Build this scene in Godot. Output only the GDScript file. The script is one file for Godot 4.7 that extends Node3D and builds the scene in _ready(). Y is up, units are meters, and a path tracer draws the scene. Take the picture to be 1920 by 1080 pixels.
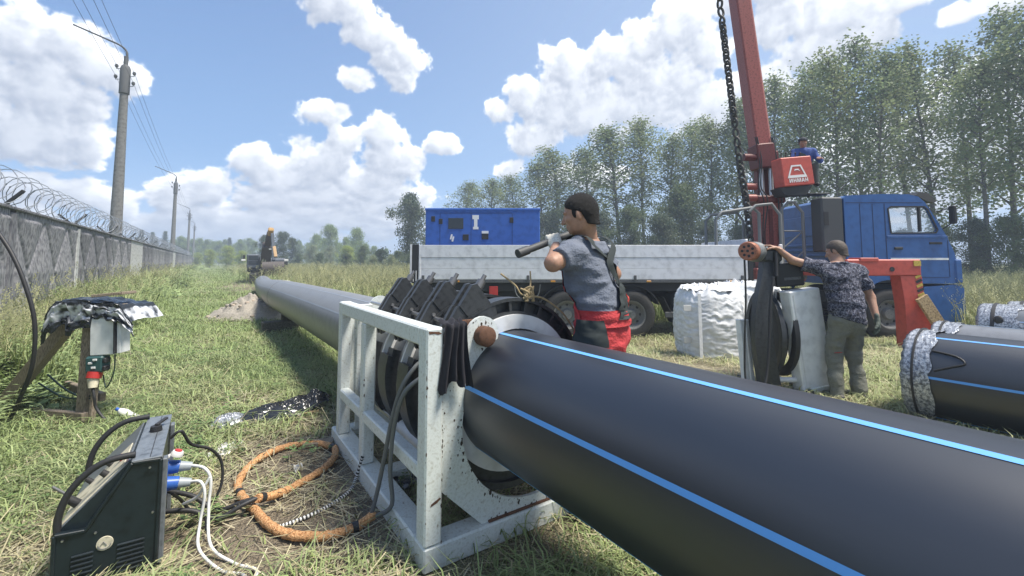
extends Node3D
# Lines of a field where two big black pipes are being joined. Metres, y up. PHI turns the "pipe frame" (x across the pipe, -z along it, away from the camera).
const EYE := 1.52
const PHI := 0.59515
const EXPOSURE := 3.0
var PF := Basis(Vector3.UP, PHI)
var M := {}
var T := {}
var rng := RandomNumberGenerator.new()
var gnoise := FastNoiseLite.new()


class MB:
	# collects triangles; xf is applied to everything that is added
	var v := PackedVector3Array()
	var n := PackedVector3Array()
	var uv := PackedVector2Array()
	var c := PackedColorArray()
	var ix := PackedInt32Array()
	var xf := Transform3D()
	var tint := Color(1, 1, 1)

	func vert(p: Vector3, nn: Vector3, t := Vector2.ZERO) -> int:
		v.append(xf * p)
		n.append((xf.basis * nn).normalized())
		uv.append(t)
		c.append(tint)
		return v.size() - 1

	func tri(i: int, j: int, k: int) -> void:
		var g := (v[k] - v[i]).cross(v[j] - v[i])
		if g.dot(n[i] + n[j] + n[k]) < 0.0:
			ix.append(i); ix.append(k); ix.append(j)
		else:
			ix.append(i); ix.append(j); ix.append(k)

	func face(p: PackedVector3Array, outward: Vector3) -> void:
		var nn := Vector3.ZERO
		for i in p.size():
			nn += p[i].cross(p[(i + 1) % p.size()])
		nn = nn.normalized()
		if nn.dot(outward) < 0.0:
			nn = -nn
		var b := v.size()
		for i in p.size():
			vert(p[i], nn, Vector2(p[i].x, p[i].y))
		for i in range(1, p.size() - 1):
			tri(b, b + i, b + i + 1)

	func box(o: Vector3, s: Vector3, bev := 0.0, b := Basis()) -> void:
		var keep := xf
		xf = xf * Transform3D(b, o)
		var h := s * 0.5
		var e: float = min(bev, min(h.x, min(h.y, h.z)) * 0.49)
		for ax in 3:
			for sg in [-1.0, 1.0]:
				var p := PackedVector3Array()
				for q in [Vector2(-1, -1), Vector2(1, -1), Vector2(1, 1), Vector2(-1, 1)]:
					var w := Vector3.ZERO
					w[ax] = sg * h[ax]
					w[(ax + 1) % 3] = q.x * (h[(ax + 1) % 3] - e)
					w[(ax + 2) % 3] = q.y * (h[(ax + 2) % 3] - e)
					p.append(w)
				var o2 := Vector3.ZERO
				o2[ax] = sg
				face(p, o2)
		if e > 0.0:
			for ax in 3:
				var u := (ax + 1) % 3
				var w2 := (ax + 2) % 3
				for su in [-1.0, 1.0]:
					for sw in [-1.0, 1.0]:
						var p := PackedVector3Array()
						for k in [[-1.0, 0], [1.0, 0], [1.0, 1], [-1.0, 1]]:
							var w := Vector3.ZERO
							w[ax] = k[0] * (h[ax] - e)
							w[u] = su * (h[u] - (0.0 if k[1] == 0 else e))
							w[w2] = sw * (h[w2] - (e if k[1] == 0 else 0.0))
							p.append(w)
						var o2 := Vector3.ZERO
						o2[u] = su
						o2[w2] = sw
						face(p, o2)
			for sx in [-1.0, 1.0]:
				for sy in [-1.0, 1.0]:
					for sz in [-1.0, 1.0]:
						face(PackedVector3Array([Vector3(sx * h.x, sy * (h.y - e), sz * (h.z - e)), Vector3(sx * (h.x - e), sy * h.y, sz * (h.z - e)), Vector3(sx * (h.x - e), sy * (h.y - e), sz * h.z)]), Vector3(sx, sy, sz))
		xf = keep

	func span(lo: Vector3, hi: Vector3, bev := 0.0) -> void:
		box((lo + hi) * 0.5, (hi - lo).abs(), bev)

	func bar(a: Vector3, b: Vector3, w: float, h: float, bev := 0.0, up := Vector3.UP) -> void:
		# a beam from a to b: w sideways, h along "up"
		var z := (b - a).normalized()
		var x := up.cross(z)
		if x.length() < 0.01:
			x = Vector3.RIGHT.cross(z)
		x = x.normalized()
		var y := z.cross(x)
		box((a + b) * 0.5, Vector3(w, h, a.distance_to(b)), bev, Basis(x, y, z))

	func grid(rows: Array, wrap := false, us := 1.0, vs := 1.0) -> void:
		var rr := rows.size()
		var cc: int = rows[0].size()
		var acc := PackedVector3Array()
		acc.resize(rr * cc)
		for i in rr - 1:
			for j in (cc if wrap else cc - 1):
				var j2 := (j + 1) % cc
				var g: Vector3 = (rows[i + 1][j2] - rows[i][j]).cross(rows[i][j2] - rows[i + 1][j])
				acc[i * cc + j] += g
				acc[i * cc + j2] += g
				acc[(i + 1) * cc + j] += g
				acc[(i + 1) * cc + j2] += g
		var b := v.size()
		for i in rr:
			for j in cc:
				vert(rows[i][j], acc[i * cc + j], Vector2(us * j / float(cc), vs * i / float(rr)))
		for i in rr - 1:
			for j in (cc if wrap else cc - 1):
				var j2 := (j + 1) % cc
				tri(b + i * cc + j, b + i * cc + j2, b + (i + 1) * cc + j2)
				tri(b + i * cc + j, b + (i + 1) * cc + j2, b + (i + 1) * cc + j)

	func tube(p: PackedVector3Array, rad, sides := 8, caps := true) -> void:
		var m := p.size()
		var t0 := (p[1] - p[0]).normalized()
		var x := t0.cross(Vector3.UP)
		if x.length() < 0.1:
			x = t0.cross(Vector3.RIGHT)
		x = x.normalized()
		var b := v.size()
		var run := 0.0
		for i in m:
			var t: Vector3 = (p[min(i + 1, m - 1)] - p[max(i - 1, 0)]).normalized()
			x = (x - t * x.dot(t)).normalized()
			var y := t.cross(x)
			var r: float = rad if rad is float else rad[i]
			if i > 0:
				run += p[i].distance_to(p[i - 1])
			for j in sides + 1:
				var a := TAU * j / sides
				var d := x * cos(a) + y * sin(a)
				vert(p[i] + d * r, d, Vector2(j / float(sides), run))
		for i in m - 1:
			for j in sides:
				var q := b + i * (sides + 1) + j
				tri(q, q + 1, q + sides + 2)
				tri(q, q + sides + 2, q + sides + 1)
		if caps:
			for e in [0, m - 1]:
				var ps := PackedVector3Array()
				var inv := xf.affine_inverse()
				for j in sides:
					ps.append(inv * v[b + e * (sides + 1) + j])
				face(ps, (p[0] - p[1]) if e == 0 else (p[m - 1] - p[m - 2]))

	func rod(a: Vector3, b: Vector3, r: float, r2 := -1.0, sides := 12, caps := true) -> void:
		tube(PackedVector3Array([a, b]), [r, r if r2 < 0.0 else r2], sides, caps)

	func lathe(pr: PackedVector2Array, sides := 24, at := Transform3D()) -> void:
		# profile of (radius, height) turned about y
		var keep := xf
		xf = xf * at
		var m := pr.size()
		for i in m - 1:
			var d := (pr[i + 1] - pr[i]).normalized()
			var nn := Vector2(d.y, -d.x)
			var na := nn
			var nb := nn
			if i > 0:
				var dp := (pr[i] - pr[i - 1]).normalized()
				var np := Vector2(dp.y, -dp.x)
				if np.dot(nn) > 0.75:
					na = (nn + np).normalized()
			if i < m - 2:
				var dq := (pr[i + 2] - pr[i + 1]).normalized()
				var nq := Vector2(dq.y, -dq.x)
				if nq.dot(nn) > 0.75:
					nb = (nn + nq).normalized()
			var b := v.size()
			for j in sides + 1:
				var a := TAU * j / sides
				var e := Vector3(cos(a), 0, sin(a))
				vert(e * pr[i].x + Vector3(0, pr[i].y, 0), e * na.x + Vector3(0, na.y, 0), Vector2(j / float(sides), pr[i].y))
				vert(e * pr[i + 1].x + Vector3(0, pr[i + 1].y, 0), e * nb.x + Vector3(0, nb.y, 0), Vector2(j / float(sides), pr[i + 1].y))
			for j in sides:
				var q := b + j * 2
				if pr[i].x > 1e-5:
					tri(q, q + 2, q + 1)
				if pr[i + 1].x > 1e-5:
					tri(q + 1, q + 2, q + 3)
		xf = keep

	func ball(o: Vector3, r: Vector3, sides := 14, b := Basis()) -> void:
		var rows := []
		var st := maxi(6, sides / 2)
		var base := v.size()
		for i in st + 1:
			var f := PI * i / st
			for j in sides + 1:
				var a := TAU * j / sides
				var d := Vector3(sin(f) * cos(a), cos(f), sin(f) * sin(a))
				vert(o + b * (d * r), b * (d / r), Vector2(j / float(sides), i / float(st)))
		for i in st:
			for j in sides:
				var q := base + i * (sides + 1) + j
				if i > 0:
					tri(q, q + 1, q + sides + 2)
				if i < st - 1:
					tri(q, q + sides + 2, q + sides + 1)

	func prism(poly: PackedVector2Array, z0: float, z1: float) -> void:
		# outline in x and y, pulled from z0 to z1; gentle corners are shaded round
		var p := poly
		if not Geometry2D.is_polygon_clockwise(p):
			p = p.duplicate()
			p.reverse()
		var tr := Geometry2D.triangulate_polygon(p)
		for k in 2:
			var b := v.size()
			for q in p:
				vert(Vector3(q.x, q.y, z0 if k == 0 else z1), Vector3(0, 0, (-1.0 if z0 < z1 else 1.0) if k == 0 else (1.0 if z0 < z1 else -1.0)), q)
			for i in tr.size() / 3:
				tri(b + tr[i * 3], b + tr[i * 3 + 1], b + tr[i * 3 + 2])
		var m := p.size()
		var nr := PackedVector2Array()
		for i in m:
			var d := (p[(i + 1) % m] - p[i]).normalized()
			nr.append(Vector2(-d.y, d.x))
		for i in m:
			var j := (i + 1) % m
			var na := nr[i]
			var nb := nr[i]
			if nr[(i + m - 1) % m].dot(nr[i]) > 0.8:
				na = (nr[i] + nr[(i + m - 1) % m]).normalized()
			if nr[j].dot(nr[i]) > 0.8:
				nb = (nr[i] + nr[j]).normalized()
			var b := v.size()
			vert(Vector3(p[i].x, p[i].y, z0), Vector3(na.x, na.y, 0), Vector2(p[i].x, z0))
			vert(Vector3(p[j].x, p[j].y, z0), Vector3(nb.x, nb.y, 0), Vector2(p[j].x, z0))
			vert(Vector3(p[j].x, p[j].y, z1), Vector3(nb.x, nb.y, 0), Vector2(p[j].x, z1))
			vert(Vector3(p[i].x, p[i].y, z1), Vector3(na.x, na.y, 0), Vector2(p[i].x, z1))
			tri(b, b + 1, b + 2)
			tri(b, b + 2, b + 3)

	func join(o: MB) -> void:
		var b := v.size()
		for i in o.v.size():
			v.append(xf * o.v[i])
			n.append((xf.basis * o.n[i]).normalized())
		uv.append_array(o.uv)
		c.append_array(o.c)
		for i in o.ix:
			ix.append(b + i)

	func mesh() -> ArrayMesh:
		var a := []
		a.resize(Mesh.ARRAY_MAX)
		a[Mesh.ARRAY_VERTEX] = v
		a[Mesh.ARRAY_NORMAL] = n
		a[Mesh.ARRAY_TEX_UV] = uv
		a[Mesh.ARRAY_COLOR] = c
		a[Mesh.ARRAY_INDEX] = ix
		var m := ArrayMesh.new()
		m.add_surface_from_arrays(Mesh.PRIMITIVE_TRIANGLES, a)
		return m


func arc(o: Vector2, r: float, a0: float, a1: float, steps: int) -> PackedVector2Array:
	var p := PackedVector2Array()
	for i in steps + 1:
		var a := deg_to_rad(lerpf(a0, a1, i / float(steps)))
		p.append(o + Vector2(cos(a), sin(a)) * r)
	return p


func smooth(ctrl: PackedVector3Array, per := 6) -> PackedVector3Array:
	# a soft curve through the points
	var p := PackedVector3Array()
	var m := ctrl.size()
	for i in m - 1:
		var a: Vector3 = ctrl[max(i - 1, 0)]
		var d: Vector3 = ctrl[min(i + 2, m - 1)]
		for k in per:
			p.append(ctrl[i].cubic_interpolate(ctrl[i + 1], a, d, k / float(per)))
	p.append(ctrl[m - 1])
	return p


func tag(o: Node3D, label: String, category: String, group := "") -> void:
	o.set_meta("label", label)
	o.set_meta("category", category)
	if group:
		o.set_meta("group", group)


func thing(called: String, label: String, category: String, at := Vector3.ZERO, turn := 0.0, group := "") -> Node3D:
	var o := Node3D.new()
	o.name = called
	add_child(o, true)
	o.position = at
	o.rotation.y = turn
	tag(o, label, category, group)
	return o


func obj(called: String, mb, material: Material, parent: Node3D = self, at := Vector3.ZERO) -> MeshInstance3D:
	var o := MeshInstance3D.new()
	o.name = called
	o.mesh = mb.mesh() if mb is MB else mb
	o.material_override = material
	o.position = at
	parent.add_child(o, true)
	return o


func lone(called: String, mb, material: Material, label: String, category: String, at := Vector3.ZERO, turn := 0.0, group := "") -> MeshInstance3D:
	var o := obj(called, mb, material, self, at)
	o.rotation.y = turn
	tag(o, label, category, group)
	return o


func structure(called: String, mb, material: Material, kind := "structure") -> MeshInstance3D:
	var o := obj(called, mb, material)
	o.set_meta("kind", kind)
	return o


func L(a: float, y: float, t: float) -> Vector3:
	return Vector3(a, y, -t)   # a point of the pipe frame


func W(a: float, y: float, t: float) -> Vector3:
	return PF * Vector3(a, y, -t)   # the same in the world


func pipe_thing(called: String, label: String, category: String, a0: float, t0: float) -> Node3D:
	return thing(called, label, category, W(a0, 0, t0), PHI)


func pmb(a0: float, t0: float) -> MB:
	# a builder that takes pipe-frame points for a thing based at (a0, t0)
	var m := MB.new()
	m.xf.origin = -L(a0, 0, t0)
	return m


func gy(x: float, z: float) -> float:
	# height of the ground
	var far := smoothstep(6.0, 9.2, -z) * smoothstep(-3.5, -1.0, x)
	var y := -0.2 * far
	var at := x * cos(PHI) - z * sin(PHI)
	y += 0.35 * smoothstep(-1.6, -3.2, at) * smoothstep(7.0, 12.0, -z) - 0.0
	y += gnoise.get_noise_2d(x * 0.6, z * 0.6) * 0.05 * smoothstep(3.0, 9.0, -z)
	y += gnoise.get_noise_2d(x * 4.0, z * 4.0) * 0.018
	return y


func lin(r: float, g: float, b: float, a := 1.0) -> Color:
	return Color(r, g, b, a).linear_to_srgb()


func noise_tex(seed_: int, freq: float, oct: int, stops: Array, size := 512, kind := FastNoiseLite.TYPE_SIMPLEX_SMOOTH) -> NoiseTexture2D:
	var f := FastNoiseLite.new()
	f.seed = seed_
	f.noise_type = kind
	f.frequency = freq
	f.fractal_octaves = oct
	var t := NoiseTexture2D.new()
	t.width = size
	t.height = size
	t.seamless = true
	t.noise = f
	if stops.size():
		var g := Gradient.new()
		var off := PackedFloat32Array()
		var col := PackedColorArray()
		for s in stops:
			off.append(s[0])
			col.append(s[1])
		g.offsets = off
		g.colors = col
		t.color_ramp = g
	return t


func mat(key: String, col: Color, rough := 0.7, metal := 0.0, tex = null, scale := 1.0, world := false) -> StandardMaterial3D:
	var m := StandardMaterial3D.new()
	m.resource_name = key
	m.albedo_color = col.linear_to_srgb()
	m.roughness = rough
	m.metallic = metal
	if tex:
		m.albedo_texture = tex
		m.uv1_triplanar = true
		m.uv1_world_triplanar = world
		m.uv1_scale = Vector3.ONE * scale
	M[key] = m
	return m


func relief(m: StandardMaterial3D, tex: Texture2D, cm: float) -> void:
	m.heightmap_enabled = true
	m.heightmap_texture = tex
	m.heightmap_scale = cm


# ---------------------------------------------------------------- sky
# cumulus clouds: azimuth, elevation and half sizes, in degrees
const CLOUDS := [
	-48.9,19.1,2.6,3.9, -46.3,19.3,2.1,2.4, -44.1,17.9,2.6,2.7, -41.3,17.2,2.0,2.2, -46.7,14.9,4.2,4.0, -47.5,11.0,4.5,3.2, -43.7,10.8,1.9,2.2, -51.3,14.5,3.5,6.8, -47.2,6.4,3.0,1.4, -44.2,6.1,3.0,1.7,
	-41.7,5.3,2.0,1.8, -48.4,4.0,3.9,1.8, -37.1,6.5,2.7,2.4, -34.4,7.5,2.9,2.5, -36.5,3.8,4.2,2.2, -30.1,11.1,2.4,2.0, -27.9,9.6,4.2,3.0, -23.5,11.2,4.8,3.4, -20.6,14.5,2.5,1.8, -16.5,15.1,3.2,2.5,
	-15.5,12.3,3.9,2.9, -8.9,14.7,2.9,1.3, -23.3,6.5,12.5,3.7, -17.3,9.0,5.8,3.2, -30.3,4.0,11.2,2.4, -12.8,7.9,3.3,1.7, -23.0,17.2,3.1,1.7, -21.6,28.8,5.7,2.4, -17.8,26.6,3.9,2.4,
	-14.8,24.4,3.3,2.5, -14.1,21.8,2.0,1.7, -19.8,21.5,2.0,1.4, -24.1,30.4,4.9,2.0, -1.7,19.0,1.7,1.5, 1.7,20.6,3.1,2.8, 7.0,23.8,4.1,2.9, 12.4,24.3,4.0,2.6, 17.4,26.1,3.8,2.5, 21.2,27.2,4.2,3.1,
	24.4,24.0,2.3,3.2, 9.0,19.1,9.2,4.6, 18.2,20.2,8.3,4.7, 25.4,17.6,5.4,4.0, 2.8,15.8,4.1,2.3, 30.9,19.0,3.0,2.7, 32.7,25.4,4.3,2.9, 37.5,24.6,5.0,2.1, 35.0,21.6,4.0,2.5, 39.9,22.0,2.4,1.6,
	42.1,24.1,3.0,1.1, 46.1,21.6,1.7,0.9, 48.7,22.1,2.6,1.6, 31.3,29.2,5.8,3.2, -0.7,11.7,1.9,1.3, -16.0,4.2,4.5,2.0, 40.0,9.0,11.0,5.0, 9.6,10.6,6.0,1.6, 47.0,14.0,5.0,4.0]
var cn := FastNoiseLite.new()
var cb := FastNoiseLite.new()


func cloud_base(az: float, el: float, blobs: PackedFloat32Array) -> float:
	var best := -1.0
	for i in range(0, blobs.size(), 4):
		var dx := (az - blobs[i]) / blobs[i + 2]
		if dx > 1.6 or dx < -1.6:
			continue
		var dy := (el - blobs[i + 1]) / blobs[i + 3]
		if dy > 1.6 or dy < -1.6:
			continue
		var d := 1.0 - sqrt(dx * dx + dy * dy)
		if d > best:
			best += (d - best) * 1.0
	return best


func paint_sky(im: Image, px0: int, py0: int, w: int, h: int, per_deg: float, blobs: PackedFloat32Array, sun_az: float) -> void:
	# im: filled w by h pixels; px0, py0: its corner in the whole panorama, whose scale is per_deg
	var st := maxi(1, int(per_deg / 1.6))
	var cw := w / st + 3
	var ch := h / st + 3
	var low := PackedFloat32Array()
	low.resize(cw * ch)
	for j in ch:
		var el := 90.0 - (py0 + j * st) / per_deg
		for i in cw:
			low[j * cw + i] = cloud_base((px0 + i * st) / per_deg - 180.0, el, blobs)
	var den := PackedFloat32Array()
	den.resize(w * h)
	for j in h:
		var el := 90.0 - (py0 + j) / per_deg
		var cj := j / st
		var fj := (j % st) / float(st)
		for i in w:
			var ci := i / st
			var fi := (i % st) / float(st)
			var o := cj * cw + ci
			var b := lerpf(lerpf(low[o], low[o + 1], fi), lerpf(low[o + cw], low[o + cw + 1], fi), fj)
			if b < -0.62:
				den[j * w + i] = -1.0
				continue
			var az := (px0 + i) / per_deg - 180.0
			var e2 := el if el > 9.0 else 9.0 - (9.0 - el) * 2.0
			den[j * w + i] = minf(b * 1.25, 0.75) + 0.78 * cn.get_noise_2d(az, e2) - 0.34 * (cb.get_noise_2d(az, e2) + 0.55)
	var s1 := int(per_deg * 0.55)
	var s2 := int(per_deg * 1.5)
	var s3 := int(per_deg * 3.2)
	for j in h:
		var el := 90.0 - (py0 + j) / per_deg
		var hz := pow(clampf(1.0 - el / 34.0, 0.0, 1.0), 1.5)
		var sky := Color(0.084, 0.148, 0.285).lerp(Color(0.165, 0.285, 0.455), hz)
		sky = sky.lerp(Color(0.37, 0.455, 0.55), pow(clampf(1.0 - el / 13.0, 0.0, 1.0), 2.0) * 0.8)
		for i in w:
			var d := den[j * w + i]
			var az := (px0 + i) / per_deg - 180.0
			var da := absf(az - sun_az)
			if da > 180.0:
				da = 360.0 - da
			var warm := 0.30 * exp(-da * da / 2200.0) 
			var c := sky.lerp(Color(0.42, 0.49, 0.58), warm)
			if d > -0.12:
				var a := smoothstep(-0.10, 0.22, d)
				var lean := 1 if az < sun_az else -1
				var up1 := clampf(den[maxi(j - s1, 0) * w + clampi(i + lean * s1 / 2, 0, w - 1)], 0.0, 0.6)
				var up2 := clampf(den[maxi(j - s2, 0) * w + clampi(i + lean * s2 / 2, 0, w - 1)], 0.0, 0.6)
				var up3 := clampf(den[maxi(j - s3, 0) * w + clampi(i + lean * s3 / 3, 0, w - 1)], 0.0, 0.6)
				var thick := 0.3 * clampf(d, 0.0, 0.6) + 0.55 * up1 + 0.75 * up2 + 0.8 * up3
				var lit := exp(-1.9 * thick)
				var detail := 0.5 + 0.5 * clampf((d - up1) * 2.4, -1.0, 1.0)
				var g := Color(0.235, 0.262, 0.315).lerp(Color(0.76, 0.765, 0.77), clampf(lit * 0.84 + (detail - 0.45) * 0.30 + warm * 0.35, 0.0, 1.0))
				c = c.lerp(g, a * (0.96 - 0.25 * smoothstep(6.0, 1.0, el)))
			c = Color(minf(c.r, 1.0), minf(c.g, 1.0), minf(c.b, 1.0))
			im.set_pixel(i, j, c.linear_to_srgb())


func make_sky() -> PanoramaSkyMaterial:
	cn.seed = 11
	cn.noise_type = FastNoiseLite.TYPE_SIMPLEX_SMOOTH
	cn.frequency = 0.22
	cn.fractal_octaves = 6
	cn.fractal_gain = 0.60
	cb.seed = 5
	cb.noise_type = FastNoiseLite.TYPE_CELLULAR
	cb.cellular_return_type = FastNoiseLite.RETURN_DISTANCE
	cb.frequency = 0.50
	cb.fractal_octaves = 4
	cb.fractal_gain = 0.5
	cb.domain_warp_enabled = true
	cb.domain_warp_amplitude = 1.2
	cb.domain_warp_frequency = 0.5
	var blobs := PackedFloat32Array(CLOUDS)
	var r := RandomNumberGenerator.new()
	r.seed = 77
	# the rest of the sky carries the same fair-weather clouds
	for k in 46:
		var az := r.randf_range(62.0, 298.0)
		if az > 180.0:
			az -= 360.0
		var el := r.randf_range(4.0, 38.0)
		var s := r.randf_range(3.0, 8.0) * (0.6 + el / 40.0)
		for q in 4:
			blobs.append_array(PackedFloat32Array([az + r.randf_range(-1.3, 1.3) * s, el + r.randf_range(-0.15, 0.4) * s, s * r.randf_range(0.6, 1.0), s * r.randf_range(0.35, 0.55)]))
	for k in 12:
		blobs.append_array(PackedFloat32Array([r.randf_range(-170.0, 170.0), r.randf_range(44.0, 72.0), r.randf_range(9.0, 20.0), r.randf_range(3.0, 6.0)]))
	var lowres := Image.create_empty(1024, 256, false, Image.FORMAT_RGB8)
	paint_sky(lowres, 0, 0, 1024, 256, 1024.0 / 360.0, blobs, 34.0)
	var all := Image.create_empty(4096, 2048, false, Image.FORMAT_RGB8)
	all.fill(Color(0.16, 0.17, 0.13).linear_to_srgb())
	lowres.resize(4096, 1024, Image.INTERPOLATE_CUBIC)
	all.blit_rect(lowres, Rect2i(0, 0, 4096, 1024), Vector2i.ZERO)
	var per := 4096.0 / 360.0
	var x0 := int((180.0 - 58.0) * per)
	var y0 := int((90.0 - 37.0) * per)
	var near := Image.create_empty(int(116.0 * per), 1024 - y0, false, Image.FORMAT_RGB8)
	paint_sky(near, x0, y0, near.get_width(), near.get_height(), per, blobs, 34.0)
	all.blit_rect(near, Rect2i(0, 0, near.get_width(), near.get_height()), Vector2i(x0, y0))
	var turned := Image.create_empty(4096, 2048, false, Image.FORMAT_RGB8)   # Godot puts -z at the image's edge
	turned.blit_rect(all, Rect2i(2048, 0, 2048, 2048), Vector2i.ZERO)
	turned.blit_rect(all, Rect2i(0, 0, 2048, 2048), Vector2i(2048, 0))
	var p := PanoramaSkyMaterial.new()
	p.panorama = ImageTexture.create_from_image(turned)
	return p


func make_world() -> void:
	var cam := Camera3D.new()
	cam.name = "camera"
	cam.projection = Camera3D.PROJECTION_FRUSTUM
	cam.near = 0.05
	cam.far = 1500.0
	cam.size = 2.0 * 0.05 * 540.0 / 840.0
	cam.frustum_offset = Vector2(0, -0.05 * 110.0 / 840.0)
	cam.position = Vector3(0, EYE, 0)
	cam.rotation_degrees.x = 4.0
	add_child(cam)
	var sky := Sky.new()
	sky.sky_material = make_sky()
	var e := Environment.new()
	e.background_mode = Environment.BG_SKY
	e.sky = sky
	e.background_energy_multiplier = 0.80
	e.tonemap_mode = Environment.TONE_MAPPER_LINEAR
	e.tonemap_exposure = EXPOSURE
	e.sdfgi_enabled = true
	e.ssao_enabled = true
	e.ssil_enabled = true
	e.fog_enabled = true
	e.fog_density = 0.0030
	e.fog_light_color = Color(0.86, 0.92, 1.0)
	var we := WorldEnvironment.new()
	we.name = "environment"
	we.environment = e
	add_child(we)
	var sun := DirectionalLight3D.new()
	sun.name = "sun"
	sun.light_energy = 0.76
	sun.light_color = Color(1.0, 0.97, 0.92)
	sun.light_angular_distance = 14.0
	sun.shadow_enabled = true
	sun.position = Vector3(0, 30, 0)
	add_child(sun)
	sun.look_at_from_position(Vector3(0, 30, 0), Vector3(0, 30, 0) - Vector3(0.42, 0.89, 0.12), Vector3.UP)


# ---------------------------------------------------------------- materials
func leafy(key: String, c: Color, through := 0.95) -> void:
	var m := mat(key, c, 0.6)
	m.vertex_color_use_as_albedo = true
	m.backlight_enabled = true
	m.backlight = Color(through, through, through)


func make_materials() -> void:
	var grey := func(a: float) -> Color: return Color(a, a, a)
	T.bumpy = noise_tex(21, 0.06, 5, [], 512)
	T.fine = noise_tex(22, 0.25, 3, [], 512)
	T.grunge = noise_tex(23, 0.02, 6, [[0.0, grey.call(0.62)], [0.35, grey.call(0.9)], [0.7, grey.call(1.0)], [1.0, grey.call(0.82)]], 512)
	T.soft = noise_tex(24, 0.012, 4, [[0.0, grey.call(0.86)], [0.5, grey.call(0.97)], [1.0, grey.call(1.0)]], 512)
	leafy("leaf_birch", Color(0.235, 0.285, 0.150))
	leafy("leaf_birch_pale", Color(0.285, 0.335, 0.170))
	leafy("leaf_dark", Color(0.120, 0.155, 0.090), 0.85)
	leafy("leaf_bush", Color(0.150, 0.195, 0.090))
	leafy("leaf_far", Color(0.270, 0.350, 0.110))
	leafy("leaf_lime", Color(0.400, 0.470, 0.110))
	leafy("leaf_willow", Color(0.330, 0.370, 0.230))
	mat("bark", Color(0.17, 0.155, 0.135), 0.9, 0.0, T.grunge, 0.6)
	T.scuff = noise_tex(29, 0.02, 6, [[0.0, Color(0.84, 0.84, 0.85)], [0.5, Color(0.90, 0.90, 0.91)], [0.8, Color(0.93, 0.93, 0.93)], [1.0, Color(1, 1, 0.99)]], 1024)
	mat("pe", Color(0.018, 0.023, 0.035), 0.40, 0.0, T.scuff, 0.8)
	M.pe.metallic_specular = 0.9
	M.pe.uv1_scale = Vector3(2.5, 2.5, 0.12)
	mat("pe_far_sheen", Color(0.19, 0.197, 0.205), 0.38, 0.0, T.soft, 1.0)  # same black plastic; the grey is reflected sky put into the colour
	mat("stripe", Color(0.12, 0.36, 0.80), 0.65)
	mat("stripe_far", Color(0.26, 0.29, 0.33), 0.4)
	T.chipped = noise_tex(31, 0.018, 6, [[0.0, Color(0.30, 0.20, 0.13)], [0.07, Color(0.42, 0.30, 0.22)], [0.095, Color(0.86, 0.86, 0.83)], [0.5, Color(0.97, 0.98, 0.97)], [0.85, Color(0.90, 0.91, 0.89)], [1.0, Color(0.74, 0.73, 0.68)]], 1024)
	mat("paint_worn", Color(0.72, 0.75, 0.75), 0.5, 0.0, T.chipped, 1.6)
	mat("paint_white", Color(0.78, 0.80, 0.80), 0.4, 0.0, T.soft, 1.0)
	mat("rust", Color(0.13, 0.062, 0.035), 0.85, 0.0, T.grunge, 3.0)
	mat("black_iron", Color(0.042, 0.046, 0.050), 0.42, 0.0, T.grunge, 2.0)
	mat("marker", Color(0.55, 0.25, 0.03), 0.3)
	mat("chip", Color(0.060, 0.040, 0.028), 0.9, 0.0, T.grunge, 8.0)
	mat("steel", Color(0.50, 0.50, 0.50), 0.35, 0.9)
	mat("steel_dark", Color(0.20, 0.20, 0.20), 0.5, 0.7)
	mat("liner", Color(0.70, 0.71, 0.71), 0.5, 0.0, T.soft, 1.0)
	mat("red_paint", Color(0.48, 0.035, 0.030), 0.45, 0.0, T.soft, 1.0)
	mat("rubber", Color(0.022, 0.022, 0.023), 0.55)
	mat("rubber_grey", Color(0.13, 0.14, 0.145), 0.6)
	mat("stone", Color(0.045, 0.046, 0.055), 0.8)
	mat("stone_pale", Color(0.22, 0.22, 0.24), 0.8)
	mat("rag", Color(0.012, 0.012, 0.018), 0.9)
	M.rag.rim_enabled = true
	M.rag.rim = 0.3
	mat("rope", Color(0.35, 0.27, 0.15), 0.9)
	T.sleeve = noise_tex(33, 0.03, 5, [[0.0, Color(0.30, 0.20, 0.13)], [0.25, Color(0.75, 0.62, 0.5)], [0.6, Color(1, 1, 1)], [1.0, Color(1, 0.9, 0.8)]], 512)
	mat("orange", Color(0.74, 0.45, 0.22), 0.7, 0.0, T.sleeve, 4.0)
	relief(M.orange, T.bumpy, 0.8)
	mat("vertex", Color.WHITE, 0.55)
	M.vertex.vertex_color_use_as_albedo = true
	mat("unit_green", Color(0.011, 0.019, 0.024), 0.35, 0.0, T.grunge, 1.2)
	mat("unit_top", Color(0.16, 0.18, 0.20), 0.38, 0.0, T.grunge, 1.5)
	mat("cream", Color(0.66, 0.61, 0.46), 0.5, 0.0, T.grunge, 2.0)
	mat("grey_print", Color(0.2, 0.2, 0.2), 0.6)
	mat("blue_plastic", Color(0.030, 0.11, 0.42), 0.35)
	mat("grey_plastic", Color(0.30, 0.33, 0.36), 0.45)
	mat("white_plastic", Color(0.72, 0.72, 0.70), 0.45)
	T.wood = noise_tex(35, 0.03, 4, [[0.0, Color(0.45, 0.42, 0.38)], [0.5, Color(0.85, 0.82, 0.78)], [1.0, Color(1, 1, 1)]], 512)
	mat("wood_dark", Color(0.10, 0.105, 0.085), 0.85, 0.0, T.wood, 1.5)
	mat("wood_grey", Color(0.36, 0.31, 0.25), 0.85, 0.0, T.wood, 1.5)
	M.wood_grey.uv1_scale = Vector3(6, 1.2, 6)
	mat("wood_new", Color(0.52, 0.40, 0.23), 0.75, 0.0, T.wood, 1.5)
	mat("skin", Color(0.40, 0.225, 0.150), 0.55, 0.0, T.soft, 6.0)
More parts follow.
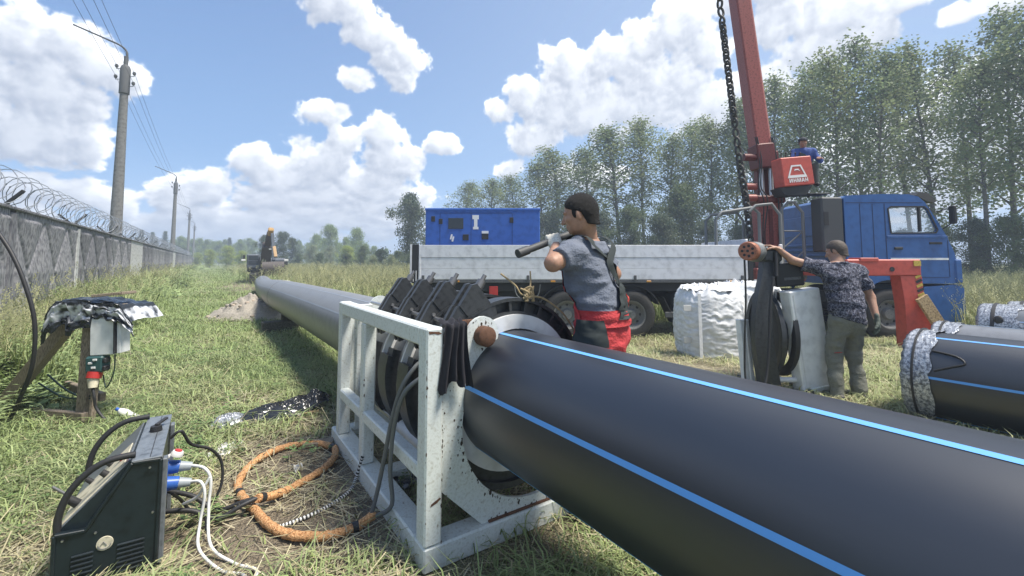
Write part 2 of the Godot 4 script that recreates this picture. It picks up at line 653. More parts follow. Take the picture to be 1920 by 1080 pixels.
	M.skin.subsurf_scatter_enabled = true
	M.skin.subsurf_scatter_strength = 0.1
	mat("hair", Color(0.013, 0.011, 0.010), 0.8)
	relief(M.hair, T.fine, 1.5)
	M.hair.uv1_triplanar = true
	M.hair.uv1_scale = Vector3(9, 3, 9)
	mat("hair_short", Color(0.070, 0.054, 0.043), 0.7)
	mat("shirt_grey", Color(0.150, 0.170, 0.215), 0.9, 0.0, T.soft, 2.0)
	mat("overall_red", Color(0.50, 0.045, 0.050), 0.85, 0.0, T.soft, 2.0)
	mat("overall_dark", Color(0.022, 0.030, 0.030), 0.85)
	mat("red_label", Color(0.62, 0.08, 0.06), 0.7)
	mat("glove_white", Color(0.72, 0.69, 0.60), 0.9, 0.0, T.grunge, 6.0)
	mat("glove_grey", Color(0.10, 0.12, 0.10), 0.9, 0.0, T.grunge, 6.0)
	mat("tube_grey", Color(0.055, 0.058, 0.060), 0.6)
	T.camo = noise_tex(41, 0.035, 3, [[0.0, Color(0.05, 0.055, 0.09)], [0.36, Color(0.07, 0.075, 0.12)], [0.39, Color(0.17, 0.18, 0.24)], [0.52, Color(0.20, 0.21, 0.27)], [0.55, Color(0.42, 0.43, 0.48)], [0.62, Color(0.50, 0.50, 0.54)], [0.65, Color(0.10, 0.10, 0.16)], [1.0, Color(0.08, 0.08, 0.13)]], 512)
	mat("camo", Color(1.5, 1.5, 1.45), 0.9, 0.0, T.camo, 1.0)
	mat("trousers", Color(0.185, 0.190, 0.160), 0.9, 0.0, T.soft, 2.0)
	mat("cap", Color(0.03, 0.035, 0.05), 0.8)
	mat("jacket_blue", Color(0.045, 0.090, 0.30), 0.8, 0.0, T.soft, 2.0)
	mat("vest", Color(0.060, 0.075, 0.070), 0.85)
	for k in ["shirt_grey", "overall_red", "camo", "trousers", "jacket_blue"]:
		relief(M[k], T.bumpy, 0.5)
	mat("tyre", Color(0.040, 0.039, 0.037), 0.85, 0.0, T.grunge, 2.0)
	mat("rim_grey", Color(0.20, 0.20, 0.195), 0.6, 0.0, T.grunge, 3.0)
	mat("frame_black", Color(0.020, 0.021, 0.023), 0.6)
	mat("frame_grey", Color(0.10, 0.105, 0.11), 0.6, 0.0, T.grunge, 2.0)
	mat("alu", Color(0.74, 0.75, 0.78), 0.5, 0.15, T.soft, 0.7)
	mat("cab_blue", Color(0.028, 0.105, 0.315), 0.30, 0.0, T.soft, 0.7)
	mat("cab_dark", Color(0.008, 0.025, 0.09), 0.5)
	mat("duct_grey", Color(0.055, 0.060, 0.065), 0.6)
	mat("visor", Color(0.06, 0.055, 0.05), 0.5)
	mat("glass", Color(0.75, 0.82, 0.84, 0.12), 0.02)
	M.glass.transparency = BaseMaterial3D.TRANSPARENCY_ALPHA
	mat("dark_glass", Color(0.03, 0.035, 0.04), 0.12)
	mat("crane_red", Color(0.34, 0.085, 0.070), 0.5, 0.0, T.grunge, 1.5)
	mat("crane_bright", Color(0.50, 0.080, 0.055), 0.45, 0.0, T.soft, 1.0)
	mat("crane_pink", Color(0.55, 0.28, 0.22), 0.5, 0.0, T.grunge, 1.5)
	mat("crane_dark", Color(0.14, 0.022, 0.020), 0.55, 0.0, T.grunge, 2.0)
	mat("chrome", Color(0.72, 0.73, 0.74), 0.25, 0.6)
	mat("white_print", Color(0.72, 0.72, 0.72), 0.6)
	mat("guard_grey", Color(0.16, 0.17, 0.175), 0.5)
	mat("yellow", Color(0.58, 0.42, 0.07), 0.6, 0.0, T.grunge, 3.0)
	mat("gen_blue", Color(0.032, 0.115, 0.44), 0.4, 0.0, T.soft, 0.8)
	mat("chain", Color(0.055, 0.052, 0.048), 0.6, 0.3)
	T.concrete = noise_tex(51, 0.02, 6, [[0.0, Color(0.42, 0.42, 0.44)], [0.35, Color(0.72, 0.72, 0.74)], [0.6, Color(0.92, 0.92, 0.92)], [1.0, Color(1, 1, 0.98)]], 1024)
	mat("concrete", Color(0.32, 0.32, 0.335), 0.92, 0.0, T.concrete, 0.55)
	M.concrete.uv1_scale = Vector3(0.55, 0.28, 0.55)
	mat("concrete_dark", Color(0.235, 0.235, 0.25), 0.92, 0.0, T.concrete, 0.7)
	M.concrete_dark.uv1_scale = Vector3(0.6, 0.22, 0.6)
	mat("concrete_new", Color(0.52, 0.525, 0.52), 0.9, 0.0, T.grunge, 0.6)
	mat("wire", Color(0.22, 0.24, 0.27), 0.5, 0.5)
	mat("pole_grey", Color(0.20, 0.20, 0.195), 0.9, 0.0, T.grunge, 0.5)
	mat("pole_dark", Color(0.10, 0.105, 0.11), 0.8)
	mat("track", Color(0.06, 0.058, 0.055), 0.8, 0.0, T.grunge, 1.5)
	mat("excav_grey", Color(0.10, 0.115, 0.14), 0.6)
	mat("excav_orange", Color(0.46, 0.28, 0.10), 0.55, 0.0, T.grunge, 1.5)
	mat("excav_rust", Color(0.095, 0.075, 0.065), 0.7, 0.0, T.grunge, 1.5)
	mat("excav_pale", Color(0.58, 0.38, 0.20), 0.6)
	mat("excav_bucket", Color(0.10, 0.085, 0.078), 0.7, 0.0, T.grunge, 1.5)
	mat("earth", Color(0.50, 0.455, 0.385), 0.95, 0.0, T.grunge, 2.0)
	relief(M.earth, T.bumpy, 3.0)
	mat("earth_dark", Color(0.40, 0.33, 0.26), 0.95)
	mat("bag_white", Color(0.76, 0.77, 0.78), 0.65, 0.0, T.soft, 1.5)
	relief(M.bag_white, T.fine, 0.25)
	mat("bag_tab", Color(0.60, 0.60, 0.58), 0.7)
	mat("copper", Color(0.42, 0.17, 0.10), 0.5, 0.2, T.grunge, 3.0)
	mat("motor_grey", Color(0.24, 0.25, 0.25), 0.5, 0.3, T.grunge, 3.0)
	T.film = noise_tex(53, 0.03, 5, [[0.0, Color(0.30, 0.31, 0.33)], [0.35, Color(0.55, 0.56, 0.59)], [0.5, Color(0.75, 0.77, 0.80)], [0.65, Color(1, 1, 1)], [0.8, Color(0.55, 0.57, 0.6)], [1.0, Color(0.95, 0.95, 0.97)]], 512)
	mat("film", Color(0.66, 0.68, 0.71), 0.22, 0.25, T.film, 1.6)
	relief(M.film, T.bumpy, 0.35)
	mat("film_dark", Color.WHITE, 0.25)
	M.film_dark.vertex_color_use_as_albedo = true
	mat("bag_black", Color(0.022, 0.024, 0.028), 0.22)
	relief(M.bag_black, T.bumpy, 0.2)
	M.bag_black.uv1_triplanar = true
	mat("pe_sky_sheen", Color(0.20, 0.21, 0.23), 0.30, 0.0, T.soft, 1.0)  # pale grey paints the sky's reflection onto black pipe
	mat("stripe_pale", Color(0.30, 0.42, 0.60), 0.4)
	mat("teal", Color(0.030, 0.085, 0.085), 0.5)
	mat("green_wire", Color(0.02, 0.045, 0.028), 0.5)
	mat("paper", Color(0.62, 0.62, 0.60), 0.8)


# ---------------------------------------------------------------- ground, grass, trees
func at_of(x: float, z: float) -> Vector2:
	return Vector2(x * cos(PHI) - z * sin(PHI), -x * sin(PHI) - z * cos(PHI))   # (across, along) the pipe


func bump2(p: Vector2, o: Vector2, r: Vector2) -> float:
	var d := (p - o) / r
	return clampf(1.25 - d.length(), 0.0, 1.0)


func bare(x: float, z: float) -> float:
	# 1 where the soil is trodden bare
	var q := at_of(x, z)
	var nz := gnoise.get_noise_2d(x * 1.7 + 40.0, z * 1.7) * 0.9
	var b := 0.0
	b = maxf(b, bump2(q, Vector2(0.50, 3.4), Vector2(1.05, 1.9)) * 1.7)
	b = maxf(b, bump2(q, Vector2(0.6, 4.9), Vector2(0.6, 1.0)) * 1.2)
	b = maxf(b, bump2(q, Vector2(-0.78, 3.35), Vector2(0.38, 0.75)) * 2.0)
	b = maxf(b, bump2(q, Vector2(-1.4, 2.6), Vector2(0.8, 0.45)) * 1.1)
	b = maxf(b, bump2(q, Vector2(0.35, 5.0), Vector2(0.7, 1.6)) * 0.75)
	b = maxf(b, bump2(q, Vector2(1.6, 3.0), Vector2(0.9, 1.6)) * 0.8)
	b = maxf(b, bump2(q, Vector2(3.3, 11.0), Vector2(0.9, 5.0)) * 1.3)      # the strip beyond the long pipe
	b = maxf(b, bump2(q, Vector2(1.2, 14.5), Vector2(1.2, 2.2)) * 1.2)
	b = maxf(b, bump2(q, Vector2(1.6, 30.0), Vector2(1.5, 9.0)) * 1.1)
	b = maxf(b, bump2(q, Vector2(-0.2, 44.0), Vector2(0.8, 14.0)) * 0.8)
	b = maxf(b, bump2(Vector2(x, z), Vector2(3.0, -6.6), Vector2(2.2, 0.9)) * 0.75)
	b = maxf(b, bump2(Vector2(x, z), Vector2(3.0, -11.0), Vector2(6.0, 1.0)) * 0.8)
	return clampf(b + nz * minf(b * 3.0, 1.0) * 0.8, 0.0, 1.0)


func dry(x: float, z: float) -> float:
	# 1 where the grass is mown straw
	var s := smoothstep(-0.4, 1.6, x) * smoothstep(22.0, 14.0, -z) * 0.75
	s = maxf(s, 0.35 * smoothstep(0.5, -0.5, absf(at_of(x, z).x - 0.3) - 1.4) * smoothstep(9.0, 5.0, -z))
	return clampf(s + gnoise.get_noise_2d(x * 0.9, z * 0.9 + 70.0) * 0.6, 0.0, 1.0)


func axis_steps(lo: float, a: float, b: float, hi: float, fine: float) -> PackedFloat32Array:
	var out := PackedFloat32Array()
	var p := a
	var s := fine
	var left := []
	while p > lo:
		s *= 1.25
		p -= s
		left.push_front(p)
	for q in left:
		out.append(q)
	p = a
	while p < b:
		out.append(p)
		p += fine
	s = fine
	while p < hi:
		out.append(p)
		s *= 1.25
		p += s
	out.append(p)
	return out


func make_ground() -> void:
	var mb := MB.new()
	var xs := axis_steps(-420.0, -8.0, 10.0, 420.0, 0.14)
	var zs := axis_steps(-450.0, -13.0, 2.0, 40.0, 0.14)
	var rows := []
	for z in zs:
		var row := PackedVector3Array()
		for x in xs:
			row.append(Vector3(x, gy(x, z), z))
		rows.append(row)
	mb.grid(rows)
	var soil := Color(0.290, 0.245, 0.190)
	var straw := Color(0.400, 0.365, 0.220)
	var green := Color(0.250, 0.305, 0.130)
	for i in mb.v.size():
		var p := mb.v[i]
		var c := green.lerp(straw, dry(p.x, p.z) * 0.9)
		c = c.lerp(soil, bare(p.x, p.z))
		var k := 1.0 + gnoise.get_noise_2d(p.x * 5.0, p.z * 5.0) * 0.5
		mb.c[i] = Color(c.r * k, c.g * k, c.b * k)
	var m := mat("ground", Color.WHITE, 0.95, 0.0, noise_tex(8, 0.05, 5, [[0.0, Color(0.52, 0.5, 0.46)], [0.45, Color(0.85, 0.84, 0.8)], [0.75, Color(1, 0.99, 0.95)], [1.0, Color(1, 0.98, 0.9)]], 1024), 1.4, true)
	m.vertex_color_use_as_albedo = true
	relief(m, T.bumpy, 2.5)
	structure("ground", mb, m)


func blade(mb: MB, p: Vector3, dir: Vector3, h: float, w: float, droop: float, col: Color) -> void:
	# a tapering, arching grass blade of three joints
	mb.tint = col
	var side := dir.cross(Vector3.UP).normalized()
	var q := [p, p + Vector3.UP * h * 0.55 + dir * h * droop * 0.30, p + Vector3.UP * h * (0.95 - droop * 0.35) + dir * h * droop * 0.95]
	var nn := (Vector3.UP * 0.6 - dir * 0.4).normalized()
	var b := mb.v.size()
	mb.vert(q[0] - side * w, nn); mb.vert(q[0] + side * w, nn)
	mb.vert(q[1] - side * w * 0.75, nn); mb.vert(q[1] + side * w * 0.75, nn)
	mb.vert(q[2], nn)
	mb.tri(b, b + 1, b + 3); mb.tri(b, b + 3, b + 2); mb.tri(b + 2, b + 3, b + 4)


func tuft(kind: String, s: int) -> ArrayMesh:
	var r := RandomNumberGenerator.new()
	r.seed = s
	var mb := MB.new()
	var many: int = {"short": 13, "flat": 12, "tall": 15, "straw": 9, "weed": 7, "seed": 6, "clover": 16}[kind]
	for i in many:
		var a := r.randf() * TAU
		var d := Vector3(cos(a), 0, sin(a))
		var p := Vector3(r.randf_range(-1, 1), 0, r.randf_range(-1, 1))
		var k := r.randf_range(0.75, 1.2)
		var col := Color(k, k, k * r.randf_range(0.8, 1.1))
		if kind == "short":
			blade(mb, p * 0.09, d, r.randf_range(0.06, 0.17), 0.0038, r.randf_range(0.2, 1.1), col)
		elif kind == "flat":
			blade(mb, p * 0.11, d, r.randf_range(0.08, 0.2), 0.0036, r.randf_range(1.0, 1.55), Color(col.r, col.g, col.b * 1.15))
		elif kind == "clover":
			var q2 := p * 0.10 + Vector3.UP * r.randf_range(0.02, 0.09)
			mb.tint = col
			for w in 3:
				var e := Vector3(cos(a + w * 2.1), 0.25, sin(a + w * 2.1)) * r.randf_range(0.014, 0.026)
				var sd := e.cross(Vector3.UP) * 0.45
				var b := mb.v.size()
				mb.vert(q2, Vector3.UP); mb.vert(q2 + e * 0.6 + sd, Vector3.UP); mb.vert(q2 + e, Vector3.UP); mb.vert(q2 + e * 0.6 - sd, Vector3.UP)
				mb.tri(b, b + 1, b + 2); mb.tri(b, b + 2, b + 3)
		elif kind == "tall":
			blade(mb, p * 0.13, d, r.randf_range(0.3, 0.75), 0.0055, r.randf_range(0.1, 0.75), col)
		elif kind == "straw":
			# cut stalks lying about
			var q := p * 0.14 + Vector3.UP * r.randf_range(0.01, 0.04)
			var e := q + d * r.randf_range(0.06, 0.19) + Vector3.UP * r.randf_range(-0.012, 0.03)
			mb.tint = col
			var sd := d.cross(Vector3.UP) * 0.0021
			var b := mb.v.size()
			for w in [q - sd, q + sd, e + sd, e - sd]:
				mb.vert(w, Vector3.UP)
			mb.tri(b, b + 1, b + 2); mb.tri(b, b + 2, b + 3)
		elif kind == "seed":
			var top := p * 0.12 + Vector3.UP * r.randf_range(0.7, 1.15) + d * r.randf_range(0.05, 0.25)
			mb.tint = col
			blade(mb, p * 0.1, d, top.y * 1.02, 0.003, 0.22, col)
			mb.tint = Color(k * 1.5, k * 1.25, k * 1.2)
			for q in 9:
				var o := top + Vector3(r.randf_range(-0.025, 0.025), -0.018 * q, r.randf_range(-0.025, 0.025))
				var b := mb.v.size()
				mb.vert(o, d); mb.vert(o + Vector3(0.007, -0.022, 0.004), d); mb.vert(o + Vector3(-0.006, -0.02, -0.004), d)
				mb.tri(b, b + 1, b + 2)
		else:
			# a leafy weed: a stem with paired leaves
			var hh := r.randf_range(0.35, 0.8)
			var base := p * 0.12
			blade(mb, base, d, hh, 0.004, 0.2, Color(0.8 * k, 0.75 * k, 0.6 * k))
			for q in 11:
				var f := 0.25 + 0.75 * q / 11.0
				var o := base + Vector3.UP * hh * f * 0.95 + d * hh * 0.15 * f
				var e := Vector3(cos(q * 2.4), r.randf_range(-0.2, 0.5), sin(q * 2.4)).normalized()
				var ln := r.randf_range(0.06, 0.11) * (1.25 - f * 0.6)
				var sd := e.cross(Vector3.UP).normalized() * ln * 0.27
				mb.tint = col
				var b := mb.v.size()
				var nn := (Vector3.UP + e * 0.2).normalized()
				mb.vert(o, nn); mb.vert(o + e * ln * 0.5 + sd, nn); mb.vert(o + e * ln - Vector3.UP * ln * 0.25, nn); mb.vert(o + e * ln * 0.5 - sd, nn)
				mb.tri(b, b + 1, b + 2); mb.tri(b, b + 2, b + 3)
	return mb.mesh()


func scatter(called: String, mesh: Mesh, m: Material, at: Array, tints: PackedColorArray) -> void:
	var mm := MultiMesh.new()
	mm.transform_format = MultiMesh.TRANSFORM_3D
	mm.use_colors = true
	mm.mesh = mesh
	mm.instance_count = at.size()
	for i in at.size():
		mm.set_instance_transform(i, at[i])
		mm.set_instance_color(i, tints[i])
	var o := MultiMeshInstance3D.new()
	o.name = called
	o.multimesh = mm
	o.material_override = m
	add_child(o, true)
	o.set_meta("kind", "stuff")
	o.set_meta("label", {"trampled_grass": "flattened green grass trodden round the work place", "short_grass": "short trampled green grass covering the site", "long_grass": "long green grass along the wall and field edge", "clover": "low clover leaves among the short grass", "straw": "loose dry straw lying on the ground", "weeds": "leafy green weeds at the foot of the wall", "seeding_grass": "tall seeding grass in the field and by the wall"}.get(called, called))


var pressed := PackedVector2Array()   # where hoses and cables lie on the grass


func press(p: PackedVector3Array) -> void:
	for q in p:
		var w := PF * q
		pressed.append(Vector2(w.x, w.z))


func grass_free(x: float, z: float) -> bool:
	# spots where things stand on the ground
	if x > -3.0 and x < -0.3 and z > -4.8 and z < -1.8:
		for w in pressed:
			if absf(w.x - x) < 0.10 and absf(w.y - z) < 0.10:
				return true
	var q := at_of(x, z)
	if q.x > -0.57 and q.x < -0.12 and q.y > 2.82 and q.y < 3.62:
		return true
	if q.x > 0.9 and q.x < 2.3 and q.y > 2.1 and q.y < 3.95 and (q.x < 1.06 or q.y < 2.26):
		return true
	return false


func make_grass() -> void:
	var m := mat("grass_blades", Color.WHITE, 0.75)
	m.vertex_color_use_as_albedo = true
	m.backlight_enabled = true
	m.backlight = Color(0.55, 0.55, 0.55)
	var kinds := ["short", "flat", "tall", "straw", "weed", "seed", "clover"]
	var lists := [[], [], [], [], [], [], []]
	var cols := [PackedColorArray(), PackedColorArray(), PackedColorArray(), PackedColorArray(), PackedColorArray(), PackedColorArray(), PackedColorArray()]
	var r := RandomNumberGenerator.new()
	r.seed = 99
	for i in 120000:
		var d := exp(r.randf_range(log(1.25), log(75.0)))
		var x := r.randf_range(-1.45, 1.45) * d
		var z := -d
		var q := at_of(x, z)
		if q.x < -2.9 or grass_free(x, z) or (q.x > 0.85 and q.x < 2.3 and q.y > 1.2 and q.y < 4.1 and r.randf() < 0.5):
			continue
		var b := bare(x, z)
		var s := dry(x, z)
		var patch := gnoise.get_noise_2d(x * 1.1 + 9.0, z * 1.1 - 5.0)
		var tall := smoothstep(-1.35, -2.3, q.x + patch * 0.8)                     # along the wall
		tall = maxf(tall, smoothstep(3.4, 5.5, q.x + patch) * smoothstep(12.0, 14.0, d))   # the field behind the pipe and the truck
		tall = maxf(tall, smoothstep(12.6, 13.5, d) * smoothstep(2.0, 4.0, q.x))
		tall = maxf(tall, smoothstep(9.4, 10.2, x) * smoothstep(8.6, 9.6, d))
		
		var k := 0
		var u := r.randf()
		if q.x > 0.78 and q.x < 1.0 and q.y > 1.9 and q.y < 4.1 and r.randf() < 0.8:
			continue
		if q.y < 2.14 and q.y > 1.7 and q.x > 0.7 and q.x < 2.4 and r.randf() < 0.75:
			continue
		if r.randf() < b * 0.93:
			if u < 0.88:
				continue
			k = 3
		elif r.randf() < tall:
			k = 2 if u < 0.62 else (4 if u < (0.88 if q.x < 0.0 else 0.66) else 5)
			if d < 9.0 and q.x > -1.3:
				k = 1
		elif u < 0.15 + s * 0.62:
			k = 3
		else:
			if d < 9.0 and r.randf() < 0.07 and q.x < 1.2:
				k = 6
			elif d < 12.0 and r.randf() < 0.10:
				k = 3
			else:
				k = 1 if r.randf() < (0.72 if q.x > -1.0 and q.x < 1.4 and q.y < 9.0 else 0.35) else 0
		if (k == 5 or k == 2 or k == 4) and d < 2.0 and q.x > -1.3:
			k = 0
		var grow := (1.0 + d / 14.0) * r.randf_range(0.75, 1.3)
		var up := r.randf_range(0.75, 1.25)
		if (k == 2 or k == 4 or k == 5) and x > -5.6 and x < -3.4 and z > -5.0 and z < -3.6:
			k = 0 if r.randf() < 0.8 else 4
			up *= 0.6
		if (k == 2 or k == 4 or k == 5) and q.x < -1.2 and d < 10.0:
			up *= 0.85
		if k < 2:
			up = r.randf_range(0.55, 1.2) * (1.0 + d / 40.0) * (1.35 if q.x < -1.2 else 1.0)
		var t := Transform3D(Basis(Vector3.UP, r.randf() * TAU).scaled(Vector3(grow, up if k != 3 else 1.0, grow)), Vector3(x, gy(x, z) - 0.005, z))
		t.basis = t.basis.rotated(Vector3(r.randf_range(-1, 1), 0, r.randf_range(-1, 1)).normalized(), r.randf_range(0.0, 0.25))
		lists[k].append(t)
		var c := Color(0.255, 0.335, 0.125).lerp(Color(0.430, 0.430, 0.230), clampf(s * 0.85 - 0.05 + r.randf_range(-0.2, 0.3), 0.0, 1.0))
		if k == 2:
			c = Color(0.245, 0.315, 0.125).lerp(Color(0.450, 0.450, 0.230), clampf(0.25 + patch * 0.9 + r.randf_range(-0.3, 0.3), 0.0, 1.0))
		elif k == 3:
			c = Color(0.500, 0.455, 0.310).lerp(Color(0.320, 0.280, 0.180), r.randf())
		elif k == 6:
			c = Color(0.150, 0.235, 0.085)
		elif k == 4:
			c = Color(0.270, 0.350, 0.150)
		elif k == 5:
			c = Color(0.380, 0.380, 0.210)
		var f := r.randf_range(0.75, 1.25)
		cols[k].append(Color(c.r * f, c.g * f, c.b * f))
	var names := ["short_grass", "trampled_grass", "long_grass", "straw", "weeds", "seeding_grass", "clover"]
	for k in 7:
		scatter(names[k], tuft(kinds[k], 60 + k), m, lists[k], cols[k])


func leaf(mb: MB, p: Vector3, size: float, r: RandomNumberGenerator) -> void:
	var a := Vector3(r.randf_range(-1, 1), r.randf_range(-1.2, 0.3), r.randf_range(-1, 1)).normalized()
	var s := a.cross(Vector3(r.randf_range(-1, 1), r.randf_range(-1, 1), r.randf_range(-1, 1))).normalized()
	var nn := a.cross(s)
	var b := mb.v.size()
	mb.vert(p, nn); mb.vert(p + a * size * 0.45 + s * size * 0.36, nn); mb.vert(p + a * size, nn); mb.vert(p + a * size * 0.45 - s * size * 0.36, nn)
	mb.tri(b, b + 1, b + 2); mb.tri(b, b + 2, b + 3)


func grow_tree(kind: String, s: int) -> Array:
	# [wood, leaves] of a tree 10 m tall
	var r := RandomNumberGenerator.new()
	r.seed = s
	var wood := MB.new()
	var leaves := MB.new()
	var birch := kind == "birch"
	var lean := Vector3(r.randf_range(-1, 1), 0, r.randf_range(-1, 1)) * (0.5 if birch else 0.25)
	var spine := PackedVector3Array()
	var rad := []
	for i in 11:
		var f := i / 10.0
		spine.append(Vector3(0, f * 9.7, 0) + lean * f * f + Vector3(sin(f * 5.0 + s), 0, cos(f * 4.0 + s * 2.0)) * 0.16 * f)
		rad.append(lerpf(0.10 if birch else 0.16, 0.012, pow(f, 0.8)))
	wood.tube(spine, rad, 7, false)
	var limbs := {"birch": 36, "round": 46, "conifer": 60, "bush": 40}[kind] as int
	var low: float = {"birch": 0.30, "round": 0.10, "conifer": 0.08, "bush": 0.03}[kind]
	if birch:
		low = [0.24, 0.34, 0.42, 0.20, 0.30, 0.38][s % 6]
	for i in limbs:
		var f := low + (1.0 - low) * pow((i + r.randf()) / limbs, 0.85)
		f = minf(f, 0.985)
		var a := i * 2.39996 + r.randf_range(-0.5, 0.5)
		var o := Vector3(0, f * 9.7, 0) + lean * f * f + Vector3(sin(f * 5.0 + s), 0, cos(f * 4.0 + s * 2.0)) * 0.16 * f
		var g := (f - low) / (1.0 - low)
		var reach := 0.0
		var rise := 0.6
		if birch:
			reach = 1.75 * pow(sin(PI * clampf(0.16 + 0.80 * g, 0.0, 1.0)), 0.8) * r.randf_range(0.45, 1.15)
			rise = r.randf_range(0.7, 1.3)
		elif kind == "round":
			reach = 3.4 * sqrt(maxf(0.02, 1.0 - pow(absf(g - 0.42) / 0.62, 2.0))) * r.randf_range(0.65, 1.05)
			rise = r.randf_range(0.2, 0.9)
		elif kind == "conifer":
			reach = 2.2 * (1.0 - g * 0.95) * r.randf_range(0.7, 1.05)
			rise = -0.12
		else:
			reach = 6.0 * sqrt(maxf(0.02, 1.0 - pow(g, 1.6))) * r.randf_range(0.35, 1.0)
			rise = r.randf_range(0.05, 0.8)
		var dir := Vector3(cos(a), rise, sin(a)).normalized()
		var end := o + dir * reach
		end.y = minf(end.y, 10.0)
		var mid := o.lerp(end, 0.55) + Vector3.UP * reach * 0.10
		if birch:
			end.y -= reach * 0.35
		wood.tube(PackedVector3Array([o, mid, end]), [0.035 * (1.2 - f) + 0.012, 0.016, 0.005], 4, false)
		var clumps := {"birch": 5, "round": 7, "conifer": 6, "bush": 6}[kind] as int
		for q in clumps:
			var h := r.randf_range(0.18, 1.08)
			var p := o.lerp(mid, h / 0.55) if h < 0.55 else mid.lerp(end, (h - 0.55) / 0.45)
			p += Vector3(r.randf_range(-1, 1), r.randf_range(-0.8, 0.5), r.randf_range(-1, 1)) * reach * 0.22
			var k := r.randf_range(0.6, 1.4)
			leaves.tint = Color(k * r.randf_range(0.85, 1.15), k, k * r.randf_range(0.8, 1.1))
			var spread: float = {"birch": 0.33, "round": 0.52, "conifer": 0.34, "bush": 0.85}[kind]
			spread *= r.randf_range(0.6, 1.3)
			var cnt := {"birch": 28, "round": 46, "conifer": 30, "bush": 52}[kind] as int
			for w in cnt:
				var e := Vector3(clampf(r.randfn(), -1.7, 1.7), clampf(r.randfn(), -1.7, 1.7) * (1.25 if birch else 0.75), clampf(r.randfn(), -1.7, 1.7)) * spread * 0.62
				if birch:
					e.y -= absf(r.randfn()) * 0.25
				leaf(leaves, p + e, (r.randf_range(0.085, 0.135) if birch else r.randf_range(0.10, 0.17)) * (1.0 if kind != "bush" else 1.9), r)
	return [wood.mesh(), leaves.mesh()]


func plant(called: String, shape: Array, m_leaf: Material, x: float, z: float, h: float, label: String, category: String, group: String, wide := 1.0) -> void:
	var t := thing(called, label, category, Vector3(x, gy(x, z) - 0.05, z), rng.randf() * TAU, group)
	var k := h / 10.0
	var w := obj("trunk" if category != "bush" else "stems", shape[0], M.bark, t)
	var c := obj("crown" if category != "bush" else "foliage", shape[1], m_leaf, t)
	for o in [w, c]:
		o.scale = Vector3(k * wide, k, k * wide)


func up_to(px: float, py: float, d: float) -> Vector2:
	# where a tree d metres deep, seen px right of the picture's left edge, stands (x) and how tall it is for its tip to reach py
	var s := sin(deg_to_rad(4.0))
	var c := cos(deg_to_rad(4.0))
	var u := (430.0 - py) / 840.0
	var k := d / (c - u * s)
	return Vector2((px - 960.0) / 840.0 * k, EYE + (u * c + s) * k)


func ordinal(i: int) -> String:
	return ["first", "second", "third", "fourth", "fifth", "sixth", "seventh", "eighth", "ninth", "tenth", "eleventh", "twelfth", "thirteenth", "fourteenth", "fifteenth", "sixteenth", "seventeenth", "eighteenth", "nineteenth", "twentieth", "twenty-first", "twenty-second", "twenty-third", "twenty-fourth", "twenty-fifth", "twenty-sixth", "twenty-seventh", "twenty-eighth", "twenty-ninth", "thirtieth", "thirty-first", "thirty-second", "thirty-third", "thirty-fourth"][i]


